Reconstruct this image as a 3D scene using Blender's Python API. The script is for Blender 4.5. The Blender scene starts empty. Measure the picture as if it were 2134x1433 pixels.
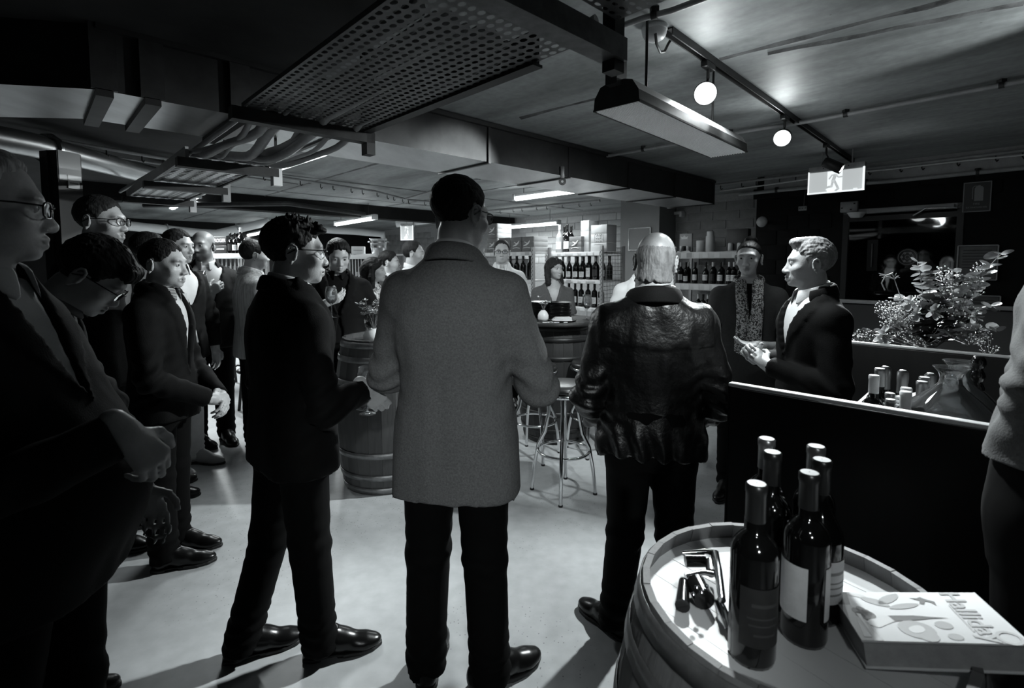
import bpy, bmesh, math, random
import numpy as np
from mathutils import Vector, Matrix

random.seed(7)
RNG = np.random.default_rng(7)
S = bpy.context.scene
COL = S.collection
R = math.radians

# ------------------------------------------------------------------ camera
F = 1050.0; PX0 = 1067.0; PY0 = 622.0; CAMH = 1.53; PITCH = R(3.9)
cam_d = bpy.data.cameras.new('camera')
cam_d.sensor_width = 36.0
cam_d.lens = F / 2134 * 36
cam_d.shift_y = (PY0 - 716.5) / 2134
cam_d.clip_start = 0.02
cam_d.dof.use_dof = True
cam_d.dof.focus_distance = 2.3
cam_d.dof.aperture_fstop = 4.5
cam = bpy.data.objects.new('camera', cam_d)
cam.location = (0, 0, CAMH)
cam.rotation_euler = (R(90) - PITCH, 0, 0)
COL.objects.link(cam)
S.camera = cam

# ------------------------------------------------------------------ world, exposure
w = bpy.data.worlds.new('world'); S.world = w
w.use_nodes = True
w.node_tree.nodes['Background'].inputs[0].default_value = (0, 0, 0, 1)
w.node_tree.nodes['Background'].inputs[1].default_value = 0.0
S.view_settings.view_transform = 'Standard'
S.view_settings.look = 'None'
S.view_settings.gamma = 1.0
S.view_settings.use_curve_mapping = False
S.view_settings.exposure = 0.0
LC = (0.93, 0.99, 1.0)          # the lamps' slightly cool tint
LAMPS = []                       # (name, location, target, energy, cone, blend, size) of the track lamps
def spot(name, loc, tgt, energy, cone, blend=0.35, size=0.05):
    l = bpy.data.lights.new(name, 'SPOT')
    l.energy = energy; l.color = LC; l.spot_size = R(cone); l.spot_blend = blend
    l.shadow_soft_size = size
    o = bpy.data.objects.new(name, l); COL.objects.link(o)
    o.location = loc
    o.rotation_euler = (Vector(tgt) - Vector(loc)).to_track_quat('-Z', 'Y').to_euler()
    return o
def area(name, loc, size, size_y, energy, rotz=0.0, down=True):
    l = bpy.data.lights.new(name, 'AREA')
    l.shape = 'RECTANGLE'; l.size = size; l.size_y = size_y
    l.energy = energy; l.color = LC
    o = bpy.data.objects.new(name, l); COL.objects.link(o)
    o.location = loc; o.rotation_euler = (0 if down else math.pi, 0, rotz)
    return o

# ------------------------------------------------------------------ geometry of the place
CEIL = 2.55
AV = Vector((0.692, -0.722, 0)).normalized()      # along the door wall, to the right and nearer
BV = Vector((0.722, 0.692, 0)).normalized()       # along the duct and the lamp track, to the right and farther
ANG_A = math.atan2(AV.y, AV.x); ANG_B = math.atan2(BV.y, BV.x)
def UV(u, v, z=0.0):
    p = AV * u + BV * v
    return Vector((p.x, p.y, z))
def toUV(p):
    p = Vector((p[0], p[1], 0)); return p.dot(AV), p.dot(BV)
_ca, _sa = math.cos(PITCH), math.sin(PITCH)
def ray(px, py):
    u = (px - PX0) / F; v = (PY0 - py) / F
    return Vector((u, _ca + v * _sa, -_sa + v * _ca))
def atY(px, py, Y):
    d = ray(px, py); return Vector((0, 0, CAMH)) + d * (Y / d.y)
def atZ(px, py, z):
    d = ray(px, py); return Vector((0, 0, CAMH)) + d * ((z - CAMH) / d.z)
def atV(px, py, v):
    d = ray(px, py); return Vector((0, 0, CAMH)) + d * (v / d.dot(BV))
def atU(px, py, u):
    d = ray(px, py); return Vector((0, 0, CAMH)) + d * (u / d.dot(AV))

# ------------------------------------------------------------------ materials
def mat(name, col=0.5, rough=0.6, metal=0.0, spec=0.5, noise=None, bump=None, emis=None, trans=0.0, ior=1.45,
        aniso=None, attr=None, sheen=0.0, coat=0.0):
    """noise=(scale, low, high[, stretch xyz]) multiplies the colour, bump=(scale, strength[, stretch])"""
    m = bpy.data.materials.new(name); m.use_nodes = True
    nt = m.node_tree; b = nt.nodes['Principled BSDF']
    c = (col, col * 1.01, col * 1.02, 1) if not isinstance(col, tuple) else (*col, 1)
    b.inputs['Base Color'].default_value = c
    b.inputs['Roughness'].default_value = rough
    b.inputs['Metallic'].default_value = metal
    b.inputs['Specular IOR Level'].default_value = spec
    b.inputs['IOR'].default_value = ior
    b.inputs['Transmission Weight'].default_value = trans
    if sheen: b.inputs['Sheen Weight'].default_value = sheen
    if coat: b.inputs['Coat Weight'].default_value = coat
    def coords(stretch):
        tc = nt.nodes.new('ShaderNodeTexCoord'); mp = nt.nodes.new('ShaderNodeMapping')
        mp.inputs['Scale'].default_value = stretch or (1, 1, 1)
        nt.links.new(tc.outputs['Object'], mp.inputs[0]); return mp.outputs[0]
    last = None
    if noise:
        st = noise[3] if len(noise) > 3 else None
        n = nt.nodes.new('ShaderNodeTexNoise'); n.inputs['Scale'].default_value = noise[0]
        n.inputs['Detail'].default_value = 6; n.inputs['Roughness'].default_value = 0.65
        nt.links.new(coords(st), n.inputs['Vector'])
        r = nt.nodes.new('ShaderNodeMapRange')
        r.inputs['From Min'].default_value = 0.3; r.inputs['From Max'].default_value = 0.7
        r.inputs['To Min'].default_value = noise[1]; r.inputs['To Max'].default_value = noise[2]
        nt.links.new(n.outputs['Fac'], r.inputs[0])
        mx = nt.nodes.new('ShaderNodeMix'); mx.data_type = 'RGBA'; mx.blend_type = 'MULTIPLY'
        mx.inputs[0].default_value = 1.0; mx.inputs[6].default_value = c
        nt.links.new(r.outputs[0], mx.inputs[7]); last = mx.outputs[2]
    if attr:
        a = nt.nodes.new('ShaderNodeAttribute'); a.attribute_name = attr
        mx = nt.nodes.new('ShaderNodeMix'); mx.data_type = 'RGBA'; mx.blend_type = 'MULTIPLY'
        mx.inputs[0].default_value = 1.0
        if last: nt.links.new(last, mx.inputs[6])
        else: mx.inputs[6].default_value = c
        nt.links.new(a.outputs['Fac'], mx.inputs[7]); last = mx.outputs[2]
    if last: nt.links.new(last, b.inputs['Base Color'])
    if bump:
        st = bump[2] if len(bump) > 2 else None
        n = nt.nodes.new('ShaderNodeTexNoise'); n.inputs['Scale'].default_value = bump[0]
        n.inputs['Detail'].default_value = 4
        nt.links.new(coords(st), n.inputs['Vector'])
        bp = nt.nodes.new('ShaderNodeBump'); bp.inputs['Strength'].default_value = bump[1]
        bp.inputs['Distance'].default_value = 0.01
        nt.links.new(n.outputs['Fac'], bp.inputs['Height']); nt.links.new(bp.outputs[0], b.inputs['Normal'])
    if emis:
        b.inputs['Emission Color'].default_value = (*LC, 1); b.inputs['Emission Strength'].default_value = emis
    return m

def glassmat(name, tint=.94, rough=.03, haze=.035):
    """thin clear glass: mostly see-through, mirror-like at grazing angles"""
    m = bpy.data.materials.new(name); m.use_nodes = True; nt = m.node_tree; nt.nodes.clear(); N = nt.nodes.new; L = nt.links.new
    out = N('ShaderNodeOutputMaterial'); mx = N('ShaderNodeMixShader'); tr = N('ShaderNodeBsdfTransparent'); gl = N('ShaderNodeBsdfGlossy'); fr = N('ShaderNodeFresnel')
    tr.inputs[0].default_value = (tint, tint * 1.01, tint * 1.015, 1); gl.inputs['Roughness'].default_value = rough; fr.inputs[0].default_value = 1.52
    ma = N('ShaderNodeMath'); ma.operation = 'MULTIPLY_ADD'; ma.inputs[1].default_value = 2.0; ma.inputs[2].default_value = .02
    L(fr.outputs[0], ma.inputs[0]); L(ma.outputs[0], mx.inputs[0]); L(tr.outputs[0], mx.inputs[1]); L(gl.outputs[0], mx.inputs[2]); df = N('ShaderNodeBsdfDiffuse'); df.inputs[0].default_value = (.8, .81, .82, 1); m2 = N('ShaderNodeMixShader'); m2.inputs[0].default_value = haze
    L(mx.outputs[0], m2.inputs[1]); L(df.outputs[0], m2.inputs[2]); L(m2.outputs[0], out.inputs[0]); return m
M = {}
def defmat(key, *a, **k): M[key] = mat(key, *a, **k); return M[key]

# ------------------------------------------------------------------ mesh helpers
def tag(o, label=None, cat=None, group=None, kind=None):
    if label: o['label'] = label
    if cat: o['category'] = cat
    if group: o['group'] = group
    if kind: o['kind'] = kind
    return o
def link(name, me, parent=None, loc=None, rot=None):
    o = bpy.data.objects.new(name, me); COL.objects.link(o)
    if parent: o.parent = parent
    if loc is not None: o.location = loc
    if rot is not None: o.rotation_euler = rot
    return o
def empty(name, loc=(0, 0, 0), rotz=0.0, label=None, cat=None, group=None):
    o = link(name, None, None, loc, (0, 0, rotz)); o.empty_display_size = 0.05
    return tag(o, label, cat, group)
def pymesh(name, V, Fc, m=None, smooth=False):
    me = bpy.data.meshes.new(name)
    me.from_pydata([tuple(map(float, v)) for v in V], [], [tuple(int(i) for i in f) for f in Fc])
    if m is not None:
        for k in (m if isinstance(m, (list, tuple)) else [m]): me.materials.append(k)
    if smooth: me.polygons.foreach_set('use_smooth', [True] * len(me.polygons))
    me.update(); return me
class MB:
    """collects simple shapes; build() links them as ONE mesh object"""
    def __init__(s): s.V = []; s.F = []; s.sm = []; s.mi = []; s.cm = 0
    def add(s, V, Fc, smooth=False):
        o = len(s.V); s.V += [Vector(v) for v in V]
        for f in Fc: s.F.append(tuple(i + o for i in f)); s.sm.append(smooth); s.mi.append(s.cm)
        return s
    def box(s, c, size, rz=0.0, bev=0.0, M4=None):
        x, y, z = size[0] / 2, size[1] / 2, size[2] / 2
        if bev <= 0:
            V = [Vector((a * x, b * y, d * z)) for a in (-1, 1) for b in (-1, 1) for d in (-1, 1)]
            Fc = [(0, 1, 3, 2), (4, 6, 7, 5), (0, 4, 5, 1), (2, 3, 7, 6), (0, 2, 6, 4), (1, 5, 7, 3)]
        else:
            bm = bmesh.new(); bmesh.ops.create_cube(bm, size=1.0)
            for v in bm.verts: v.co = Vector((v.co.x * 2 * x, v.co.y * 2 * y, v.co.z * 2 * z))
            bmesh.ops.bevel(bm, geom=list(bm.edges), offset=bev, segments=2, affect='EDGES', profile=0.5)
            bm.verts.index_update(); V = [v.co.copy() for v in bm.verts]; Fc = [tuple(v.index for v in f.verts) for f in bm.faces]; bm.free()
        T = M4 if M4 is not None else Matrix.Translation(Vector(c)) @ Matrix.Rotation(rz, 4, 'Z')
        return s.add([T @ v for v in V], Fc, bev > 0)
    def tube(s, pts, r, n=8, close=False, cap=True, smooth=True):
        pts = [Vector(p) for p in pts]; k = len(pts); V = []; Fc = []
        rs = r if isinstance(r, (list, tuple)) else [r] * k
        up = None
        for i, p in enumerate(pts):
            if close: t = (pts[(i + 1) % k] - pts[i - 1])
            else: t = pts[min(i + 1, k - 1)] - pts[max(i - 1, 0)]
            t.normalize()
            if up is None:
                up = t.cross(Vector((0, 0, 1)))
                if up.length < 0.05: up = t.cross(Vector((1, 0, 0)))
            up = (up - t * up.dot(t)).normalized(); w_ = t.cross(up)
            for j in range(n):
                a = 2 * math.pi * j / n; V.append(p + (up * math.cos(a) + w_ * math.sin(a)) * rs[i])
        m = k if close else k - 1
        for i in range(m):
            for j in range(n):
                Fc.append((i * n + j, i * n + (j + 1) % n, ((i + 1) % k) * n + (j + 1) % n, ((i + 1) % k) * n + j))
        s.add(V, Fc, smooth)
        if cap and not close:
            s.add(V[:n], [tuple(range(n))[::-1]]); s.add(V[-n:], [tuple(range(n))])
        return s
    def lathe(s, prof, n=24, M4=None, a0=0.0, a1=2 * math.pi, smooth=True):
        full = abs(a1 - a0 - 2 * math.pi) < 1e-6; k = n if full else n + 1
        V = []; Fc = []
        for (r, z) in prof:
            for j in range(k):
                a = a0 + (a1 - a0) * j / n; V.append(Vector((r * math.cos(a), r * math.sin(a), z)))
        for i in range(len(prof) - 1):
            for j in range(n):
                j2 = (j + 1) % k if full else j + 1
                Fc.append((i * k + j, i * k + j2, (i + 1) * k + j2, (i + 1) * k + j))
        if M4 is not None: V = [M4 @ v for v in V]
        return s.add(V, Fc, smooth)
    def prism(s, poly, z0, z1, M4=None):
        n = len(poly); V = [Vector((x, y, z0)) for x, y in poly] + [Vector((x, y, z1)) for x, y in poly]
        Fc = [tuple(range(n))[::-1], tuple(range(n, 2 * n))] + [(i, (i + 1) % n, n + (i + 1) % n, n + i) for i in range(n)]
        if M4 is not None: V = [M4 @ v for v in V]
        return s.add(V, Fc)
    def mesh(s, name, m):
        me = bpy.data.meshes.new(name)
        me.from_pydata([tuple(v) for v in s.V], [], s.F)
        for k in (m if isinstance(m, (list, tuple)) else [m]): me.materials.append(k)
        me.polygons.foreach_set('use_smooth', s.sm); me.polygons.foreach_set('material_index', s.mi)
        me.update(); return me
    def build(s, name, m, parent=None, loc=None, rot=None):
        return link(name, s.mesh(name, m), parent, loc, rot)
def copy_tree(o, parent=None):
    c = o.copy(); COL.objects.link(c)
    if parent: c.parent = parent
    for ch in o.children: copy_tree(ch, c)
    return c
def text(name, body, size, m, parent=None, M4=None, extrude=0.0006, align='CENTER', sx=1.0, weight=0.0):
    cu = bpy.data.curves.new(name, 'FONT'); cu.body = body; cu.size = size; cu.extrude = extrude
    cu.offset = weight
    cu.align_x = align; cu.align_y = 'CENTER'; cu.materials.append(m); cu.resolution_u = 3
    t = bpy.data.objects.new('tmp', cu); COL.objects.link(t)
    me = bpy.data.meshes.new_from_object(t.evaluated_get(bpy.context.evaluated_depsgraph_get()))
    bpy.data.objects.remove(t); me.name = name
    if not me.materials: me.materials.append(m)
    o = link(name, me, parent)
    if M4 is not None: o.matrix_local = M4 @ Matrix.Diagonal((sx, 1, 1, 1))
    return o
def frame_mat(origin, xdir, zdir=(0, 0, 1)):
    """local x along xdir, local y up (zdir), local z out of the face"""
    x = Vector(xdir).normalized(); y = Vector(zdir).normalized(); z = x.cross(y).normalized()
    return Matrix(((x.x, y.x, z.x, origin[0]), (x.y, y.y, z.y, origin[1]), (x.z, y.z, z.z, origin[2]), (0, 0, 0, 1)))
# ------------------------------------------------------------------ lights of the room
# three lamps on the near track, one on the track behind the camera, tubes in the back half; plus added fill
LAMP1 = atZ(1470, 195, 2.37); LAMP2 = atZ(1630, 288, 2.37); LAMP3 = atZ(1738, 345, 2.33)
spot('lamp_and_fill', LAMP1 + Vector((-.06, -.10, -.05)), (0.54, 0.75, 0.9), 215, 60, 0.5)
spot('lamp_and_fill', LAMP1 + Vector((.0, -.08, -.09)), (0.1, 1.5, 0.0), 60, 140, 0.6)
spot('lamp_and_fill', LAMP1 + Vector((.05, -.05, -.09)), (1.55, 2.8, 1.3), 75, 80, 0.6)
spot('lamp_and_fill', LAMP2 + Vector((-.10, -.04, -.05)), (-1.82, 2.65, 0.65), 520, 62, 0.8)
spot('lamp_and_fill', LAMP3 + Vector((.10, -.10, -.08)), (2.25, 2.45, 1.0), 750, 46, 0.5)
spot('lamp_and_fill', (0.35, -1.75, 2.37), (-0.10, 1.76, 0.82), 225, 25, 0.7)
spot('lamp_and_fill', (0.25, -0.55, 2.37), (0.62, 0.85, 0.9), 17, 30, 0.6)
spot('lamp_and_fill', (0.95, 0.75, 2.40), (0.66, 1.93, 1.38), 240, 21, 0.5)
spot('lamp_and_fill', (2.45, 1.85, 2.12), (1.78, 2.36, 2.55), 30, 50, 0.3)  # added uplight, no lamp there; stands in for a reflection on the ceiling
spot('lamp_and_fill', LAMP1 + Vector((-.02, .16, -.10)), (0.0, 5.0, 0.5), 170, 90, 0.7)  # added fill for the far people, opposite to the lamp's own aim
spot('lamp_and_fill', LAMP2 + Vector((-.14, .06, -.04)), (-3.08, 3.62, 2.1), 210, 15, 0.5)  # narrow beam added to brighten the poster on the post
spot('lamp_and_fill', LAMP2 + Vector((-.07, -.12, -.08)), (0.25, 1.70, 0.0), 430, 54, 0.8)  # second beam added here to brighten the near floor
spot('lamp_and_fill', LAMP3 + Vector((-.06, -.14, -.06)), (1.50, 1.80, 1.0), 190, 26, 0.6)  # extra beam added to brighten the counter and decanters
def glow(loc, energy, size=.06):
    l = bpy.data.lights.new('lamp_glow', 'POINT'); l.energy = energy; l.color = LC; l.shadow_soft_size = size
    o = bpy.data.objects.new('lamp_glow', l); COL.objects.link(o); o.location = loc
glow(LAMP1 + Vector((-.05, -.12, -.16)), 5.5, .1); glow(LAMP2 + Vector((-.08, -.12, -.14)), 1.8, .1)
TUBES = [  # (left end px, right end px, height, energy, group note)
]

# ------------------------------------------------------------------ materials of the place
def floor_material():
    m = bpy.data.materials.new('polished_concrete'); m.use_nodes = True; nt = m.node_tree
    b = nt.nodes['Principled BSDF']; N = nt.nodes.new; L = nt.links.new
    tc = N('ShaderNodeTexCoord')
    n1 = N('ShaderNodeTexNoise'); n1.inputs['Scale'].default_value = 1.1; n1.inputs['Detail'].default_value = 7
    n2 = N('ShaderNodeTexNoise'); n2.inputs['Scale'].default_value = 14; n2.inputs['Detail'].default_value = 8
    vo = N('ShaderNodeTexVoronoi'); vo.inputs['Scale'].default_value = 62
    n3 = N('ShaderNodeTexNoise'); n3.inputs['Scale'].default_value = 0.9
    for n in (n1, n2, vo, n3): L(tc.outputs['Object'], n.inputs['Vector'])
    r1 = N('ShaderNodeMapRange'); r1.inputs[1].default_value = .3; r1.inputs[2].default_value = .7; r1.inputs[3].default_value = .34; r1.inputs[4].default_value = .50
    L(n1.outputs['Fac'], r1.inputs[0])
    r2 = N('ShaderNodeMapRange'); r2.inputs[1].default_value = .3; r2.inputs[2].default_value = .7; r2.inputs[3].default_value = .9; r2.inputs[4].default_value = 1.08
    L(n2.outputs['Fac'], r2.inputs[0])
    mu = N('ShaderNodeMath'); mu.operation = 'MULTIPLY'; L(r1.outputs[0], mu.inputs[0]); L(r2.outputs[0], mu.inputs[1])
    # exposed aggregate: dark specks where the top was ground off
    r3 = N('ShaderNodeMapRange'); r3.inputs[1].default_value = .10; r3.inputs[2].default_value = .22; r3.inputs[3].default_value = 0; r3.inputs[4].default_value = 1
    L(vo.outputs['Distance'], r3.inputs[0])
    sep = N('ShaderNodeSeparateColor'); L(vo.outputs['Color'], sep.inputs[0])
    gt = N('ShaderNodeMath'); gt.operation = 'GREATER_THAN'; gt.inputs[1].default_value = .6; L(sep.outputs[0], gt.inputs[0])
    r4 = N('ShaderNodeMapRange'); r4.inputs[1].default_value = .46; r4.inputs[2].default_value = .56; L(n3.outputs['Fac'], r4.inputs[0])
    inv = N('ShaderNodeMath'); inv.operation = 'SUBTRACT'; inv.inputs[0].default_value = 1; L(r3.outputs[0], inv.inputs[1])
    a = N('ShaderNodeMath'); a.operation = 'MULTIPLY'; L(inv.outputs[0], a.inputs[0]); L(gt.outputs[0], a.inputs[1])
    a2 = N('ShaderNodeMath'); a2.operation = 'MULTIPLY'; L(a.outputs[0], a2.inputs[0]); L(r4.outputs[0], a2.inputs[1])
    a3 = N('ShaderNodeMath'); a3.operation = 'MULTIPLY_ADD'; a3.inputs[1].default_value = -.65; a3.inputs[2].default_value = 1; L(a2.outputs[0], a3.inputs[0])
    mu2 = N('ShaderNodeMath'); mu2.operation = 'MULTIPLY'; L(mu.outputs[0], mu2.inputs[0]); L(a3.outputs[0], mu2.inputs[1])
    cb = N('ShaderNodeCombineColor')
    for i, f in enumerate((.97, 1.0, 1.015)):
        k = N('ShaderNodeMath'); k.operation = 'MULTIPLY'; k.inputs[1].default_value = f; L(mu2.outputs[0], k.inputs[0]); L(k.outputs[0], cb.inputs[i])
    L(cb.outputs[0], b.inputs['Base Color'])
    b.inputs['Roughness'].default_value = .42; b.inputs['Specular IOR Level'].default_value = .4
    bp = N('ShaderNodeBump'); bp.inputs['Strength'].default_value = .08; L(n2.outputs['Fac'], bp.inputs['Height']); L(bp.outputs[0], b.inputs['Normal'])
    return m
def ceiling_material():
    m = bpy.data.materials.new('raw_concrete'); m.use_nodes = True; nt = m.node_tree
    b = nt.nodes['Principled BSDF']; N = nt.nodes.new; L = nt.links.new
    tc = N('ShaderNodeTexCoord'); mp = N('ShaderNodeMapping'); mp.inputs['Rotation'].default_value = (0, 0, -ANG_A)
    L(tc.outputs['Object'], mp.inputs[0])
    mp2 = N('ShaderNodeMapping'); mp2.inputs['Scale'].default_value = (.5, 2.2, 1); L(mp.outputs[0], mp2.inputs[0])
    n1 = N('ShaderNodeTexNoise'); n1.inputs['Scale'].default_value = 1.3; n1.inputs['Detail'].default_value = 8; n1.inputs['Roughness'].default_value = .62
    L(mp2.outputs[0], n1.inputs['Vector'])
    n2 = N('ShaderNodeTexNoise'); n2.inputs['Scale'].default_value = 22; n2.inputs['Detail'].default_value = 5; L(mp.outputs[0], n2.inputs['Vector'])
    vo = N('ShaderNodeTexVoronoi'); vo.inputs['Scale'].default_value = 7; L(mp.outputs[0], vo.inputs['Vector'])
    r1 = N('ShaderNodeMapRange'); r1.inputs[1].default_value = .32; r1.inputs[2].default_value = .66; r1.inputs[3].default_value = .15; r1.inputs[4].default_value = .36; L(n1.outputs['Fac'], r1.inputs[0])
    r2 = N('ShaderNodeMapRange'); r2.inputs[1].default_value = .3; r2.inputs[2].default_value = .7; r2.inputs[3].default_value = .85; r2.inputs[4].default_value = 1.1; L(n2.outputs['Fac'], r2.inputs[0])
    r3 = N('ShaderNodeMapRange'); r3.inputs[1].default_value = .02; r3.inputs[2].default_value = .05; r3.inputs[3].default_value = .5; r3.inputs[4].default_value = 1; L(vo.outputs['Distance'], r3.inputs[0])
    k1 = N('ShaderNodeMath'); k1.operation = 'MULTIPLY'; L(r1.outputs[0], k1.inputs[0]); L(r2.outputs[0], k1.inputs[1])
    k2 = N('ShaderNodeMath'); k2.operation = 'MULTIPLY'; L(k1.outputs[0], k2.inputs[0]); L(r3.outputs[0], k2.inputs[1])
    cb = N('ShaderNodeCombineColor')
    for i, f in enumerate((.95, 1.0, 1.0)):
        k = N('ShaderNodeMath'); k.operation = 'MULTIPLY'; k.inputs[1].default_value = f; L(k2.outputs[0], k.inputs[0]); L(k.outputs[0], cb.inputs[i])
    L(cb.outputs[0], b.inputs['Base Color']); b.inputs['Roughness'].default_value = .55
    bp = N('ShaderNodeBump'); bp.inputs['Strength'].default_value = .15; L(n2.outputs['Fac'], bp.inputs['Height']); L(bp.outputs[0], b.inputs['Normal'])
    return m
M['floor'] = floor_material(); M['ceil'] = ceiling_material()
defmat('seam', .085, .8, noise=(9, .5, 2.2), bump=(40, .4))
defmat('dark_wall', .006, .8, spec=.2, noise=(6, .7, 1.3), bump=(40, .2))
defmat('mortar', .30, .9, noise=(30, .8, 1.1))
defmat('block', .42, .75, noise=(9, .85, 1.1), bump=(60, .3))
defmat('block_grey', .22, .8, noise=(9, .8, 1.15), bump=(60, .3))
defmat('block_dark', .007, .85, spec=.2, noise=(9, .8, 1.2), bump=(60, .3))
defmat('col_paint', .2, .6, noise=(3, .9, 1.05))
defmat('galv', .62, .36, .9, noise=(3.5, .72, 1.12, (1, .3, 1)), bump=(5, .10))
defmat('galv_shaded', .05, .45, .6, noise=(5, .7, 1.2))  # galv with the unlit duct sides' shade put into its colour
defmat('tray_metal', .16, .45, .75, noise=(25, .7, 1.2))
defmat('steel_dark', .035, .5, .4, noise=(12, .7, 1.3))
defmat('conduit', .33, .5, .1, noise=(14, .8, 1.1))
defmat('pvc_white', .62, .4)
defmat('black_paint', .010, .45)
defmat('black_gloss', .008, .15)
defmat('white_plastic', .62, .4)
defmat('grey_plastic', .3, .5)
defmat('cable_grey', .28, .55)
defmat('cable_dark', .05, .5)
defmat('chrome', .75, .12, 1.0)
defmat('steel', .6, .25, 1.0, noise=(20, .85, 1.1))
defmat('paper', .65, .8)
defmat('paper_grey', .38, .8, noise=(40, .8, 1.1))
defmat('tube', .8, .4, emis=9.0)
defmat('bulb', .8, .4, emis=80.0)
defmat('dim_lamp', .8, .4, emis=1.6)
defmat('lens_back', .10, .5); defmat('lens', .75, .25, emis=.06, noise=(3, .9, 1.05))  # faint glow lifts the lens; dark backing deepens the gaps between its prisms
M['glass'] = glassmat('glass', .95)
M['thin_glass'] = glassmat('lens_glass', .97, haze=.0)
defmat('dark_glass', .006, .06, 0, .8)

# ------------------------------------------------------------------ shell
U0, U1, V0, V1 = -14.0, 3.4, -3.4, 7.85
def slab(name, c4, z0, z1, m, kind='structure'):
    V = [(p.x, p.y, z0) for p in c4] + [(p.x, p.y, z1) for p in c4]
    Fc = [(3, 2, 1, 0), (4, 5, 6, 7)] + [(i, (i + 1) % 4, 4 + (i + 1) % 4, 4 + i) for i in range(4)]
    return tag(link(name, pymesh(name, V, Fc, m)), kind=kind)
def rect(u0, u1, v0, v1): return [UV(u0, v0), UV(u1, v0), UV(u1, v1), UV(u0, v1)]
E = 0.3
floor = slab('floor', rect(U0 - E, U1 + E, V0 - E, V1 + E), -0.15, 0.0, M['floor'])
ceiling = slab('ceiling', rect(U0 - E, U1 + E, V0 - E, V1 + E), CEIL, CEIL + .2, M['ceil'])
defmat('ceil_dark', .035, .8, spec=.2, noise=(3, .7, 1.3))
slab('ceiling_bay', rect(U0, -.9, V0, 1.12), CEIL - .012, CEIL - .001, M['ceil_dark'])      # dark sheet added to darken the ceiling left of the wide tray
wall_left = slab('wall_left', rect(U0 - .2, U0, V0, V1), 0, CEIL, M['dark_wall'])
wall_near = slab('wall_rear', rect(U0 - .2, U1 + .2, V0 - .2, V0), 0, CEIL, M['dark_wall'])
wall_side = slab('wall_side', rect(U1, U1 + .2, V0, V1), 0, CEIL, M['dark_wall'])
wall_back = slab('wall_back', rect(U0, -4.6, V1 + .0, V1 + .2), 0, CEIL, M['mortar'])
wall_alcove = slab('wall_alcove', rect(-4.7, -2.25, 7.4, 7.6), 0, CEIL, M['mortar'])
VD = 6.27
DU0, DU1, DH = -1.46, -.50, 2.10     # the door opening in the wall
# the door wall: two side pieces and the header, one mesh
mb = MB()
def wallbox(mb, u0, u1, v0, v1, z0, z1):
    P = rect(u0, u1, v0, v1)
    V = [(p.x, p.y, z0) for p in P] + [(p.x, p.y, z1) for p in P]
    mb.add(V, [(3, 2, 1, 0), (4, 5, 6, 7)] + [(i, (i + 1) % 4, 4 + (i + 1) % 4, 4 + i) for i in range(4)])
wallbox(mb, -2.25, DU0, VD, VD + .14, 0, CEIL)
wallbox(mb, DU1, U1, VD, VD + .14, 0, CEIL)
wallbox(mb, DU0, DU1, VD, VD + .14, DH, CEIL)
wall_door = tag(mb.build('wall_right', M['dark_wall']), kind='structure')
wall_jog = slab('wall_jog', rect(-2.35, -2.25, VD, 7.4), 0, CEIL, M['dark_wall'])
# lobby behind the glass door
mb = MB()
wallbox(mb, -2.2, .6, 8.6, 8.7, 0, CEIL); wallbox(mb, .6, .7, VD + .14, 8.7, 0, CEIL); wallbox(mb, -2.2, -2.1, VD + .14, 8.7, 0, CEIL)
tag(mb.build('wall_lobby', M['dark_wall']), kind='structure')

# blocks of the walls, laid one by one where they can be told apart
def lay_blocks(wall, u0, u1, v, z0, z1, L, H, m, depth=.02, skip=None):
    me = MB().box((0, 0, 0), (L - .012, depth * 2, H - .012), bev=.004).mesh('brick', m)
    j = 0; z = z0 + H / 2
    while z + H / 2 <= z1 + 1e-6:
        u = u0 + (L / 2 if j % 2 == 0 else 0) + L * .0
        while u + L / 2 <= u1 + 1e-6:
            if skip is None or not skip(u, z):
                p = UV(u, v, z)
                o = link('brick', me, wall, p, (0, 0, ANG_A))
                o.location += BV * float(RNG.uniform(-.002, .002))
            u += L
        z += H; j += 1
lay_blocks(wall_back, -7.75, -4.66, V1, 1.55, CEIL - .03, .39, .133, M['block'], .012)
lay_blocks(wall_back, -13.9, -11.2, V1, 1.5, 2.5, .30, .15, M['block_grey'], .012)
lay_blocks(wall_alcove, -3.97, -2.4, 7.4, 1.25, 2.45, .39, .133, M['block_grey'], .012)
lay_blocks(wall_jog, -2.2, -2.19, 7, 0, 0, .39, .2, M['block_dark'])
lay_blocks(wall_door, -2.2, 1.2, VD, DH + .06, CEIL - .02, .39, .13, M['block_dark'], .006)
lay_blocks(wall_door, -2.22, -1.56, VD, .9, DH, .22, .17, M['block_dark'], .006)

column = slab('column_back', rect(-4.68, -3.99, 6.9, 7.6), 0, CEIL, M['col_paint'])
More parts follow.
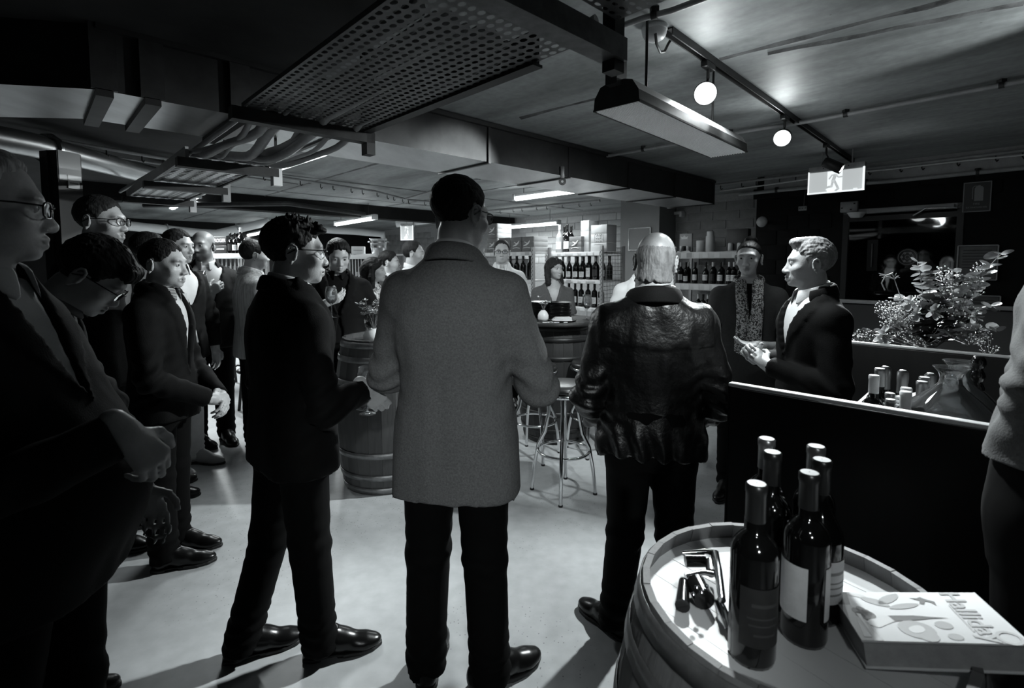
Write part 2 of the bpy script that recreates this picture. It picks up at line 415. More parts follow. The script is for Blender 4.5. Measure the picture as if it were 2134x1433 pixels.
# formwork seams of the ceiling: shallow ridges where the boards met
def seam(p, q, wdt=.03, h=.012, m=None):
    p, q = Vector(p), Vector(q); d = (q - p); n = max(2, int(d.length / .12)); d.normalize(); s = Vector((-d.y, d.x, 0))
    V = []; Fc = []
    for i in range(n + 1):
        c = p.lerp(q, i / n); w1 = wdt * float(RNG.uniform(.5, 1.2)); hh = h * float(RNG.uniform(.4, 1.2))
        V += [c + s * w1, c + Vector((0, 0, -hh)) + s * w1 * .3, c - s * w1 * .8]
    for i in range(n): Fc += [(3 * i, 3 * i + 3, 3 * i + 4, 3 * i + 1), (3 * i + 1, 3 * i + 4, 3 * i + 5, 3 * i + 2)]
    return tag(link('trim_seam', pymesh('ceiling_seam', V, Fc, m or M['seam'])), kind='structure')
for (x0, y0, x1, y1) in ((1085, 245, 1300, 190), (1500, 122, 2134, -40), (1600, 110, 2134, 5)):
    p, q = atZ(x0, y0, CEIL), atZ(x1, y1, CEIL); seam(p, q, .022, .012)
for u in (-4.6, -6.0, -7.4, -8.8, -10.2): seam(UV(u, .5, CEIL), UV(u, 7.6, CEIL), .02, .01)
for v in (2.6, 4.6): seam(UV(-13.5, v, CEIL), UV(-3.6, v, CEIL), .02, .01)

# ------------------------------------------------------------------ the rectangular air duct under the ceiling
DZ = 2.27
duct = empty('air_duct', UV(-3.1, 2.0, 2.4), 0, 'long rectangular galvanised air duct hung under the ceiling from left to right', 'duct')
def induct(o): o.location = o.location - duct.location; return o
def ductseg(u0, u1, v0, v1, name='duct_section'):
    mb = MB(); P = rect(u0, u1, v0, v1)
    V = [(p.x, p.y, DZ) for p in P] + [(p.x, p.y, CEIL - .01) for p in P]
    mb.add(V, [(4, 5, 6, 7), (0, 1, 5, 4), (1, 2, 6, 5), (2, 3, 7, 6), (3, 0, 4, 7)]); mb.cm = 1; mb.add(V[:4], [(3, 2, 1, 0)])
    o = mb.build(name, [M['galv_shaded'], M['galv']], duct); o.location = -duct.location; return o
DU = (-3.40, -2.80)
cuts = [.25, 1.3, 2.45, 3.35, 4.25, 5.15, 6.1]
for a, b in zip(cuts[:-1], cuts[1:]): ductseg(DU[0], DU[1], a, b)
for c in cuts[1:]:
    mb = MB(); wallbox(mb, DU[0] - .012, DU[1] + .012, c - .012, c + .012, DZ - .012, CEIL - .01)
    o = mb.build('flange', M['galv_shaded'], duct); o.location = -duct.location
mb = MB(); wallbox(mb, DU[1], DU[1] + .03, .25, 6.1, CEIL - .035, CEIL - .008)
o = mb.build('top_flange', M['galv_shaded'], duct); o.location = -duct.location
# the bend towards the left wall
A1, A2 = UV(DU[1], .25), UV(DU[0], .25)
B1 = atZ(0, 140, DZ); B2 = atZ(0, 232, DZ)
B1 = A1 + (B1 - A1) * 1.0; B1.z = 0; B2.z = 0
dd = (B2 - A2).normalized()
for q in ('duct_bend',):
    P = [A1, B1 + Vector((-1.2, 0, 0)), B2 + Vector((-1.2, 0, 0)), A2]
    P = [P[1], P[0], P[3], P[2]]
    mb = MB(); V = [(p.x, p.y, DZ) for p in P] + [(p.x, p.y, CEIL - .01) for p in P]
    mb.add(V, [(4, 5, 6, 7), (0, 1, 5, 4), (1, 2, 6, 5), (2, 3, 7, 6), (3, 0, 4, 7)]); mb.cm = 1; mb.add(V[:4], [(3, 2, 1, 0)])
    o = mb.build(q, [M['galv_shaded'], M['galv']], duct); o.location = -duct.location
for v in (.27, .44, .80):      # strap hangers across the underside and up the side
    mb = MB(); wallbox(mb, DU[0] - .02, DU[1] + .02, v - .03, v + .03, DZ - .03, DZ - .002); wallbox(mb, DU[1] + .002, DU[1] + .025, v - .045, v + .045, DZ, CEIL)
    o = mb.build('hanger_strap', M['steel_dark'], duct); o.location = -duct.location
# second, smaller duct / boxed beams at the back
tag(slab('ceiling_beam', rect(-8.3, -8.05, .5, 7.8), 2.33, CEIL, M['dark_wall']), kind='structure')
tag(slab('ceiling_beam', rect(-2.25, U1, VD - .06, VD), 2.36, CEIL, M['conduit']), kind='structure')

# ------------------------------------------------------------------ cable trays
def perforated(mb, o, du, dv, nu, nv, pu, pv, ru, rv, slot=False):
    """a sheet of nu x nv cells with an open hole in each"""
    k = 8
    for i in range(nu):
        for j in range(nv):
            c = o + du * (pu * (i + .5)) + dv * (pv * (j + .5 + (.0)))
            V = []
            for q in range(k):
                a = 2 * math.pi * (q + .5) / k; V.append(c + du * (ru * math.cos(a)) + dv * (rv * math.sin(a)))
            for q in range(k):
                a = 2 * math.pi * (q + .5) / k; x, y = math.cos(a), math.sin(a); s = max(abs(x), abs(y)) / 1.0
                V.append(c + du * (pu / 2 * x / s) + dv * (pv / 2 * y / s))
            # corners are filled by moving the outer ring to the cell's square
            out = [(1, .41), (.41, 1), (-.41, 1), (-1, .41), (-1, -.41), (-.41, -1), (.41, -1), (1, -.41)]
            V[k:] = [c + du * (pu / 2 * x) + dv * (pv / 2 * y) for x, y in out]
            cor = [c + du * (pu / 2 * x) + dv * (pv / 2 * y) for x, y in ((1, 1), (-1, 1), (-1, -1), (1, -1))]
            V += cor
            Fc = [(q, (q + 1) % k, k + (q + 1) % k, k + q) for q in range(k)]
            Fc += [(k, 16, k + 1), (k + 2, 17, k + 3), (k + 4, 18, k + 5), (k + 6, 19, k + 7)]
            mb.add(V, Fc)
TZ = 2.11
tray = empty('cable_tray', UV(-1.5, .85, TZ), 0, 'wide perforated steel cable tray hung under the ceiling near the batten light', 'cable tray')
def ch(name, mb, m, par): o = mb.build(name, m, par); o.location = -par.location; return o
mb = MB(); perforated(mb, UV(-2.06, .60, TZ), AV, BV, 37, 17, .033, .0285, .0120, .0088)
ch('perforated_base', mb, M['tray_metal'], tray)
mb = MB(); wallbox(mb, -2.06, -1.03, 1.085, 1.097, TZ - .003, TZ + .095); wallbox(mb, -2.06, -1.03, 1.07, 1.11, TZ - .01, TZ - .002)
ch('side_rail', mb, M['steel_dark'], tray)
mb = MB(); wallbox(mb, -2.06, -.80, .595, .605, TZ - .003, TZ + .012); ch('side_rail', mb, M['tray_metal'], tray)
mb = MB(); wallbox(mb, -2.10, -2.05, .56, 1.13, TZ - .05, TZ - .003); wallbox(mb, -2.10, -2.05, 1.09, 1.13, TZ - .1, CEIL); ch('cross_channel', mb, M['steel_dark'], tray)
mb = MB(); wallbox(mb, -.86, -.80, .50, 1.20, TZ - .03, TZ + .03); ch('cross_channel', mb, M['tray_metal'], tray)
mb = MB(); wallbox(mb, -.85, -.81, 1.155, 1.2, TZ - .06, CEIL); ch('hanger_post', mb, M['steel_dark'], tray)
mb = MB(); perforated(mb, UV(-.80, .70, TZ + .06), AV, BV, 30, 15, .03, .03, .006, .010); ch('perforated_base', mb, M['tray_metal'], tray)

tray2 = empty('cable_tray', UV(-4.6, .9, TZ), 0, 'narrow lattice cable tray beyond the loose cables, running to the far left', 'cable tray')
TZ2 = 2.10
q0 = atZ(390, 325, TZ2); q1 = atZ(545, 352, TZ2); q2 = atZ(250, 408, TZ2)
u_a, v_a = toUV(q0); u_b, v_b = toUV(q2); vb_ = toUV(q1)[1]
mb = MB(); nl = int((u_a - u_b) / .06); nw = max(3, int((vb_ - v_a) / .06))
perforated(mb, UV(u_b, v_a, TZ2), AV, BV, nl, nw, (u_a - u_b) / nl, (vb_ - v_a) / nw, .022, .022); ch('lattice_base', mb, M['galv'], tray2)
for vv in (v_a, vb_):
    mb = MB(); wallbox(mb, u_b, u_a, vv - .008, vv + .008, TZ2 - .01, TZ2 + .05); ch('side_rail', mb, M['conduit'] if vv == v_a else M['steel_dark'], tray2)
for k in range(3):
    uu = u_a - (u_a - u_b) * k / 2.1
    mb = MB(); wallbox(mb, uu - .03, uu + .03, v_a - .05, vb_ + .05, TZ2 - .06, TZ2 - .012); ch('cross_channel', mb, M['steel_dark'], tray2)
    mb = MB(); wallbox(mb, uu - .025, uu + .025, vb_ + .02, vb_ + .07, TZ2 - .11, TZ2 + (.06 if k else .1)); ch('bracket', mb, M['conduit'] if k else M['white_plastic'], tray2)
    mb = MB(); wallbox(mb, uu - .006, uu + .006, vb_ + .04, vb_ + .052, TZ2, CEIL); ch('hanger_rod', mb, M['steel_dark'], tray2)
# loose cables sagging between the two trays
for k in range(9):
    f = (k + .5) / 9
    p = UV(-2.0, .63 + .43 * f, TZ + .03 + .02 * math.sin(k * 2.1)); q = UV(u_a - .02, v_a + (vb_ - v_a) * f, TZ2 + .03)
    pts = []
    pe = UV(-1.05, .63 + .43 * f, TZ + .03)
    for i in range(13):
        t = i / 12; c = p.lerp(q, t); c.z -= (.05 + .05 * ((k * 37) % 10) / 10) * math.sin(math.pi * t) * (1 + .3 * math.sin(7 * t + k)); c += BV * (.05 * math.sin(3.1 * t + k * 1.7)) * math.sin(math.pi * t)
        pts.append(c)
    pts = [pe] + pts + [UV(u_b + .1, v_a + (vb_ - v_a) * (.15 + .7 * f), TZ2 + .02)]
    r = (.013, .02, .009, .024, .011, .02, .026, .010, .015)[k]
    o = MB().tube(pts, r, 8).build('cable', M['cable_grey'] if k % 2 == 0 else M['conduit'])
    tag(o, 'grey electrical cable sagging in the bundle between the two cable trays', 'cable', 'cables between the trays')
pts = [atZ(x, y, TZ + .08) for x, y in ((905, -25), (860, 10), (780, 62), (700, 118), (610, 165), (540, 214), (470, 268), (400, 318), (330, 355), (250, 400))]
for k in range(2):
    o = MB().tube([p + Vector((.012 * k, 0, .016 * k)) for p in pts], .011, 8).build('cable', M['cable_grey'])
    tag(o, 'pale cable clipped along the left edge of the wide perforated tray' if k == 0 else 'second pale cable lying on the one along the edge of the wide perforated tray', 'cable', 'edge cables')

# ------------------------------------------------------------------ conduits
def conduit(label, pts, r=.012, m='conduit', hooks=0, clips=0, name='conduit', cat='conduit'):
    c0 = Vector(pts[0]); root = empty(name, c0, 0, label, cat)
    o = MB().tube([Vector(p) - c0 for p in pts], r, 10).build('pipe', M[m], root)
    P = [Vector(p) for p in pts]
    def along(t):
        tot = sum((P[i + 1] - P[i]).length for i in range(len(P) - 1)); d = t * tot
        for i in range(len(P) - 1):
            l = (P[i + 1] - P[i]).length
            if d <= l: return P[i].lerp(P[i + 1], d / l), (P[i + 1] - P[i]).normalized()
            d -= l
        return P[-1], (P[-1] - P[-2]).normalized()
    for k in range(clips):
        c, t = along((k + .5) / clips)
        b = MB(); b.tube([c - c0 - t * .012, c - c0 + t * .012], r * 1.35, 10); b.box(c - c0 + Vector((0, 0, r + .008)), (.03, .03, .02))
        b.build('clip', M['steel_dark'] if m == 'conduit' else M['steel'], root)
    for k in range(hooks):
        c, t = along((k + .3 + .4 * ((k * 7) % 5) / 5) / hooks); c = c - c0
        b = MB(); b.tube([c + Vector((0, 0, r)), c + Vector((0, 0, -.05)), c + Vector((.012, 0, -.065)), c + Vector((.024, 0, -.05))], .0055, 6)
        b.build('hook', M['black_paint'], root)
    return root
def zc(x, y, dz=.03): return atZ(x, y, CEIL - dz)
conduit('grey conduit across the ceiling passing over the batten light toward the right', [zc(1265, 325), zc(1560, 272), zc(1690, 252), zc(2134, 168), zc(2300, 130)], .014, clips=4)
conduit('short grey conduit at the top beside the smoke detector', [zc(1262, 66), zc(1340, 38), zc(1400, 22), zc(1480, -8)], .012, clips=1)
conduit('conduit with black hooks running across the left ceiling behind the cable trays', [zc(-40, 262, .06), zc(180, 303, .06), zc(400, 340, .06), zc(640, 377, .06), zc(780, 398, .06), zc(850, 416, .06), zc(900, 420, .06)], .014, hooks=22)
conduit('thin conduit under the hooked one across the left ceiling', [zc(-40, 285, .10), zc(180, 318, .10), zc(400, 352, .10), zc(620, 384, .10)], .009)
conduit('conduit over the dark door wall with hooks under the ceiling', [atV(1450, 390, VD - .1), atV(1690, 362, VD - .1), atV(1900, 342, VD - .1), atV(2180, 308, VD - .1)], .016, hooks=14)
conduit('thin white cable strung along the dark wall above the door', [atV(1500, 398, VD - .13), atV(1600, 385, VD - .13), atV(1690, 372, VD - .13), atV(1800, 357, VD - .13), atV(1860, 352, VD - .13), atV(1990, 337, VD - .13), atV(2180, 318, VD - .13)], .008, 'pvc_white')
conduit('lower grey pipe fixed along the top of the dark door wall', [atV(1540, 405, VD - .09), atV(1690, 390, VD - .09), atV(1850, 378, VD - .09), atV(2180, 345, VD - .09)], .02, clips=3)
conduit('pale conduit running off to the right of the hooked one, above the tall man', [zc(846, 414, .06), zc(900, 398, .05), zc(1000, 372, .04)], .014)
conduit('conduit with hooks high over the rack with wooden boxes', [zc(1010, 440, .05), zc(1090, 432, .05), zc(1250, 418, .05)], .02, hooks=9)
conduit('dark pipe slung low over the far ceiling left of the tall man', [atZ(300, 428, 2.28), atZ(600, 424, 2.28), atZ(760, 446, 2.28)], .03, 'steel_dark')
# big silver spiral duct at the far left, with its bright strip of reflected light
conduit('silver round ventilation duct at the upper left', [atZ(-140, 262, 2.38), atZ(60, 300, 2.38), atZ(305, 362, 2.38), atZ(420, 392, 2.38)], .085, 'galv', name='round_duct', cat='duct', clips=2)
conduit('white drainage pipe under the far ceiling left of the man in the black suit', [atY(262, 470, 9.5), atY(420, 486, 10.5), atY(452, 487, 10.6), atY(560, 462, 11.2)], .09, 'pvc_white', clips=2, name='pipe', cat='pipe')
conduit('white drainage pipe in front of the far brick wall', [atY(640, 476, 11.5), atY(740, 482, 12.2), atY(798, 488, 12.6), atY(800, 520, 12.6)], .085, 'pvc_white', name='pipe', cat='pipe')
conduit('short fat white pipe above the small exit sign', [atY(826, 466, 11.0), atY(900, 458, 11.0)], .08, 'pvc_white', clips=1, name='pipe', cat='pipe')
# ------------------------------------------------------------------ fluorescent battens in the back half of the room
def batten(p, L, dirv, lit=True, energy=30.0, label='', wd=.10, diffuser=True):
    p = Vector(p); d = Vector(dirv).normalized(); ang = math.atan2(d.y, d.x)
    root = empty('fluorescent_light', p, ang, label, 'light', 'fluorescent lights')
    b = MB(); b.box((0, 0, .025), (L, wd * .55, .045), bev=.006); b.build('housing', M['white_plastic'], root)
    for s in (-1, 1): MB().box((s * (L / 2 - .02), 0, .0), (.045, wd, .085), bev=.008).build('end_cap', M['white_plastic'], root)
    if lit:
        b = MB(); prof = [(.001, -L / 2 + .03), (.034, -L / 2 + .03), (.034, L / 2 - .03), (.001, L / 2 - .03)]
        b.lathe(prof, 14, Matrix.Translation((0, 0, -.012)) @ Matrix.Rotation(R(90), 4, 'Y')); b.build('tube', M['tube'], root)
        area('tube_light', p + Vector((0, 0, -.055)), L * .95, .08, energy * 2.2, ang)
        if p.z < CEIL - .1:
            for s in (-.35, .35): MB().tube([(s * L, 0, .04), (s * L, 0, CEIL - p.z)], .004, 6).build('hanger_rod', M['steel_dark'], root)
    else:
        for s in (-.35, .35): MB().tube([(s * L, 0, .04), (s * L, 0, max(.06, CEIL - p.z))], .004, 6).build('hanger_rod', M['steel_dark'], root)
    return root
def batten_px(x0, y0, x1, y1, z, label, **k):
    p, q = atZ(x0, y0, z), atZ(x1, y1, z); c = (p + q) / 2; return batten(c, k.pop('L', (q - p).length), q - p, label=label, **k)
batten_px(597, 340, 650, 322, 2.47, 'lit fluorescent light just below the cables between the two trays', energy=20, L=1.2)
batten_px(358, 431, 412, 406, 2.45, 'lit fluorescent light at the far left, past the end of the lattice cable tray', energy=75)
batten_px(700, 466, 782, 452, 2.30, 'lit fluorescent light on the far ceiling above the man looking down at his glass', energy=45)
batten_px(498, 493, 572, 478, 2.28, 'lit fluorescent light low on the far ceiling behind the bald bearded man', energy=40)
pE = atZ(1072, 412, 2.44); batten(pE + AV * .6, 1.2, AV, label='lit fluorescent light half hidden above the tall man, beyond the duct', energy=15)
batten_px(1046, 473, 1166, 463, 2.30, 'long lit fluorescent light over the rack with the wooden wine boxes', energy=14)
batten_px(1330, 456, 1424, 446, 2.30, 'unlit white fluorescent light under the duct by the grey column', lit=False)
# ------------------------------------------------------------------ batten with prismatic lens over the track
BL0 = atZ(1237, 233, 2.13); BL1 = atZ(1480, 328, 2.13)
bd = (BL1 - BL0).normalized(); bs = Vector((bd.y, -bd.x, 0)); bl = (BL1 - BL0).length; bw = .20
bat = empty('batten_light', (BL0 + BL1) / 2 + bs * bw / 2, math.atan2(bd.y, bd.x), 'dark metal batten light with a wide prismatic lens hung below the concrete ceiling', 'light')
mb = MB(); h = .095
prof = [(-bw / 2, 0), (-bw / 2 + .004, .045), (-bw / 2 + .03, .085), (-.035, h), (.035, h), (bw / 2 - .03, .085), (bw / 2 - .004, .045), (bw / 2, 0)]
V = [(-bl / 2, y, z) for y, z in prof] + [(bl / 2, y, z) for y, z in prof]; n = len(prof)
mb.add(V, [(i, i + 1, n + i + 1, n + i) for i in range(n - 1)] + [tuple(range(n))[::-1], tuple(range(n, 2 * n))])
mb.build('housing', M['steel_dark'], bat)
MB().box((0, 0, .003), (bl - .008, bw - .008, .004)).build('lens_backing', M['lens_back'], bat)
mb = MB(); nx, ny = 84, 14                # the lens: rows of small pyramids
for i in range(nx):
    for j in range(ny):
        cx = -bl / 2 + .006 + (bl - .012) * (i + .5) / nx; cy = -bw / 2 + .006 + (bw - .012) * (j + .5) / ny; hx = (bl - .012) / nx * .40; hy = (bw - .012) / ny * .40
        mb.add([(cx - hx, cy - hy, .0008), (cx + hx, cy - hy, .0008), (cx + hx, cy + hy, .0008), (cx - hx, cy + hy, .0008), (cx, cy, -.006)], [(1, 0, 4), (2, 1, 4), (3, 2, 4), (0, 3, 4)])
tag(mb.build('prismatic_lens', M['lens'], bat), 'white prismatic plastic lens', kind='stuff')
for s in (-1, 1): MB().box((0, s * (bw / 2 - .001), .002), (bl, .006, .008)).build('lens_trim', M['steel_dark'], bat)
MB().tube([(-bl * .3, 0, h), (-bl * .3, 0, CEIL - 2.13)], .006, 8).build('hanger_rod', M['steel_dark'], bat)
MB().tube([(bl * .3, 0, h), (bl * .3, 0, CEIL - 2.13)], .006, 8).build('hanger_rod', M['steel_dark'], bat)
inv = bat.matrix_basis.inverted()
MB().box((0, 0, 0), (.07, .05, .10), M4=Matrix.Translation((-bl / 2 + .0, 0, h + .03))).build('gland_box', M['steel_dark'], bat)
e0 = bat.matrix_basis @ Vector((-bl / 2, 0, h + .05))
pts = [e0, e0 - BV * .06 + Vector((0, 0, .03)), e0 - BV * .24 + Vector((0, 0, .03)), e0 - BV * .265 + Vector((0, 0, .045)) + AV * .03, e0 - BV * .26 + AV * .10 + Vector((0, 0, .06))]
conduit('bent grey conduit elbow feeding the end of the batten light', pts, .015, clips=2)

# ------------------------------------------------------------------ lighting track with its lamps
T0 = atZ(1395, 66, CEIL - .018); T1 = atZ(1776, 334, CEIL - .018); td = (T1 - T0).normalized()
trk = empty('lighting_track', (T0 + T1) / 2, math.atan2(td.y, td.x), 'black lighting track across the concrete ceiling carrying the spot lamps', 'lighting track')
L = (T1 - T0).length
mb = MB(); mb.box((0, .014, 0), (L, .006, .035)); mb.box((0, -.014, 0), (L, .006, .035)); mb.box((0, 0, .014), (L, .028, .006)); mb.build('rail', M['black_paint'], trk)
MB().box((L / 2, 0, 0), (.012, .038, .038), bev=.003).build('end_cap', M['black_paint'], trk)
MB().box((0, .006, .004), (L * .98, .003, .004)).build('conductor', M['steel'], trk)
def track_lamp(p, aim, label, face=None, lit=True, r=.056, L=.14):
    """a can lamp hanging from the track by a stem, its bulb at the mouth; p = mouth centre"""
    p = Vector(p); d = (Vector(aim) - p).normalized()
    t = (p - T0).dot(td); foot = T0 + td * t
    root = empty('track_lamp', (foot.x, foot.y, CEIL - .036), 0, label, 'spot lamp', 'track lamps')
    O = Vector(root.location)
    MB().box((0, 0, -.015), (.10, .034, .03), rz=math.atan2(td.y, td.x), bev=.004).build('track_adapter', M['black_paint'], root)
    q = d.to_track_quat('Z', 'Y').to_matrix().to_4x4()
    back = p - d * L
    MB().tube([(0, 0, -.03), (0, 0, -.075)], .008, 8).tube([(0, 0, -.075), tuple((p - d * L * .55 - O))], .006, 8).build('stem', M['black_paint'], root)
    T = Matrix.Translation(p - O) @ q
    MB().lathe([(.001, -L), (r * .8, -L), (r, -L + .012), (r, 0.0), (r * .93, 0.0), (r * .9, -.02), (r * .55, -.045), (.001, -.05)], 24, T).build('lamp_can', M['black_paint'], root)
    b = MB(); b.lathe([(.001, .004), (r * .5, 0), (r * .86, -.012), (r * .86, -.02)], 20, T); b.build('bulb', M['bulb'] if lit else M['chrome'], root)
    return root
tl1 = track_lamp(LAMP1, (.1, .2, 1.5), 'brightest spot lamp on the track, shining straight out beside the batten light')
tl2 = track_lamp(LAMP2, (.2, .6, 1.45), 'small bright spot lamp hanging midway along the track')
tl3 = track_lamp(LAMP3 + Vector((.06, -.01, -.03)), LAMP3 + Vector((1.0, -.75, -.75)), 'dark cylindrical spot lamp turned sideways in front of the exit sign', lit=True, r=.042, L=.15)

# ------------------------------------------------------------------ smoke detector with its hanging lead
sp = atZ(1364, 55, CEIL)
sd = empty('smoke_detector', (sp.x, sp.y, CEIL), 0, 'round white smoke detector on the ceiling with a loose curled lead', 'smoke detector')
MB().lathe([(.001, -.062), (.025, -.06), (.042, -.05), (.050, -.034), (.052, -.018)], 28).build('dome', M['white_plastic'], sd)
MB().lathe([(.052, -.020), (.054, -.018), (.054, 0), (.001, 0)], 28).build('base', M['white_plastic'], sd)
w0 = Vector((0, 0, 0)); W = [atZ(x, y, CEIL - dz) - sp for x, y, dz in ((1366, 70, .06), (1368, 88, .085), (1376, 104, .09), (1385, 100, .07), (1393, 86, .03), (1404, 76, .01))]
for q in W: q.z = q.z
MB().tube([Vector((q.x, q.y, -dz)) for q, dz in zip(W, (.06, .09, .10, .085, .04, .005))], .006, 8).build('lead', M['cable_dark'], sd)

# ------------------------------------------------------------------ exit signs
defmat('exit_green', .30, .4, emis=.48); defmat('exit_white', .8, .4, emis=.95); defmat('exit_frame', .55, .45)
def running_man(par, T, s, m):
    def limb(pts, wd):
        b = MB()
        for a, c in zip(pts[:-1], pts[1:]):
            a = Vector((*a, 0)); c = Vector((*c, 0)); d = (c - a).normalized(); n = Vector((-d.y, d.x, 0)) * wd / 2
            a2, c2 = a - d * wd * .3, c + d * wd * .3
            b.add([T @ ((v) * s) for v in (a2 - n, c2 - n, c2 + n, a2 + n)], [(0, 1, 2, 3)])
        return b
    parts = [([(.03, .52), (-.10, .12)], .22), ([(.06, .54), (-.18, .52), (-.34, .28)], .10), ([(.08, .50), (.24, .34), (.48, .36)], .10),
             ([(-.10, .14), (-.18, -.26), (-.62, -.34)], .15), ([(-.02, .12), (.24, -.46), (.08, -.60)], .15)]
    for i, (p, wd) in enumerate(parts): limb(p, wd).build('figure_limb', m, par)
    b = MB(); b.add([T @ (Vector((.10 + .11 * math.cos(a), .74 + .11 * math.sin(a), 0)) * s) for a in [2 * math.pi * k / 16 for k in range(16)]], [tuple(range(16))])
    b.build('figure_head', m, par)
def exit_sign(c, xd, W, H, label, figure=True):
    xd = Vector(xd).normalized(); root = empty('exit_sign', c, 0, label, 'exit sign')
    T = frame_mat((0, 0, 0), xd)
    def bx(x, y, z, sx, sy, sz, nm, m, bev=.0): return MB().box((0, 0, 0), (sx, sy, sz), bev=bev, M4=T @ Matrix.Translation((x, y, z))).build(nm, m, root)
    bx(0, 0, -.02, W, H, .035, 'housing', M['exit_frame'], .004)
    bx(0, H / 2 + .02, -.02, W * .99, .045, .05, 'mounting_bracket', M['conduit'], .003)
    bx(0, 0, .001, W * .955, H * .90, .004, 'face', M['exit_green'])
    bx(-.005, 0, .0035, W * .265, H * .88, .003, 'door_pictogram', M['exit_white'])
    for sx, sy, w_, h_ in ((0, -H / 2 + .006, W, .012), (-W / 2 + .005, 0, .008, H), (W / 2 - .008, 0, .014, H)): bx(sx, sy, .003, w_, h_, .012, 'edge_trim', M['exit_white'])
    if figure:
        bx(-.05, -H * .34, .0036, W * .10, H * .07, .003, 'pictogram_shoe', M['exit_white'])
        running_man(root, T @ Matrix.Translation((-.005, -.012, .0056)), H * .62, M['exit_green'])
    for s in (-.22, .22): bx(s * W, H / 2 + .022, .007, .008, .008, .004, 'screw', M['black_paint'])
    return root, T
e0 = atY(1687, 379, 3.95)
exr, exT = exit_sign(atY(1741, 377, 4.62), AV, .445, .205, 'lit exit sign with a running figure hung in front of the dark door wall')
for x, wd in ((.135, .03),): MB().box((0, 0, 0), (wd, .006, .002), M4=exT @ Matrix.Translation((x + .02, -.082, .004))).build('maker_line', M['exit_white'], exr)
for s in (-.12, .12): MB().tube([(exT @ Vector((s, .10, -.02))), Vector((exT @ Vector((s, .10, -.02))).xy.to_3d()) + Vector((0, 0, CEIL - exr.location.z))], .006, 8).build('drop_rod', M['conduit'], exr)
ex2, _ = exit_sign(atY(848, 485, 10.5), (.9, -.35, 0), .30, .30, 'small lit square exit sign far off above the crowd, under the fat white pipe')
MB().tube([(0, 0, .17), (0, 0, CEIL - ex2.location.z)], .006, 6).build('drop_rod', M['conduit'], ex2)
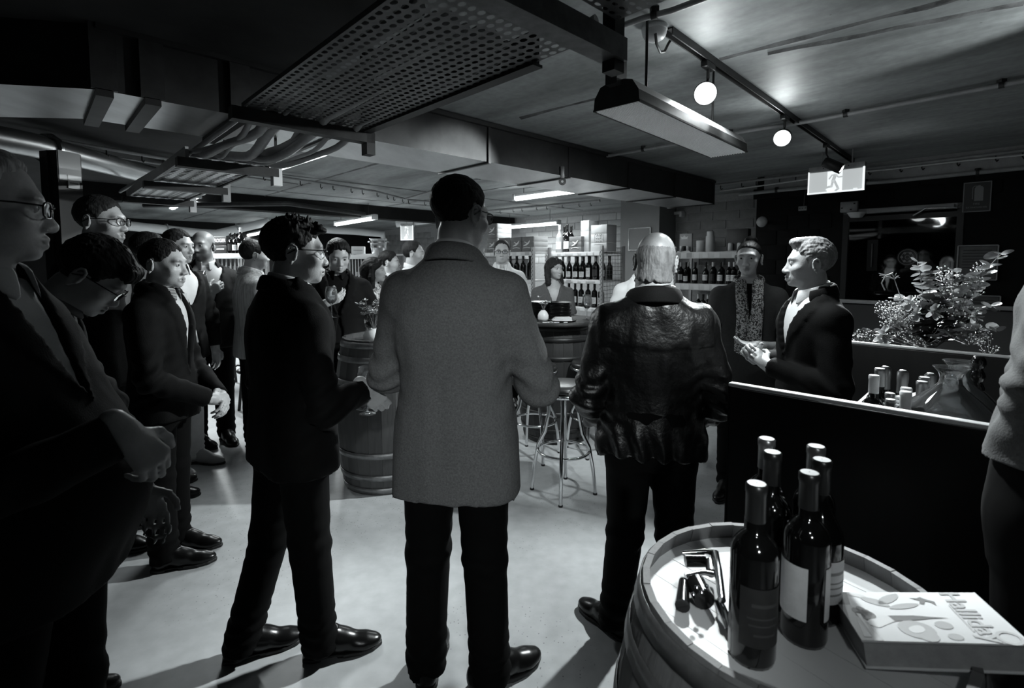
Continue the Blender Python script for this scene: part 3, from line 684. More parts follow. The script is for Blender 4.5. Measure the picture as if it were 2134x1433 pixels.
# ------------------------------------------------------------------ implicit-surface modeller for people
def axis(lo, hi, coarse, bands=()):
    """grid coordinates, fine inside the bands (a, b, step)"""
    pts = [lo]; x = lo
    while x < hi:
        st = coarse
        for a, b, s in bands:
            if a - 1e-9 <= x < b: st = min(st, s)
            elif x < a: st = min(st, max(s, (a - x) * .6))
        x += st; pts.append(x)
    return np.array(pts, np.float32)
class Field:
    def __init__(s, xs, ys, zs):
        s.ax = (xs, ys, zs); s.f = np.full((len(xs), len(ys), len(zs)), .25, np.float32)
    def sub(s, lo, hi, pad):
        sl = []
        for a, l, h in zip(s.ax, lo, hi):
            i0 = max(0, int(np.searchsorted(a, l - pad)) - 2); i1 = min(len(a), int(np.searchsorted(a, h + pad)) + 2)
            if i1 <= i0: return None, None
            sl.append(slice(i0, i1))
        P = [s.ax[0][sl[0]][:, None, None], s.ax[1][sl[1]][None, :, None], s.ax[2][sl[2]][None, None, :]]
        return tuple(sl), P
    def put(s, sl, d, k, mode='u'):
        f = s.f[sl]
        if mode == 'u':
            if k > 0:
                h = np.clip(.5 + .5 * (f - d) / k, 0, 1); s.f[sl] = f + (d - f) * h - k * h * (1 - h)
            else: s.f[sl] = np.minimum(f, d)
        else:                      # subtract d
            d = -d
            if k > 0:
                h = np.clip(.5 - .5 * (f - d) / k, 0, 1); s.f[sl] = f + (d - f) * h + k * h * (1 - h)
            else: s.f[sl] = np.maximum(f, d)
    def cone(s, a, b, r1, r2, k=.02, mode='u', flat=None):
        a = np.array(a, np.float32); b = np.array(b, np.float32); r = max(r1, r2)
        sl, P = s.sub(np.minimum(a, b) - r, np.maximum(a, b) + r, k + .02)
        if sl is None: return s
        ba = b - a; L = float(ba @ ba) + 1e-12
        p = [P[i] - a[i] for i in range(3)]
        h = np.clip((p[0] * ba[0] + p[1] * ba[1] + p[2] * ba[2]) / L, 0, 1)
        d = np.sqrt((p[0] - h * ba[0]) ** 2 + (p[1] - h * ba[1]) ** 2 + (p[2] - h * ba[2]) ** 2) - (r1 + (r2 - r1) * h)
        s.put(sl, d, k, mode); return s
    def ell(s, c, r, k=.02, Rm=None, mode='u'):
        """ellipsoid; Rm = 3x3, columns are its axes"""
        c = np.array(c, np.float32); r = np.array(r, np.float32)
        ext = r if Rm is None else np.abs(Rm) @ r
        sl, P = s.sub(c - ext, c + ext, k + .02)
        if sl is None: return s
        p = [P[i] - c[i] for i in range(3)]
        if Rm is not None:
            p = [p[0] * Rm[0, i] + p[1] * Rm[1, i] + p[2] * Rm[2, i] for i in range(3)]
        k0 = np.sqrt((p[0] / r[0]) ** 2 + (p[1] / r[1]) ** 2 + (p[2] / r[2]) ** 2)
        k1 = np.sqrt((p[0] / r[0] ** 2) ** 2 + (p[1] / r[1] ** 2) ** 2 + (p[2] / r[2] ** 2) ** 2) + 1e-6
        s.put(sl, k0 * (k0 - 1) / k1, k, mode); return s
    def profile(s, rows, k=.03, off=0.0, spine=None, pw=2.4, mode='u'):
        """stack of super-ellipses: rows of (z, rx, ry, cx, cy)"""
        rows = sorted(rows); zz = np.array([q[0] for q in rows]); z0, z1 = zz[0], zz[-1]
        A = [np.array([q[i] for q in rows]) for i in range(1, 5)]
        mx = float(max(A[0])) + abs(off); my = float(max(A[1])) + abs(off)
        lo = (float(min(A[2])) - mx, float(min(A[3])) - my, z0); hi = (float(max(A[2])) + mx, float(max(A[3])) + my, z1)
        sl, P = s.sub(lo, hi, k + .03)
        if sl is None: return s
        z = P[2]; zf = z.ravel()
        g = lambda v: _smooth_interp(zf, zz, v)[None, None, :].astype(np.float32)
        rx, ry, cx, cy = g(A[0]) + off, g(A[1]) + off, g(A[2]), g(A[3])
        u, v = np.abs(P[0] - cx) / rx, np.abs(P[1] - cy) / ry
        q = (u ** pw + v ** pw) ** (1 / pw)
        d = (q - 1) * np.minimum(rx, ry)
        d = np.maximum(d, np.maximum(z0 - off - z, z - z1 - off))
        s.put(sl, d, k, mode); return s
    def clip(s, fn, k=0):
        """keep where fn(x, y, z) < 0"""
        d = fn(s.ax[0][:, None, None], s.ax[1][None, :, None], s.ax[2][None, None, :])
        s.f = np.maximum(s.f, d.astype(np.float32)); return s
    def add(s, fn):
        s.f = s.f + fn(s.ax[0][:, None, None], s.ax[1][None, :, None], s.ax[2][None, None, :]).astype(np.float32); return s
    def mesh(s):
        f = s.f.copy()
        f[0] = f[-1] = .1; f[:, 0] = f[:, -1] = .1; f[:, :, 0] = f[:, :, -1] = .1
        ins = f < 0
        c = np.zeros(tuple(n - 1 for n in f.shape), np.int8)
        for i in (0, 1):
            for j in (0, 1):
                for k in (0, 1): c += ins[i:i + c.shape[0], j:j + c.shape[1], k:k + c.shape[2]]
        I = np.argwhere((c > 0) & (c < 8))
        if not len(I): return np.zeros((0, 3)), np.zeros((0, 4), int)
        idx = np.full(c.shape, -1, np.int32); idx[I[:, 0], I[:, 1], I[:, 2]] = np.arange(len(I))
        acc = np.zeros((len(I), 3)); cnt = np.zeros(len(I))
        cor = [(i, j, k) for i in (0, 1) for j in (0, 1) for k in (0, 1)]
        val = {q: f[I[:, 0] + q[0], I[:, 1] + q[1], I[:, 2] + q[2]] for q in cor}
        for q in cor:
            for ax in range(3):
                if q[ax]: continue
                q2 = list(q); q2[ax] = 1; q2 = tuple(q2); a, b = val[q], val[q2]
                m = (a < 0) != (b < 0); t = np.zeros(len(I)); t[m] = a[m] / (a[m] - b[m])
                p = np.array(q, float)[None].repeat(len(I), 0); p[:, ax] += t
                acc[m] += p[m]; cnt[m] += 1
        loc = acc / cnt[:, None]
        V = np.zeros((len(I), 3))
        for ax in range(3):
            a = s.ax[ax].astype(float); V[:, ax] = a[I[:, ax]] + loc[:, ax] * (a[I[:, ax] + 1] - a[I[:, ax]])
        Q = []
        for ax in range(3):
            s0 = [slice(None)] * 3; s1 = [slice(None)] * 3; s0[ax] = slice(0, -1); s1[ax] = slice(1, None)
            A, B = ins[tuple(s0)], ins[tuple(s1)]
            E = np.argwhere(A != B)
            o1, o2 = (ax + 1) % 3, (ax + 2) % 3
            ok = (E[:, o1] > 0) & (E[:, o2] > 0) & (E[:, o1] < f.shape[o1] - 1) & (E[:, o2] < f.shape[o2] - 1); E = E[ok]
            fl = A[E[:, 0], E[:, 1], E[:, 2]]
            def cell(d1, d2):
                C = E.copy(); C[:, o1] -= d1; C[:, o2] -= d2; return idx[C[:, 0], C[:, 1], C[:, 2]]
            q = np.stack([cell(1, 1), cell(0, 1), cell(0, 0), cell(1, 0)], 1)
            q[~fl] = q[~fl][:, ::-1]; Q.append(q)
        return V, np.concatenate(Q)
def _smooth_interp(x, xp, yp):
    """cosine-eased linear interpolation keeps profiles round"""
    i = np.clip(np.searchsorted(xp, x) - 1, 0, len(xp) - 2)
    t = np.clip((x - xp[i]) / (xp[i + 1] - xp[i]), 0, 1)
    # Catmull-Rom with clamped ends
    y0 = yp[np.maximum(i - 1, 0)]; y1 = yp[i]; y2 = yp[i + 1]; y3 = yp[np.minimum(i + 2, len(yp) - 1)]
    m1, m2 = (y2 - y0) / 2, (y3 - y1) / 2
    return (2 * t ** 3 - 3 * t ** 2 + 1) * y1 + (t ** 3 - 2 * t ** 2 + t) * m1 + (-2 * t ** 3 + 3 * t ** 2) * y2 + (t ** 3 - t ** 2) * m2
_tab = np.random.default_rng(3).random((32, 32, 32)).astype(np.float32) * 2 - 1
def vnoise(P, sc, seed=0):
    p = P * np.asarray(sc, float) + seed * 7.31; i = np.floor(p).astype(int); t = p - i; t = t * t * (3 - 2 * t); r = 0
    for a in (0, 1):
        for b in (0, 1):
            for c in (0, 1):
                wgt = (t[:, 0] if a else 1 - t[:, 0]) * (t[:, 1] if b else 1 - t[:, 1]) * (t[:, 2] if c else 1 - t[:, 2])
                r = r + wgt * _tab[(i[:, 0] + a) % 32, (i[:, 1] + b) % 32, (i[:, 2] + c) % 32]
    return r
def np_mesh(name, V, Q, m, tone=None):
    me = bpy.data.meshes.new(name); n = len(V)
    me.vertices.add(n); me.vertices.foreach_set('co', V.astype(np.float32).ravel())
    k = len(Q); me.loops.add(4 * k); me.loops.foreach_set('vertex_index', Q.astype(np.int32).ravel())
    me.polygons.add(k); me.polygons.foreach_set('loop_start', np.arange(0, 4 * k, 4, dtype=np.int32))
    try: me.polygons.foreach_set('loop_total', np.full(k, 4, np.int32))
    except Exception: pass
    me.polygons.foreach_set('use_smooth', np.ones(k, bool))
    me.materials.append(m)
    if tone is not None:
        a = me.attributes.new('tone', 'FLOAT', 'POINT'); a.data.foreach_set('value', tone.astype(np.float32))
    me.update(calc_edges=True); me.validate(); return me
def normals(V, Q):
    N = np.zeros_like(V); a = V[Q[:, 2]] - V[Q[:, 0]]; b = V[Q[:, 3]] - V[Q[:, 1]]; fn = np.cross(a, b)
    for j in range(4): np.add.at(N, Q[:, j], fn)
    return N / (np.linalg.norm(N, axis=1, keepdims=True) + 1e-9)
def rot3(yaw=0, pitch=0, roll=0):
    """head turn: yaw + = to the person's right, pitch + = down, roll + = to the right"""
    y, p, r = R(yaw), R(pitch), R(roll)
    Rz = np.array([[math.cos(y), math.sin(y), 0], [-math.sin(y), math.cos(y), 0], [0, 0, 1]])
    Rx = np.array([[1, 0, 0], [0, math.cos(p), math.sin(p)], [0, -math.sin(p), math.cos(p)]])
    Ry = np.array([[math.cos(r), 0, math.sin(r)], [0, 1, 0], [-math.sin(r), 0, math.cos(r)]])
    return (Rz @ Rx @ Ry).astype(np.float64)

# ------------------------------------------------------------------ body pieces
def head_prims(F_, T, c, h, fem=False, ears=True, wide=1.0, nose=1.0, jaw=1.0):
    """T: 3x3 head axes, c: head centre (eye level), h: scale (1 = 0.23 m tall head)"""
    def p(x, y, z): return c + T @ (np.array((x * wide, y, z)) * h)
    def e(x, y, z, r, k, mode='u', Rm=None): F_.ell(p(x, y, z), (r[0] * h * wide, r[1] * h, r[2] * h), k * h, T if Rm is None else T @ Rm, mode)
    def cn(a, b, r1, r2, k, mode='u'): F_.cone(p(*a), p(*b), r1 * h, r2 * h, k * h, mode)
    e(0, -.014, .036, (.075, .096, .079), .02)
    e(0, .03, -.022, (.064, .066, .075), .03)
    jw = .049 if not fem else .043
    e(0, .038, -.074, (jw * jaw, .050, .037), .025)
    e(0, .076, -.098, (.019 * jaw, .016, .014), .022)
    cn((-.034, .078, .020), (.034, .078, .020), .013, .013, .022)
    for s in (-1, 1):
        e(s * .044, .062, -.028, (.02, .018, .018), .022)
        e(s * .033, .100, .001, (.017, .016, .013), .016, 'd')
        e(s * .0325, .0775, .0035, (.0155, .0135, .0115), .004)
        cn((s * .021, .094, .0035), (s * .044, .084, .0015), .0016, .0016, .004, 'd')
    cn((0, .086, .006), (0, .106 + .006 * (nose - 1), -.036), .0075, .0125 * nose, .012)
    for s in (-1, 1): e(s * .0125, .098, -.041, (.0095 * nose, .0125, .0085), .008)
    for s in (-1, 1): e(s * .0075, .103, -.0495, (.0042, .006, .004), .003, 'd')
    cn((-.021, .086, -.0675), (0, .0965, -.0655), .0035, .0075, .008); cn((.021, .086, -.0675), (0, .0965, -.0655), .0035, .0075, .008)
    cn((-.017, .086, -.0775), (0, .0945, -.0785), .005, .0085, .008); cn((.017, .086, -.0775), (0, .0945, -.0785), .005, .0085, .008)
    cn((-.024, .094, -.0725), (.024, .094, -.0725), .0022, .0022, .004, 'd')
    cn((0, .103, -.0725), (0, .103, -.0725), .003, .003, .004, 'd')
    if ears:
        for s in (-1, 1):
            a = R(18) * s; Rz = np.array([[math.cos(a), math.sin(a), 0], [-math.sin(a), math.cos(a), 0], [0, 0, 1.]])
            b = R(-12); Rx = np.array([[1, 0, 0], [0, math.cos(b), -math.sin(b)], [0, math.sin(b), math.cos(b)]])
            Re = Rz @ Rx
            e(s * .0785, -.014, -.014, (.0050, .0175, .027), .005, 'u', Re)
            def q_(y_, z_, o_=.0): # a point in the plane of the ear
                v = Re @ np.array((s * (.006 + o_), y_, z_)); return (s * .0785 + v[0], -.014 + v[1], -.012 + v[2])
            rim = [(.010, .002), (.012, .018), (.006, .029), (-.006, .033), (-.017, .026), (-.0205, .010), (-.017, -.008), (-.008, -.022), (.001, -.032)]
            for a_, b_ in zip(rim[:-1], rim[1:]): cn(q_(*a_), q_(*b_), .0042, .0042, .003)
            anti = [(-.002, .020), (-.010, .010), (-.009, -.006), (-.001, -.016)]
            for a_, b_ in zip(anti[:-1], anti[1:]): cn(q_(*a_, -.002), q_(*b_, -.002), .0034, .0034, .003)
            cn(q_(.002, -.030), q_(.0045, -.026), .0062, .005, .004); cn(q_(.012, -.006), q_(.010, -.012), .004, .0036, .003)
            e(*q_(.003, -.004, .003), (.006, .0065, .008), .003, 'd', Re)
def hand_prims(F_, w, d, n, side, h=1.0, curl=.35, thumb=.5, k=.012, curls=None, spread=.0):
    """w wrist, d finger direction, n direction the palm faces, side +1 right / -1 left"""
    w = np.array(w, float); d = np.array(d, float); d /= np.linalg.norm(d)
    n = np.array(n, float); n -= d * (n @ d); n /= np.linalg.norm(n)
    t = np.cross(d, n) * side
    kn = [(.029, .088), (.0095, .093), (-.0100, .088), (-.0275, .078)]
    seg = [(.041, .026, .021), (.045, .029, .022), (.041, .027, .021), (.033, .020, .019)]
    F_.cone(w - d * .03, w + d * .02, .027 * h, .026 * h, .02)
    for i, (a, b) in enumerate(kn):
        F_.cone(w + t * a * .55 * h + d * .012 * h, w + (t * a + d * (b - .004)) * h, .0145 * h, .0118 * h, k)
    F_.cone(w + (t * .018 + d * .03 + n * .008) * h, w + (t * .030 + d * .05 + n * .008) * h, .015 * h, .012 * h, k)
    tips = []
    for i, (a, b) in enumerate(kn):
        p = w + (t * a + d * b) * h; ang = 0; cu = curl if curls is None else curls[i]
        base = d + t * (spread * (1.5 - i) * .12)
        for j, L in enumerate(seg[i]):
            ang += cu * R((62, 82, 55)[j])
            q = base * math.cos(ang) + n * math.sin(ang); q /= np.linalg.norm(q)
            p2 = p + q * L * h; rr = (.0092, .0083, .0074)
            F_.cone(p, p2, rr[j] * h * (.9 if i == 3 else 1), (rr[j] - .0008) * h * (.9 if i == 3 else 1), .003); p = p2
        tips.append(p)
    p = w + (t * .026 + d * .026 + n * .006) * h
    for j, L in enumerate((.042, .033, .026)):
        q = (t * (.85, .40, .10)[j] + d * (.62, .80, .85)[j] + n * ((.30, .55, .75)[j] * thumb * 2)); q /= np.linalg.norm(q)
        p2 = p + q * L * h; F_.cone(p, p2, (.0135, .0112, .0100)[j] * h, (.0115, .0102, .0085)[j] * h, .006); p = p2
    return tips, p
TORSO = [  # z, rx, ry at 1.75 m: bare body
    (.80, .165, .105), (.90, .172, .112), (.98, .160, .108), (1.08, .145, .10), (1.18, .155, .108), (1.28, .168, .115),
    (1.36, .158, .108), (1.42, .125, .092), (1.46, .090, .076), (1.50, .062, .060)]
JACKET = [(.62, .215, .150), (.70, .215, .150), (.82, .212, .148), (.93, .202, .142), (1.03, .186, .132), (1.10, .180, .128), (1.20, .190, .134), (1.29, .198, .138),
    (1.35, .188, .130), (1.40, .158, .116), (1.445, .118, .100), (1.485, .088, .086), (1.52, .072, .074)]
EYE = {}
def eye_mesh(h):
    if 'e' not in EYE:
        b = MB(); pr = []
        for i in range(9):
            a = math.pi * i / 8; pr.append((.0122 * math.sin(a) + 1e-5, .0122 * math.cos(a)))
        b.cm = 1; b.lathe([(1e-5, .0123)] + [(.0122 * math.sin(x), .0123 * math.cos(x)) for x in (.25, .5)], 14); b.cm = 0
        b.lathe([(.0122 * math.sin(x), .0122 * math.cos(x)) for x in (.5, .8, 1.2, 1.7, 2.3, 3.1)], 14)
        EYE['e'] = b.mesh('eye', [M['eye_white'], M['eye_iris']])
    return EYE['e']
defmat('eye_white', .42, .15); defmat('eye_iris', .012, .1)
defmat('skin', .40, .42, attr='tone', noise=(60, .93, 1.06), bump=(180, .10))
defmat('hair_dark', .008, .6, spec=.2, noise=(25, .5, 1.6, (1, 1, .35)), bump=(120, .45, (1, 1, .15)))
defmat('hair_brown', .022, .65, spec=.15, noise=(25, .5, 1.6, (1, 1, .35)), bump=(120, .45, (1, 1, .15)))
defmat('hair_fair', .20, .55, spec=.3, noise=(35, .45, 1.5, (1, 1, .35)), bump=(120, .5, (1, 1, .2)))
defmat('hair_grey', .17, .6, spec=.2, noise=(40, .55, 1.35, (1, 1, .4)), bump=(130, .5, (1, 1, .2)))
defmat('hair_silver', .33, .6, spec=.2, noise=(40, .6, 1.3, (1, 1, .4)), bump=(130, .5, (1, 1, .2)))
defmat('suit_black', .0032, .8, spec=.14, noise=(30, .8, 1.2), bump=(250, .15))
defmat('suit_dark', .007, .8, spec=.18, noise=(30, .8, 1.2), bump=(250, .15))
defmat('leather', .0022, .38, spec=.40, noise=(12, .7, 1.3), bump=(55, .30))
defmat('tweed', .13, .9, spec=.2, noise=(160, .7, 1.25), bump=(260, .3))
defmat('stripe_cloth', .30, .85, noise=(60, .45, 1.3, (1, 1, .04)), bump=(200, .3))
defmat('white_cloth', .62, .7, noise=(14, .93, 1.04), bump=(160, .1))
defmat('pale_cloth', .48, .8, noise=(14, .9, 1.05), bump=(160, .1))
defmat('light_shirt', .50, .75, noise=(14, .92, 1.05), bump=(160, .1))
defmat('grey_cloth', .16, .8, noise=(60, .85, 1.12), bump=(200, .2))
defmat('mid_cloth', .09, .8, spec=.25, noise=(60, .85, 1.12), bump=(200, .2))
defmat('jacket_grey', .034, .8, spec=.25, noise=(60, .85, 1.12), bump=(200, .2))
defmat('dark_cloth', .014, .8, spec=.2, noise=(60, .85, 1.12), bump=(200, .2))
defmat('trouser_black', .0025, .85, spec=.1, noise=(40, .8, 1.2))
defmat('shoe_black', .004, .28, spec=.4, bump=(30, .08))
defmat('shoe_pale', .30, .5); defmat('sole', .012, .6)
defmat('frame_black', .008, .25); defmat('button', .02, .3)
defmat('belt', .012, .3)
def pattern_mat(name, lo, hi, scale):
    m = mat(name, .5, .7); nt = m.node_tree; b = nt.nodes['Principled BSDF']
    tc = nt.nodes.new('ShaderNodeTexCoord'); n = nt.nodes.new('ShaderNodeTexNoise'); n.inputs['Scale'].default_value = scale; n.inputs['Detail'].default_value = 3; n.inputs['Distortion'].default_value = 1.5
    r = nt.nodes.new('ShaderNodeValToRGB'); r.color_ramp.elements[0].position = .46; r.color_ramp.elements[1].position = .54
    r.color_ramp.elements[0].color = (lo, lo, lo, 1); r.color_ramp.elements[1].color = (hi, hi, hi, 1)
    nt.links.new(tc.outputs['Object'], n.inputs['Vector']); nt.links.new(n.outputs['Fac'], r.inputs[0]); nt.links.new(r.outputs[0], b.inputs['Base Color'])
    M[name] = m
pattern_mat('floral', .16, .62, 26); pattern_mat('scarf_print', .02, .42, 60)
def stripe_mat():
    m = mat('striped_collar', .5, .7); nt = m.node_tree; b = nt.nodes['Principled BSDF']
    tc = nt.nodes.new('ShaderNodeTexCoord'); wv = nt.nodes.new('ShaderNodeTexWave'); wv.bands_direction = 'Z'; wv.inputs['Scale'].default_value = 42
    r = nt.nodes.new('ShaderNodeValToRGB'); r.color_ramp.interpolation = 'CONSTANT'; r.color_ramp.elements[1].position = .6
    r.color_ramp.elements[0].color = (.02, .02, .02, 1); r.color_ramp.elements[1].color = (.5, .5, .5, 1)
    nt.links.new(tc.outputs['Object'], wv.inputs['Vector']); nt.links.new(wv.outputs['Fac'], r.inputs[0]); nt.links.new(r.outputs[0], b.inputs['Base Color']); M['striped'] = m
stripe_mat()
SHOE = {}
def shoe_mesh(kind):
    if kind in SHOE: return SHOE[kind]
    m = M['shoe_black'] if kind == 'black' else M['shoe_pale']
    st = .0055
    G = Field(axis(-.07, .07, st), axis(-.11, .23, st), axis(-.01, .14, st))
    G.ell((0, -.055, .05), (.036, .042, .052), .02); G.cone((0, -.05, .06), (0, .05, .055), .036, .040, .03)
    G.cone((0, .0, .095), (0, -.02, .11), .040, .042, .03); G.cone((0, .04, .052), (.004, .13, .030), .042, .036, .03)
    G.ell((.006, .135, .030), (.043, .070, .030), .02)
    G.clip(lambda x, y, z: .012 - z + 0 * x + 0 * y); G.clip(lambda x, y, z: z - .112 + 0 * x + 0 * y)
    V, Q = G.mesh(); up = np_mesh('shoe_upper', V, Q, m)
    G = Field(axis(-.07, .07, st), axis(-.11, .23, st), axis(-.012, .04, .004))
    sl, P = G.sub((-.07, -.11, -.012), (.07, .23, .04), 0)
    y = P[1]; wd = np.interp(y.ravel(), [-.10, -.06, 0, .06, .12, .17, .205], [.02, .039, .036, .042, .048, .038, .012])[None, :, None]
    d = np.maximum(np.abs(P[0] - .004 * (y > .05)) - wd, np.maximum(y - .207, -.100 - y)); d = np.maximum(d, np.maximum(P[2] - (.018 - .0 * y), .0005 - P[2] + 0 * y))
    d = np.maximum(d, np.where((y > -.03) & (y < .03), .010 - P[2], -1) + 0 * d)
    G.f[sl] = d; V, Q = G.mesh(); so = np_mesh('shoe_sole', V, Q, M['sole'])
    b = MB()
    for k in range(4): b.tube([(-.018, .03 + .014 * k, .093 - .010 * k), (0, .034 + .014 * k, .098 - .010 * k), (.018, .03 + .014 * k, .093 - .010 * k)], .0026, 6)
    SHOE[kind] = (up, so, b.mesh('laces', M['sole'])); return SHOE[kind]

def band(name, rows, m, parent, thick=.003, n_=None, closed=False):
    """a strip lofted through rows of points, given thickness"""
    V = [p for r in rows for p in r]; k = len(rows[0]); Fc = []
    for i in range(len(rows) - (0 if closed else 1)):
        j2 = (i + 1) % len(rows)
        for j in range(k - 1): Fc.append((i * k + j, j2 * k + j, j2 * k + j + 1, i * k + j + 1))
    me = pymesh(name, V, Fc, m, True); o = link(name, me, parent)
    md = o.modifiers.new('solid', 'SOLIDIFY'); md.thickness = thick; md.offset = 0
    sb = o.modifiers.new('sub', 'SUBSURF'); sb.levels = 1; sb.render_levels = 1
    return o

# ------------------------------------------------------------------ a person
def person(label, x, y, phi, H=1.75, W=1.0, head=(0, 0, 0), lean=(0, 0), armR=None, armL=None, handR=None, handL=None,
           outfit='suit', cloth='suit_black', trouser='trouser_black', shirt='white_cloth', collar=True, hem=.80, vdepth=1.06, vwide=.075,
           hair='short', haircol='hair_dark', beard=0.0, glasses=False, fem=False, skin=1.0, belly=0.0, sleeve=1.0, legs=None, feet=True,
           near=False, group=None, seed=0, nose=1.0, wide=1.0, headfwd=.03, shoekind='black', hairth=.012, jaw=1.0, jcollar=True, neck=1.0, headscale=1.0,
           shoulder=1.0, flare=0.0, lapel=True, footdir=(12, -12), soft=False, belt=False):
    s = H / 1.75; hs = s * headscale * (1.0 if not fem else .97)
    fine = .0038 if near else (.0052 if y < 4.2 else .0075)
    # --- joints
    lx, ly = lean
    def spine(z):           # sideways / forward shift of the body axis with height
        t = np.clip((np.asarray(z, float) / s - .92) / .56, 0, 1.25); t = t * t * (3 - 2 * np.minimum(t, 1)) if not np.isscalar(t) else t
        return lx * t, ly * t
    def SP(z):
        a, b = spine(np.array([z])); return float(a[0]), float(b[0])
    sx_, sy_ = SP(1.42 * s)
    shX = .170 * s * W * shoulder
    SR = np.array((shX + sx_, sy_ - .005, 1.365 * s)); SL = np.array((-shX + sx_, sy_ - .005, 1.365 * s))
    def arm(spec, side):
        if spec is None: spec = ((.265, .0, 1.12), (.27, .09, .87))
        e, w_ = [np.array((q[0] * side * (W if abs(q[0]) > .12 else 1), q[1], q[2])) * s for q in spec]
        return e, w_
    ER, WR = arm(armR, 1); EL, WL = arm(armL, -1)
    hdR = dict(d=None, n=None, curl=.3, thumb=.4); hdR.update(handR or {})
    hdL = dict(d=None, n=None, curl=.3, thumb=.4); hdL.update(handL or {})
    for hd, E_, W_, sd in ((hdR, ER, WR, 1), (hdL, EL, WL, -1)):
        if hd['d'] is None:
            v = (W_ - E_); hd['d'] = v / np.linalg.norm(v)
        if hd['n'] is None: hd['n'] = (-sd, .15, 0)
    T = rot3(*head); nx, ny = SP(1.47 * s)
    NB = np.array((nx, ny - .01 * s, 1.455 * s))
    Hh = .115 * hs
    HC = np.array((nx, ny + headfwd * s, 0)) ; HC[2] = H - Hh - .004
    # tilt the head about the top of the neck
    piv = np.array((nx, ny + headfwd * s * .6 - .012, HC[2] - .095 * hs))
    HC = piv + T @ (HC - piv)
    if ly > .12: HC[2] -= ly * .30
    loX = min(-.32 * W * s, EL[0] - .1, WL[0] - .1, HC[0] - .2); hiX = max(.32 * W * s, ER[0] + .1, WR[0] + .1, HC[0] + .2)
    loY = min(-.22 * s, sy_ - .22, ER[1] - .1, EL[1] - .1); hiY = max(.24 * s, sy_ + .24 + belly, WR[1] + .2, WL[1] + .2, HC[1] + .17)
    zmin = .05
    # --- legs
    hipw = .088 * s * (W + 1) / 2
    if legs is None: legs = [((.095, .0), (.10, .02)), ((-.095, .0), (-.10, -.0))]     # ((knee x, y), (ankle x, y)) right, left
    LG = [(np.array((sd * hipw, 0, .88 * s)), np.array((k[0] * s, k[1] * s, .48 * s)), np.array((a[0] * s, a[1] * s, .085 * s))) for (k, a), sd in zip(legs, (1, -1))]
    loX = min(loX, LG[1][2][0] - .12); hiX = max(hiX, LG[0][2][0] + .12); loY = min(loY, *(l[2][1] - .14 for l in LG)); hiY = max(hiY, *(l[2][1] + .14 for l in LG))
    # --- the body: one surface from crown to ankle
    bands = [[], [], []]
    def fineb(c, r, f=fine):
        for i in range(3): bands[i].append((c[i] - r[i], c[i] + r[i], f))
    fineb(HC, (.115 * hs, .15 * hs, .15 * hs))
    hc = []
    for hd, W_ in ((hdR, WR), (hdL, WL)):
        dd = np.array(hd['d'], float); dd /= np.linalg.norm(dd); c = W_ + dd * .07 * s; hc.append(c)
        if not hd.get('hide'): fineb(c, (.105 * s,) * 3, (.0062 if near or y < 4.2 else .009) if hd.get('fine') else .011)
    zt = max(H + .06, HC[2] + .16)
    G = Field(axis(loX, hiX, .02, bands[0]), axis(loY, hiY, .02, bands[1]), axis(zmin, zt, .025, bands[2]))
    rows = [(z * s, rx * s * W * (.94 if fem and 1.0 < z < 1.15 else 1), ry * s, SP(z * s)[0], SP(z * s)[1]) for z, rx, ry in TORSO]
    G.profile(rows, .03)
    for a, b, c in LG: G.cone(a, b, .085 * s, .055 * s, .03).cone(b, c, .052 * s, .036 * s, .03)
    for S_, E_, W_ in ((SR, ER, WR), (SL, EL, WL)):
        G.cone(NB + np.array((0, 0, -.02 * s)), S_, .05 * s, .052 * s, .04)
        G.cone(S_, E_, .050 * s, .040 * s, .03).cone(E_, W_, .039 * s, .026 * s, .02)
    nr = (.056 if not fem else .046) * s * neck
    G.cone(NB + np.array((0, -.005, -.03 * s)), HC + T @ np.array((0, -.022, -.065)) * hs, nr * 1.06, nr, .03)
    if not fem: G.cone(HC + T @ np.array((0, -.01, -.09)) * hs, NB + np.array((0, .03 * s, .0)), nr * .8, nr * .7, .03)
    head_prims(G, T, HC, hs, fem, True, wide, nose, jaw)
    for W_, hd, sd in ((WR, hdR, 1), (WL, hdL, -1)):
        if not hd.get('hide'): hand_prims(G, W_, hd['d'], hd['n'], sd, s * (1 if not fem else .92), hd['curl'], hd['thumb'], curls=hd.get('curls'), spread=hd.get('spread', 0))
    V, Q = G.mesh()
    Lh = (V - HC) @ T / hs          # head-local coordinates for skin tone
    tone = np.full(len(V), skin)
    inh = (np.abs(Lh) < (.13, .14, .14)).all(1)
    ax_, ay, az = np.abs(Lh[:, 0]), Lh[:, 1], Lh[:, 2]
    sg = lambda v, w_: 1 / (1 + np.exp(-np.clip(v / w_, -30, 30)))
    brow = sg(.0055 - np.abs(az - (.0225 - 2.2 * (ax_ - .034) ** 2 * 6)), .0015) * sg(.0215 - np.abs(ax_ - .034), .003) * sg(ay - .055, .004)
    lid = sg(.0022 - np.abs(az - .0035), .0012) * sg(.013 - np.abs(ax_ - .0325), .002) * sg(ay - .07, .004)
    lips = sg(.010 - np.abs(az + .0725), .002) * sg(.021 - ax_, .003) * sg(ay - .078, .004)
    st = sg(-az - .047 - .35 * np.maximum(ax_ - .03, 0) + .9 * np.maximum(.05 - ay, 0) * 0, .006) * sg(ay - (-.02), .02) * sg(az + .125, .01)
    st = np.maximum(st, sg(ax_ - .052, .006) * sg(.0 - az, .012) * sg(ay - .0, .008) * sg(.055 - ay, .012) * .8)
    st = st * (1 - lips * .8)
    fac = (1 - .72 * brow * (1 if not fem else .8)) * (1 - .55 * lid) * (1 - (.30 if not fem else .42) * lips) * (1 - beard * st)
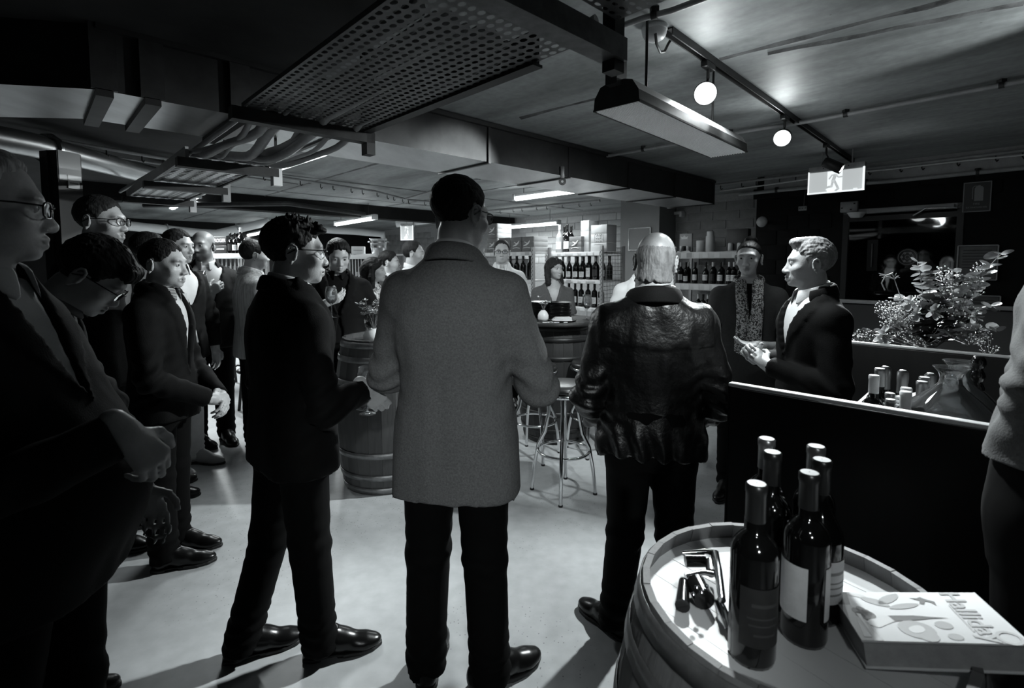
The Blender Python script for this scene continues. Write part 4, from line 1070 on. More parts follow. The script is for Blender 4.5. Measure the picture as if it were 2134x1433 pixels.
    if hair in ('buzz', 'ring'):
        zb = np.interp(ay, [-.1, -.05, 0, .03, .055, .08], [-.06, -.05, -.01, .02, .055, .085])
        cap = sg(az - zb, .006); fac = fac * (1 - (.45 if hair == 'buzz' else .12) * cap)
    tone = np.where(inh, tone * fac, tone)
    body = link('person', np_mesh('person', V, Q, M['skin'], tone), None, (x, y, 0), (0, 0, -R(phi)))
    tag(body, label, 'person', group)
    # --- eyes
    for sd in (-1, 1):
        o = link('eye', eye_mesh(hs), body); q = HC + T @ (np.array((sd * .0322 * wide, .0792, .0015)) * hs)
        Tm = Matrix([list(r) for r in T]).to_4x4() @ Matrix.Rotation(R(-90), 4, 'X')
        o.matrix_local = Matrix.Translation(q) @ Tm @ Matrix.Scale(hs * 1.0, 4)
    # --- hair
    if hair not in ('bald', 'buzz'):
        st_ = fine * 1.05
        ext = .15 * hs if hair != 'long' else .17
        zlo = HC[2] - (.15 if hair not in ('long', 'wavy') else .34)
        K = Field(axis(HC[0] - ext, HC[0] + ext, st_), axis(HC[1] - ext - .03, HC[1] + ext, st_), axis(zlo, HC[2] + .19, st_))
        def hp(x_, y_, z_): return HC + T @ (np.array((x_ * wide, y_, z_)) * hs)
        th = hairth
        if hair == 'ring':
            K.ell(hp(0, -.018, .022), ((.0775 + .001) * hs * wide, .0955 * hs, .074 * hs), .01, T); K.cone(hp(0, -.045, -.02), hp(0, -.032, -.12), .064 * hs, .062 * hs * neck * .98, .03)
        else:
            K.ell(hp(0, -.015, .036 + th * .35), ((.076 + th * .55) * hs * wide, (.097 + th * .55) * hs, (.079 + th) * hs), .01, T)
        if hair == 'quiff':
            K.ell(hp(0, .060, .106), (.054 * hs, .030 * hs, .020 * hs), .02, T); K.ell(hp(.01, .0, .112), (.055 * hs, .07 * hs, .016 * hs), .02, T)
        if hair == 'spiky':
            rs = np.random.default_rng(seed)
            for _ in range(70):
                a = rs.uniform(0, 6.28); rr = rs.uniform(0, 1) ** .5
                px_, py_ = .066 * rr * math.cos(a), .085 * rr * math.sin(a) - .005; pz = .036 + .082 * math.sqrt(max(0, 1 - rr * rr * .85)) 
                K.cone(hp(px_, py_, pz - .012), hp(px_ * 1.15 + rs.uniform(-.006, .006), py_ * 1.1 + rs.uniform(-.004, .012), pz + rs.uniform(.014, .028)), .010, .003, .006)
            K.cone(hp(-.045, .078, .085), hp(.045, .078, .085), .016, .016, .015); K.cone(hp(-.05, .098, .078), hp(.05, .096, .080), .008, .008, .012)
        if hair == 'fringe':
            K.cone(hp(-.05, .075, .078), hp(.05, .075, .078), .026, .026, .02); K.cone(hp(-.05, .092, .058), hp(.052, .092, .060), .011, .011, .015)
        if hair in ('long', 'wavy'):
            for sd in (-1, 1):
                K.cone(hp(sd * .074, -.005, .03), hp(sd * .086, -.005, -.07), .024 * s, .026 * s, .02)
                K.cone(hp(sd * .086, -.005, -.07), hp(sd * .094, .02 if hair == 'wavy' else .0, -.17), .030 * s, .024 * s, .02)
                K.cone(hp(sd * .03, .068, .094), hp(sd * .078, .030, .02), .013, .010, .015)
            K.cone(hp(0, -.07, .0), hp(0, -.075, -.15), .072 * s, .055 * s, .03)
        if hair == 'bun':
            K.ell(hp(0, -.075, .115), (.042, .042, .038), .008); K.ell(hp(0, -.06, .09), (.03, .03, .03), .02)
        # hairline
        sx0, sy0, sz0 = K.ax; X, Y, Z = np.meshgrid(sx0, sy0, sz0, indexing='ij'); P = (np.stack([X, Y, Z], -1) - HC) @ T / hs
        yy, zz, xx = P[..., 1], P[..., 2], np.abs(P[..., 0])
        if hair in ('long', 'wavy'):
            zb = np.interp(yy, [.02, .05, .075, .088, .2], [-.4, -.4, .03, .085, .10]) + np.where(xx > .04, -.12 * (xx - .04) / .04, 0) * (yy > .04)
        elif hair == 'bun': zb = np.interp(yy, [-.2, -.1, -.05, .0, .03, .06, .08, .2], [-.03, -.03, -.05, .0, .03, .058, .074, .10])
        elif hair == 'ring': zb = np.interp(yy, [-.2, -.1, -.05, -.02, .0, .02, .03, .2], [-.098, -.098, -.088, -.05, -.03, .0, .3, .3])
        elif hair == 'fringe': zb = np.interp(yy, [-.2, -.1, -.05, -.02, .01, .03, .055, .2], [-.06, -.06, -.062, -.03, -.025, .02, .046, .052])
        elif hair == 'spiky': zb = np.interp(yy, [-.2, -.1, -.05, -.02, .01, .03, .055, .08, .2], [-.06, -.06, -.062, -.03, -.03, .01, .045, .066, .07])
        elif hair == 'receding': zb = np.interp(yy, [-.2, -.1, -.05, -.02, .01, .03, .05, .07, .2], [-.06, -.06, -.062, -.03, -.03, .03, .075, .110, .2]) + np.where(xx < .02, -.012, 0)
        else: zb = np.interp(yy, [-.2, -.1, -.05, -.02, .01, .03, .055, .075, .095, .2], [-.06, -.06, -.062, -.03, -.03, .015, .052, .078, .092, .12])
        d = (zb - zz) * .7 * hs
        if hair == 'ring': d = np.maximum(d, (zz - .088 - .012 * np.clip(-yy / .1, 0, 1) - .010 * np.sin(P[..., 0] * 140 + 2) - .007 * np.sin(P[..., 0] * 330)) * hs)
        ear = np.sqrt(((xx - .082) / .02) ** 2 + ((yy + .012) / .022) ** 2 + ((zz + .012) / .034) ** 2) - 1
        if hair not in ('long', 'wavy'): d = np.maximum(d, -ear * .02)
        if hair not in ('bun', 'long', 'wavy'): d = d + (.0055 * np.sin(P[..., 0] * 230 + 90 * yy + seed) + .0045 * np.sin(P[..., 0] * 97 + seed * 2)) * (yy > .02) + .003 * np.sin(P[..., 0] * 150 - 200 * yy)
        kk = .020 if hair not in ('ring', 'long', 'wavy') else .008
        hh = np.clip(.5 - .5 * (K.f - d) / kk, 0, 1)
        K.f = (K.f + (d - K.f) * hh + kk * hh * (1 - hh)).astype(np.float32)
        Vh, Qh = K.mesh()
        if len(Vh):
            N = normals(Vh, Qh); Lq = (Vh - HC) @ T / hs
            amp = .0022 if hair in ('short', 'receding') else (.0010 if hair in ('ring', 'bun') else (.006 if hair == 'wavy' else .003))
            strand = vnoise(np.c_[np.arctan2(Lq[:, 0], Lq[:, 2] + .05) * 9, Lq[:, 1] * 14, Lq[:, 2] * 10], 3.2, seed) + .6 * vnoise(Lq, (150, 90, 90), seed)
            Vh = Vh + N * (strand * amp)[:, None]
            link('hair', np_mesh('hair', Vh, Qh, M[haircol]), body)
    # --- clothes
    cs = (.0072 if y < 1.3 else .0108) if near else .0135
    def torso_rows(base, off=0.0, hemz=None):
        rr = []
        for z, rx, ry in base:
            a, b = SP(z * s); bl = belly * math.exp(-((z - 1.03) / .17) ** 2)
            fl = 1 + flare * max(0, (1.05 - z)) * 1.6
            rr.append((z * s, rx * s * W * fl, (ry + bl * .5) * s * fl, a, b + bl * .5 * s + .004))
        return rr
    z0 = hem * s
    cut = {'suit': 1.0, 'leather': 1.0, 'shirt': 1.0, 'short': sleeve}.get(outfit, sleeve)
    G = Field(axis(loX - .03, hiX + .03, cs), axis(loY - .05, hiY + .03, cs), axis(z0 - .03, 1.56 * s, cs))
    G.profile(torso_rows(JACKET), .02, 0.0 if outfit != 'shirt' else -.010)
    wr = {'leather': 1.10, 'suit': 1.0, 'shirt': .94}.get(outfit, 1.0)
    for S_, E_, W_ in ((SR, ER, WR), (SL, EL, WL)):
        G.cone(NB + np.array((0, -.01, -.035 * s)), S_ + np.array((0, 0, .004)), .066 * s, .066 * s * wr, .05)
        if sleeve >= .99:
            G.cone(S_, E_, .070 * s * wr, .060 * s * wr, .03); q = E_ + (W_ - E_) * .93
            G.cone(E_, q, .060 * s * wr, .047 * s * wr, .02)
        else:
            q = S_ + (E_ - S_) * sleeve; G.cone(S_, q, .072 * s * wr, .066 * s * wr, .03)
    # flat ends: hem and cuffs
    G.clip(lambda X, Y, Z: z0 - Z + .012 * np.sin(9 * X + seed) + 0 * Y)
    for S_, E_, W_ in ((SR, ER, WR), (SL, EL, WL)):
        if sleeve >= .99: a = E_ + (W_ - E_) * .93; dv = (W_ - E_) / np.linalg.norm(W_ - E_)
        else: a = S_ + (E_ - S_) * sleeve; dv = (E_ - S_) / np.linalg.norm(E_ - S_)
        sl, P = G.sub(a - .1, a + .1, 0)
        if sl is not None:
            px_, py_, pz_ = [P[i] - a[i] for i in range(3)]; ad = px_ * dv[0] + py_ * dv[1] + pz_ * dv[2]
            rad = np.sqrt(np.maximum(px_ ** 2 + py_ ** 2 + pz_ ** 2 - ad ** 2, 0))
            G.f[sl] = np.where((rad < .085) & (ad > -.01), np.maximum(G.f[sl], ad), G.f[sl])
    # neck opening and the V at the front
    zn = 1.500 * s
    G.clip(lambda X, Y, Z: Z - (zn + .03 * s - (Y - ny) * .45) + 0 * X)
    if vdepth is not None:
        zb_, zt_ = vdepth * s, 1.46 * s
        def vcut(X, Y, Z):
            t = np.clip((Z - zb_) / (zt_ - zb_), 0, 1.15); hw = vwide * s * W * t
            cx = lx * np.clip((Z / s - .92) / .56, 0, 1.2); cy = ly * np.clip((Z / s - .92) / .56, 0, 1.2)
            below = np.where(Z < zb_, (zb_ - Z) * .18 * (1 if outfit in ('suit', 'open') else 0), 0)
            hw = np.where(Z < zb_, below if outfit == 'open' else -1, hw)
            return np.minimum(hw - np.abs(X - cx), (Y - cy) - .02)
        G.clip(vcut)
        if lapel and outfit in ('suit', 'open'):
            def lap(X, Y, Z):
                t = np.clip((Z - zb_) / (zt_ - zb_), 0, 1); hw = vwide * s * W * t; cx = lx * np.clip((Z / s - .92) / .56, 0, 1.2)
                a = np.abs(X - cx) - hw; wl = .075 * s * np.clip(t * 1.8, 0, 1) * np.where(t > .80, np.clip((1.02 - t) / .12, .45, 1), 1)
                return np.where((a > 0) & (a < wl) & (Z > zb_) & (Y > ly), -.0075, 0)
            G.add(lap)
    if outfit == 'leather':        # back yoke: an upper panel lapping over the lower one
        G.add(lambda X, Y, Z: np.where((Z > (1.285 + .06 * np.abs(X - lx)) * s) & (Y < ly + .03) & (np.abs(X - sx_) < .215 * s * W), -.0065, 0))
    V, Q = G.mesh(); N = normals(V, Q)
    # folds: broad drapes on the trunk, rings at the elbows
    fold = .0055 * vnoise(V, (9, 9, 3.5), seed) + .003 * vnoise(V, (22, 22, 8), seed + 3)
    for S_, E_, W_ in ((SR, ER, WR), (SL, EL, WL)):
        de = np.linalg.norm(V - E_, axis=1); wgt = np.exp(-(de / .13) ** 2); dv = (W_ - S_) / np.linalg.norm(W_ - S_)
        al = (V - E_) @ dv
        fold += wgt * (.0075 if outfit != 'leather' else .011) * np.sin(al * 95 + 3.5 * vnoise(V, 9, seed + 5) + seed)
        fold += np.exp(-(np.linalg.norm(V - (S_ + (0, 0, -.06)), axis=1) / .09) ** 2) * .004 * np.sin(al * 70 + 4 * vnoise(V, 11, seed + 8))
    if outfit == 'leather': fold += .006 * vnoise(V, (26, 26, 11), seed + 2) + .010 * np.sin(V[:, 0] * 75 + 3 * vnoise(V, 6, 4)) * np.exp(-((V[:, 2] - (hem + .05) * s) / .07) ** 2)
    if soft: fold += .007 * vnoise(V, (18, 18, 12), seed + 4)
    V = V + N * fold[:, None]
    nm = {'suit': 'jacket', 'open': 'jacket', 'leather': 'jacket', 'shirt': 'shirt', 'short': 'jacket', 'blouse': 'blouse'}[outfit]
    jk = link(nm, np_mesh(nm, V, Q, M[cloth]), body)
    # shirt under the jacket
    if outfit in ('suit', 'open', 'short') and shirt:
        G = Field(axis(-.24 * W * s + min(0, lx), .24 * W * s + max(0, lx), cs), axis(loY, hiY, cs), axis((hem + .02 if outfit != 'open' else .92) * s, 1.53 * s, cs))
        G.profile(torso_rows(JACKET), .02, -.014)
        G.cone(NB + np.array((0, 0, -.03 * s)), NB + np.array((0, .0, .03 * s)), nr * 1.10, nr * 1.12, .03)
        G.clip(lambda X, Y, Z: Z - (1.490 * s - (Y - ny) * .30) + 0 * X)
        V, Q = G.mesh(); N = normals(V, Q); V = V + N * (.004 * vnoise(V, (16, 16, 7), seed + 6))[:, None]
        sh = link('shirt', np_mesh('shirt', V, Q, M[shirt]), body)
    # collars
    def ringrows(r0, r1, z_top, z_bot, a_lim, cy, fwd=.0, pts_=0.0, n=22, ty=1.12):
        rr = []
        for i in range(n + 1):
            a = -a_lim + 2 * a_lim * i / n       # 0 = back of the neck
            sx, cyy = math.sin(a), -math.cos(a); f = (1 - math.cos(a)) / 2
            zt2 = z_top - .050 * s * f; zb2 = z_bot - .052 * s * f - pts_ * max(0, (abs(a) - a_lim * .78) / (a_lim * .22))
            ro = r1 + pts_ * .35 * max(0, (abs(a) - a_lim * .78) / (a_lim * .22))
            rr.append([(nx + sx * r0, cy + cyy * r0 * ty, zt2), (nx + sx * (r0 + ro) / 2, cy + cyy * (r0 + ro) / 2 * ty, zt2 + .004), (nx + sx * ro, cy + cyy * ro * ty, zb2)])
        return rr
    cyn = ny + .004 + .25 * headfwd * s
    if collar and shirt is not None:
        band('collar', ringrows(nr * 1.13, nr * 1.36, 1.545 * s, 1.500 * s, 2.85, cyn, pts_=.035 * s), M['striped' if collar == 'striped' else shirt], body, .0035)
    if jcollar and outfit in ('suit', 'open', 'leather', 'short'):
        w2 = 1.85 if outfit != 'leather' else 1.72
        band('jacket_collar', ringrows(nr * (1.34 if outfit != 'leather' else 1.22), nr * w2, (1.533 if outfit != 'leather' else 1.528) * s, (1.478 if outfit != 'leather' else 1.462) * s, 2.15 if outfit != 'leather' else 2.7, cyn - .004, pts_=.0), M[cloth if outfit != 'leather' else 'suit_black'], body, .006)
    # trousers
    if trouser:
        ts = .0135 if near else .017
        G = Field(axis(min(-.26 * W * s, LG[1][2][0] - .1, LG[1][1][0] - .12), max(.26 * W * s, LG[0][2][0] + .1, LG[0][1][0] + .12), ts), axis(min(-.2, min(l[2][1] for l in LG) - .12), max(.22, max(l[2][1] for l in LG) + .12, .2 + belly), ts), axis(.03, 1.06 * s, ts))
        G.profile([(z * s, rx * s * W, (ry + .35 * belly * math.exp(-((z - 1.03) / .12) ** 2)) * s, 0, .15 * belly) for z, rx, ry in ((.78, .165, .12), (.86, .182, .128), (.94, .178, .125), (1.03, .168, .118))], .03)
        for a, b, c in LG:
            G.cone(a, b, .098 * s, .076 * s, .025).cone(b, c + (0, -.005, -.02), .076 * s, .068 * s, .02)
        zc_ = .042
        G.clip(lambda X, Y, Z: zc_ + .012 * np.sin(20 * Y + seed) - Z + 0 * X)
        V, Q = G.mesh(); N = normals(V, Q)
        f = .004 * vnoise(V, (12, 12, 4), seed + 9) + np.exp(-((V[:, 2] - .13) / .09) ** 2) * .005 * np.sin(V[:, 2] * 110 + 25 * V[:, 0] + 3 * vnoise(V, 12, seed)) + np.exp(-((V[:, 2] - .5 * s) / .1) ** 2) * .0028 * np.sin(V[:, 2] * 80 + 18 * V[:, 1] + 4 * vnoise(V, 8, seed + 1))
        V = V + N * f[:, None]
        link('trousers', np_mesh('trousers', V, Q, M[trouser]), body)
    if belt:
        bw_ = .171 * s * W
        rr = [[(bw_ * 1.0 * math.sin(a), .124 * s * math.cos(a), 1.035 * s), (bw_ * 1.0 * math.sin(a), .124 * s * math.cos(a), .995 * s)] for a in [2 * math.pi * i / 28 for i in range(28)]]
        band('belt', rr, M['belt'], body, .006, closed=True)
        MB().box((0, .131 * s, 1.015 * s), (.05, .008, .042), bev=.002).build('buckle', M['steel'], body)
    if feet:
        up, so, la = shoe_mesh(shoekind)
        for (a, b, c), fd in zip(LG, footdir):
            e = link('shoe', up, body, (c[0], c[1] + .03, 0), (0, 0, -R(fd))); e.scale = (s,) * 3
            link('sole', so, e); link('laces', la, e)
    # spectacles
    if glasses:
        def hp2(x_, y_, z_): return Vector(HC + T @ (np.array((x_ * wide, y_, z_)) * hs))
        b = MB()
        for sd in (-1, 1):
            pts = []
            for i in range(20):
                a = 2 * math.pi * i / 20; ca, sa = math.cos(a), math.sin(a)
                q = (abs(ca) ** 3 + abs(sa) ** 3) ** (1 / 3)
                pts.append(hp2(sd * .034 + .0255 * ca / q, .108 - .35 * (sd * .034 + .0255 * ca / q) ** 2 * 6, -.002 + .0175 * sa / q))
            b.tube(pts, .0021 * hs * (1 if glasses != 'thin' else .6), 6, close=True)
            b.tube([hp2(sd * .060, .102, .006), hp2(sd * .080, .06, .007), hp2(sd * .088, -.005, .006), hp2(sd * .088, -.032, -.010)], .0021 * hs, 6)
        b.tube([hp2(-.009, .109, .004), hp2(0, .113, .007), hp2(.009, .109, .004)], .002 * hs, 6)
        fr = b.build('eyeglasses', M['frame_black'], body)
        for sd in (-1, 1):
            V = [hp2(sd * .034, .105, -.002)]; n = 18
            for i in range(n):
                a = 2 * math.pi * i / n; ca, sa = math.cos(a), math.sin(a); q = (abs(ca) ** 3 + abs(sa) ** 3) ** (1 / 3)
                V.append(hp2(sd * .034 + .025 * ca / q, .1075 - .35 * (sd * .034 + .0255 * ca / q) ** 2 * 6, -.002 + .017 * sa / q))
            link('lens', pymesh('lens', V, [(0, 1 + i, 1 + (i + 1) % n) for i in range(n)], M['thin_glass'], True), fr)
    body['_j'] = 0
    del body['_j']
    Mw = Matrix.Translation((x, y, 0)) @ Matrix.Rotation(-R(phi), 4, 'Z')
    return dict(o=body, M=Mw, HC=Vector(HC), T=T, WR=Vector(WR), WL=Vector(WL), s=s, hs=hs, SR=Vector(SR), SL=Vector(SL))
def onp(p, q): return p['M'] @ Vector(q)
def PX(px, Y): return (px - PX0) / F * Y
SUIT = dict(outfit='suit')
P_tall = person('tall man seen from behind in a grey tweed sports jacket and black trousers', -.20, 1.74, 10, 1.83, 1.02, head=(26, 5, 0), cloth='tweed', hem=.70, near=True,
    armR=((.275, .02, 1.06), (.16, .25, 1.06)), armL=((.25, .03, 1.08), (.14, .24, 1.02)), hair='short', haircol='hair_dark', glasses=True, legs=[((.10, .0), (.12, .0)), ((-.10, .0), (-.11, .0))], footdir=(45, -8), seed=1, hairth=.010)
P_bald = person('balding man with fringe of grey hair seen from behind, in a black leather jacket', .55, 1.95, 6, 1.66, 1.06, head=(8, 8, 3), outfit='leather', cloth='leather', hem=.83, near=True,
    armR=((.255, -.02, 1.06), (.20, .20, .90)), armL=((.255, -.02, 1.06), (.20, .20, .90)), hair='ring', haircol='hair_grey', skin=.85, shirt=None, collar=False, vdepth=None, seed=2, belly=.06, footdir=(30, -45), neck=1.3, legs=[((.10, .0), (.12, .0)), ((-.10, .0), (-.14, .02))])
P_black = person('man in a black suit and thin glasses holding a wine glass beside the barrel', -.85, 1.90, 44, 1.70, 1.08, head=(18, 2, 0), cloth='suit_black', near=True,
    armR=((.27, .0, 1.06), (.24, .18, 1.10)), armL=((.26, .0, 1.08), (.12, .26, .98)), handR=dict(d=(.05, .62, -.75), n=(-.9, .3, .1), curl=.38, thumb=.5, fine=1), hair='spiky', glasses='thin', headscale=1.06, seed=3, vdepth=1.02, shirt='light_shirt', footdir=(28, 18), legs=[((.10, .02), (.11, .05)), ((-.09, -.06), (-.12, -.17))])
P_left = person('grey-haired man in glasses and a dark coat at the left edge, seen in profile', PX(42, 1.13), 1.11, 76, 1.78, 1.12, lean=(0, -.08), head=(-22, 3, 0), cloth='suit_dark', near=True, hem=.80,
    armR=((.25, .03, 1.07), (.13, .26, 1.16)), handR=dict(fine=1, d=(-.15, .5, -.75), n=(-.5, -.8, -.3), curl=.75), hair='receding', haircol='hair_silver', glasses=True, seed=4, legs=[((.095, -.04), (.10, -.12)), ((-.095, 0), (-.10, 0))], belly=.10, vwide=.055, vdepth=1.20, nose=1.15, jaw=1.15, neck=1.15)
P_look = person('man with thick black hair and glasses bending his head down between two men', -1.56, 1.52, 62, 1.66, 1.0, head=(0, 42, 4), lean=(0, .10), headfwd=.09, armR=((.24, .05, 1.05), (.10, .20, 1.04)), armL=((.24, .05, 1.05), (.08, .22, 1.0)), cloth='dark_cloth', outfit='shirt', near=True, hem=.86, vdepth=1.38, vwide=.04,
    shirt='grey_cloth', hair='fringe', haircol='hair_dark', glasses='thin', seed=5, hairth=.02)
P_clasp = person('short man in a dark suit with striped shirt collar, clasping his hands low', -1.78, 2.53, 78, 1.65, 1.02, head=(8, 4, 0), cloth='suit_black', near=True,
    armR=((.25, .05, 1.05), (.07, .26, .90)), armL=((.25, .05, 1.05), (.03, .28, .88)), handR=dict(fine=1, d=(-.75, .55, -.25), n=(-.3, -.6, -.4), curl=.6), handL=dict(fine=1, d=(.75, .4, -.3), n=(.3, -.7, -.4), curl=.5),
    hair='short', haircol='hair_dark', headscale=1.05, seed=6, vdepth=1.02, vwide=.06, collar='striped', shirt='light_shirt', footdir=(-10, 6))
P_gb = person('tall bearded man in dark rectangular glasses standing behind the others at the left', -2.24, 2.72, 80, 1.89, 1.05, head=(0, 2, 0), outfit='open', cloth='suit_dark', shirt='mid_cloth', hair='short', haircol='hair_brown', glasses=True, beard=.55, seed=7, hem=.8)
P_lan = person('man with cropped hair and a lanyard half hidden behind the bearded man', -2.36, 3.25, 58, 1.74, 1.0, outfit='shirt', cloth='grey_cloth', shirt='grey_cloth', hair='short', hairth=.004, beard=.3, seed=8, hem=.85, vdepth=1.36, vwide=.04)
P_white = person('man in an open dark jacket, white shirt and pale trousers with a black belt', -2.47, 3.70, 104, 1.78, 1.02, head=(-8, 2, 0), outfit='open', cloth='suit_dark', trouser='pale_cloth', shirt='white_cloth', hair='short', haircol='hair_brown', seed=9, vdepth=1.20, vwide=.14, hem=.80, collar=True, belt=True,
    armR=((.26, .0, 1.10), (.24, .12, .90)), armL=((.27, .02, 1.10), (.26, .06, .86)), shoekind='pale')
P_bb = person('bald man with a dark beard and pale shirt holding a glass of red wine', PX(430, 4.25), 4.25, 150, 1.81, 1.06, head=(28, 4, 0), outfit='open', cloth='dark_cloth', shirt='light_shirt', hair='buzz', beard=.75, seed=10, vdepth=1.0, vwide=.12,
    armR=((.26, .06, 1.10), (-.02, .27, 1.25)), handR=dict(fine=1, d=(-.5, .1, .45), n=(-.3, -.9, 0), curl=.75, thumb=.6), footdir=(-40, -20))
P_str = person('man in a pale striped jacket mostly hidden behind the man in the black suit', PX(524, 4.1), 4.1, 48, 1.72, 1.05, outfit='suit', cloth='stripe_cloth', hair='short', haircol='hair_dark', seed=11, shirt='white_cloth')
P_blz = person('man in a black blazer looking down at the glass he holds before his chest', PX(703, 3.95), 3.95, 158, 1.725, 1.10, head=(-8, 20, 0), outfit='open', cloth='suit_black', shirt='suit_black', hair='short', haircol='hair_dark', seed=12, vdepth=1.15, vwide=.08, hem=.78,
    armR=((.28, .06, 1.10), (.09, .30, 1.27)), handR=dict(fine=1, d=(-.75, .15, .30), n=(-.2, -.75, .6), curl=.45, thumb=.6), armL=((.28, .02, 1.10), (.26, .14, .92)), jaw=1.15, wide=1.05, hairth=.018)
P_flo = person('woman with long dark hair in a patterned puff-sleeved blouse beside the barrel table', PX(774, 4.35), 4.35, 84, 1.585, .92, head=(4, 0, 0), outfit='blouse', cloth='floral', hair='long', haircol='hair_dark', fem=True, seed=13, collar=False, jcollar=False, vdepth=1.40, vwide=.04, soft=True, sleeve=1.0, hem=.85,
    armR=((.25, .05, 1.05), (.16, .27, 1.10)), handR=dict(fine=1, d=(-.3, .6, .5), n=(-.6, 0, .5), curl=.4))
P_f1 = person('dark-haired man far back, half his face showing beyond the woman with long hair', PX(806, 5.0), 5.0, 82, 1.66, 1.0, outfit='shirt', cloth='dark_cloth', hair='short', haircol='hair_dark', seed=14)
P_f2 = person('man with short receding hair far back, head showing over the tweed shoulder', PX(857, 4.9), 4.9, 84, 1.75, 1.0, outfit='shirt', cloth='pale_cloth', hair='receding', haircol='hair_brown', seed=15)
P_wj = person('man in glasses and a white jacket standing in front of the far racks', PX(1046, 5.4), 5.4, 178, 1.78, 1.02, head=(2, 0, 0), outfit='suit', cloth='white_cloth', shirt='white_cloth', hair='receding', haircol='hair_brown', glasses=True, seed=16, vdepth=1.2, vwide=.05)
P_wom = person('young woman with wavy dark hair and a grey V-necked blouse behind the stacked plates', PX(1152, 5.02), 5.02, 176, 1.59, .92, head=(-30, 0, 0), outfit='blouse', cloth='mid_cloth', hair='wavy', haircol='hair_brown', fem=True, seed=17, collar=False, jcollar=False, shirt=None, vdepth=1.22, vwide=.085, sleeve=.75, hem=.85, soft=True,
    armR=((.24, .06, 1.05), (.14, .22, 1.0)), armL=((.24, .06, 1.05), (.14, .22, 1.0)))
P_whb = person('person in a white jacket almost hidden behind the balding man', PX(1338, 4.4), 4.4, 185, 1.66, 1.05, outfit='suit', cloth='white_cloth', hair='short', haircol='hair_dark', seed=18, shirt='dark_cloth')
P_host = person('woman with a dark bun, short-sleeved jacket and leopard-print scarf, hands held out', 1.54, 3.28, 206, 1.68, 1.0, head=(8, 2, 0), outfit='short', cloth='jacket_grey', shirt='suit_black', collar=False, hair='bun', haircol='hair_dark', fem=True, seed=19, sleeve=.55, vdepth=1.12, vwide=.06, hem=.80, near=True, jcollar=True, lapel=True, hairth=.005,
    armR=((.26, .04, 1.07), (.25, .12, .86)), armL=((.29, .03, 1.05), (.07, .28, 1.085)), handL=dict(fine=1, d=(.75, .35, .1), n=(0, .25, 1), curl=.22, thumb=.2), handR=dict(fine=1, d=(-.1, .15, -.9), n=(-.8, .2, 0), curl=.45))
P_spk = person('fair-haired man in a dark suit and open white collar, speaking with raised hands', 1.42, 2.36, 275, 1.645, 1.02, head=(15, 0, 0), cloth='suit_black', hair='quiff', haircol='hair_fair', seed=20, vdepth=1.16, vwide=.095, near=True, shirt='white_cloth', hem=.78, nose=1.1,
    armR=((.25, .03, 1.08), (.15, .23, 1.13)), armL=((.26, .01, 1.05), (.00, .22, 1.12)), handL=dict(fine=1, d=(.65, .45, .50), n=(.75, -.1, -.4), curl=.55, thumb=.5), handR=dict(fine=1, d=(-.4, .5, .5), n=(-.7, -.2, -.4), curl=.6))
P_right = person('person in a grey jacket and black trousers cut off by the right edge', 1.24, 1.02, -6, 1.98, 1.05, head=(-5, 0, 0), lean=(.13, .0), cloth='mid_cloth', hair='short', haircol='hair_dark', seed=21, near=True, hem=.98, outfit='suit', shirt='dark_cloth',
    armL=((.14, -.01, 1.13), (.12, .05, .93)), armR=((.36, .04, 1.12), (.30, .16, .94)), handL=dict(hide=True), soft=True)
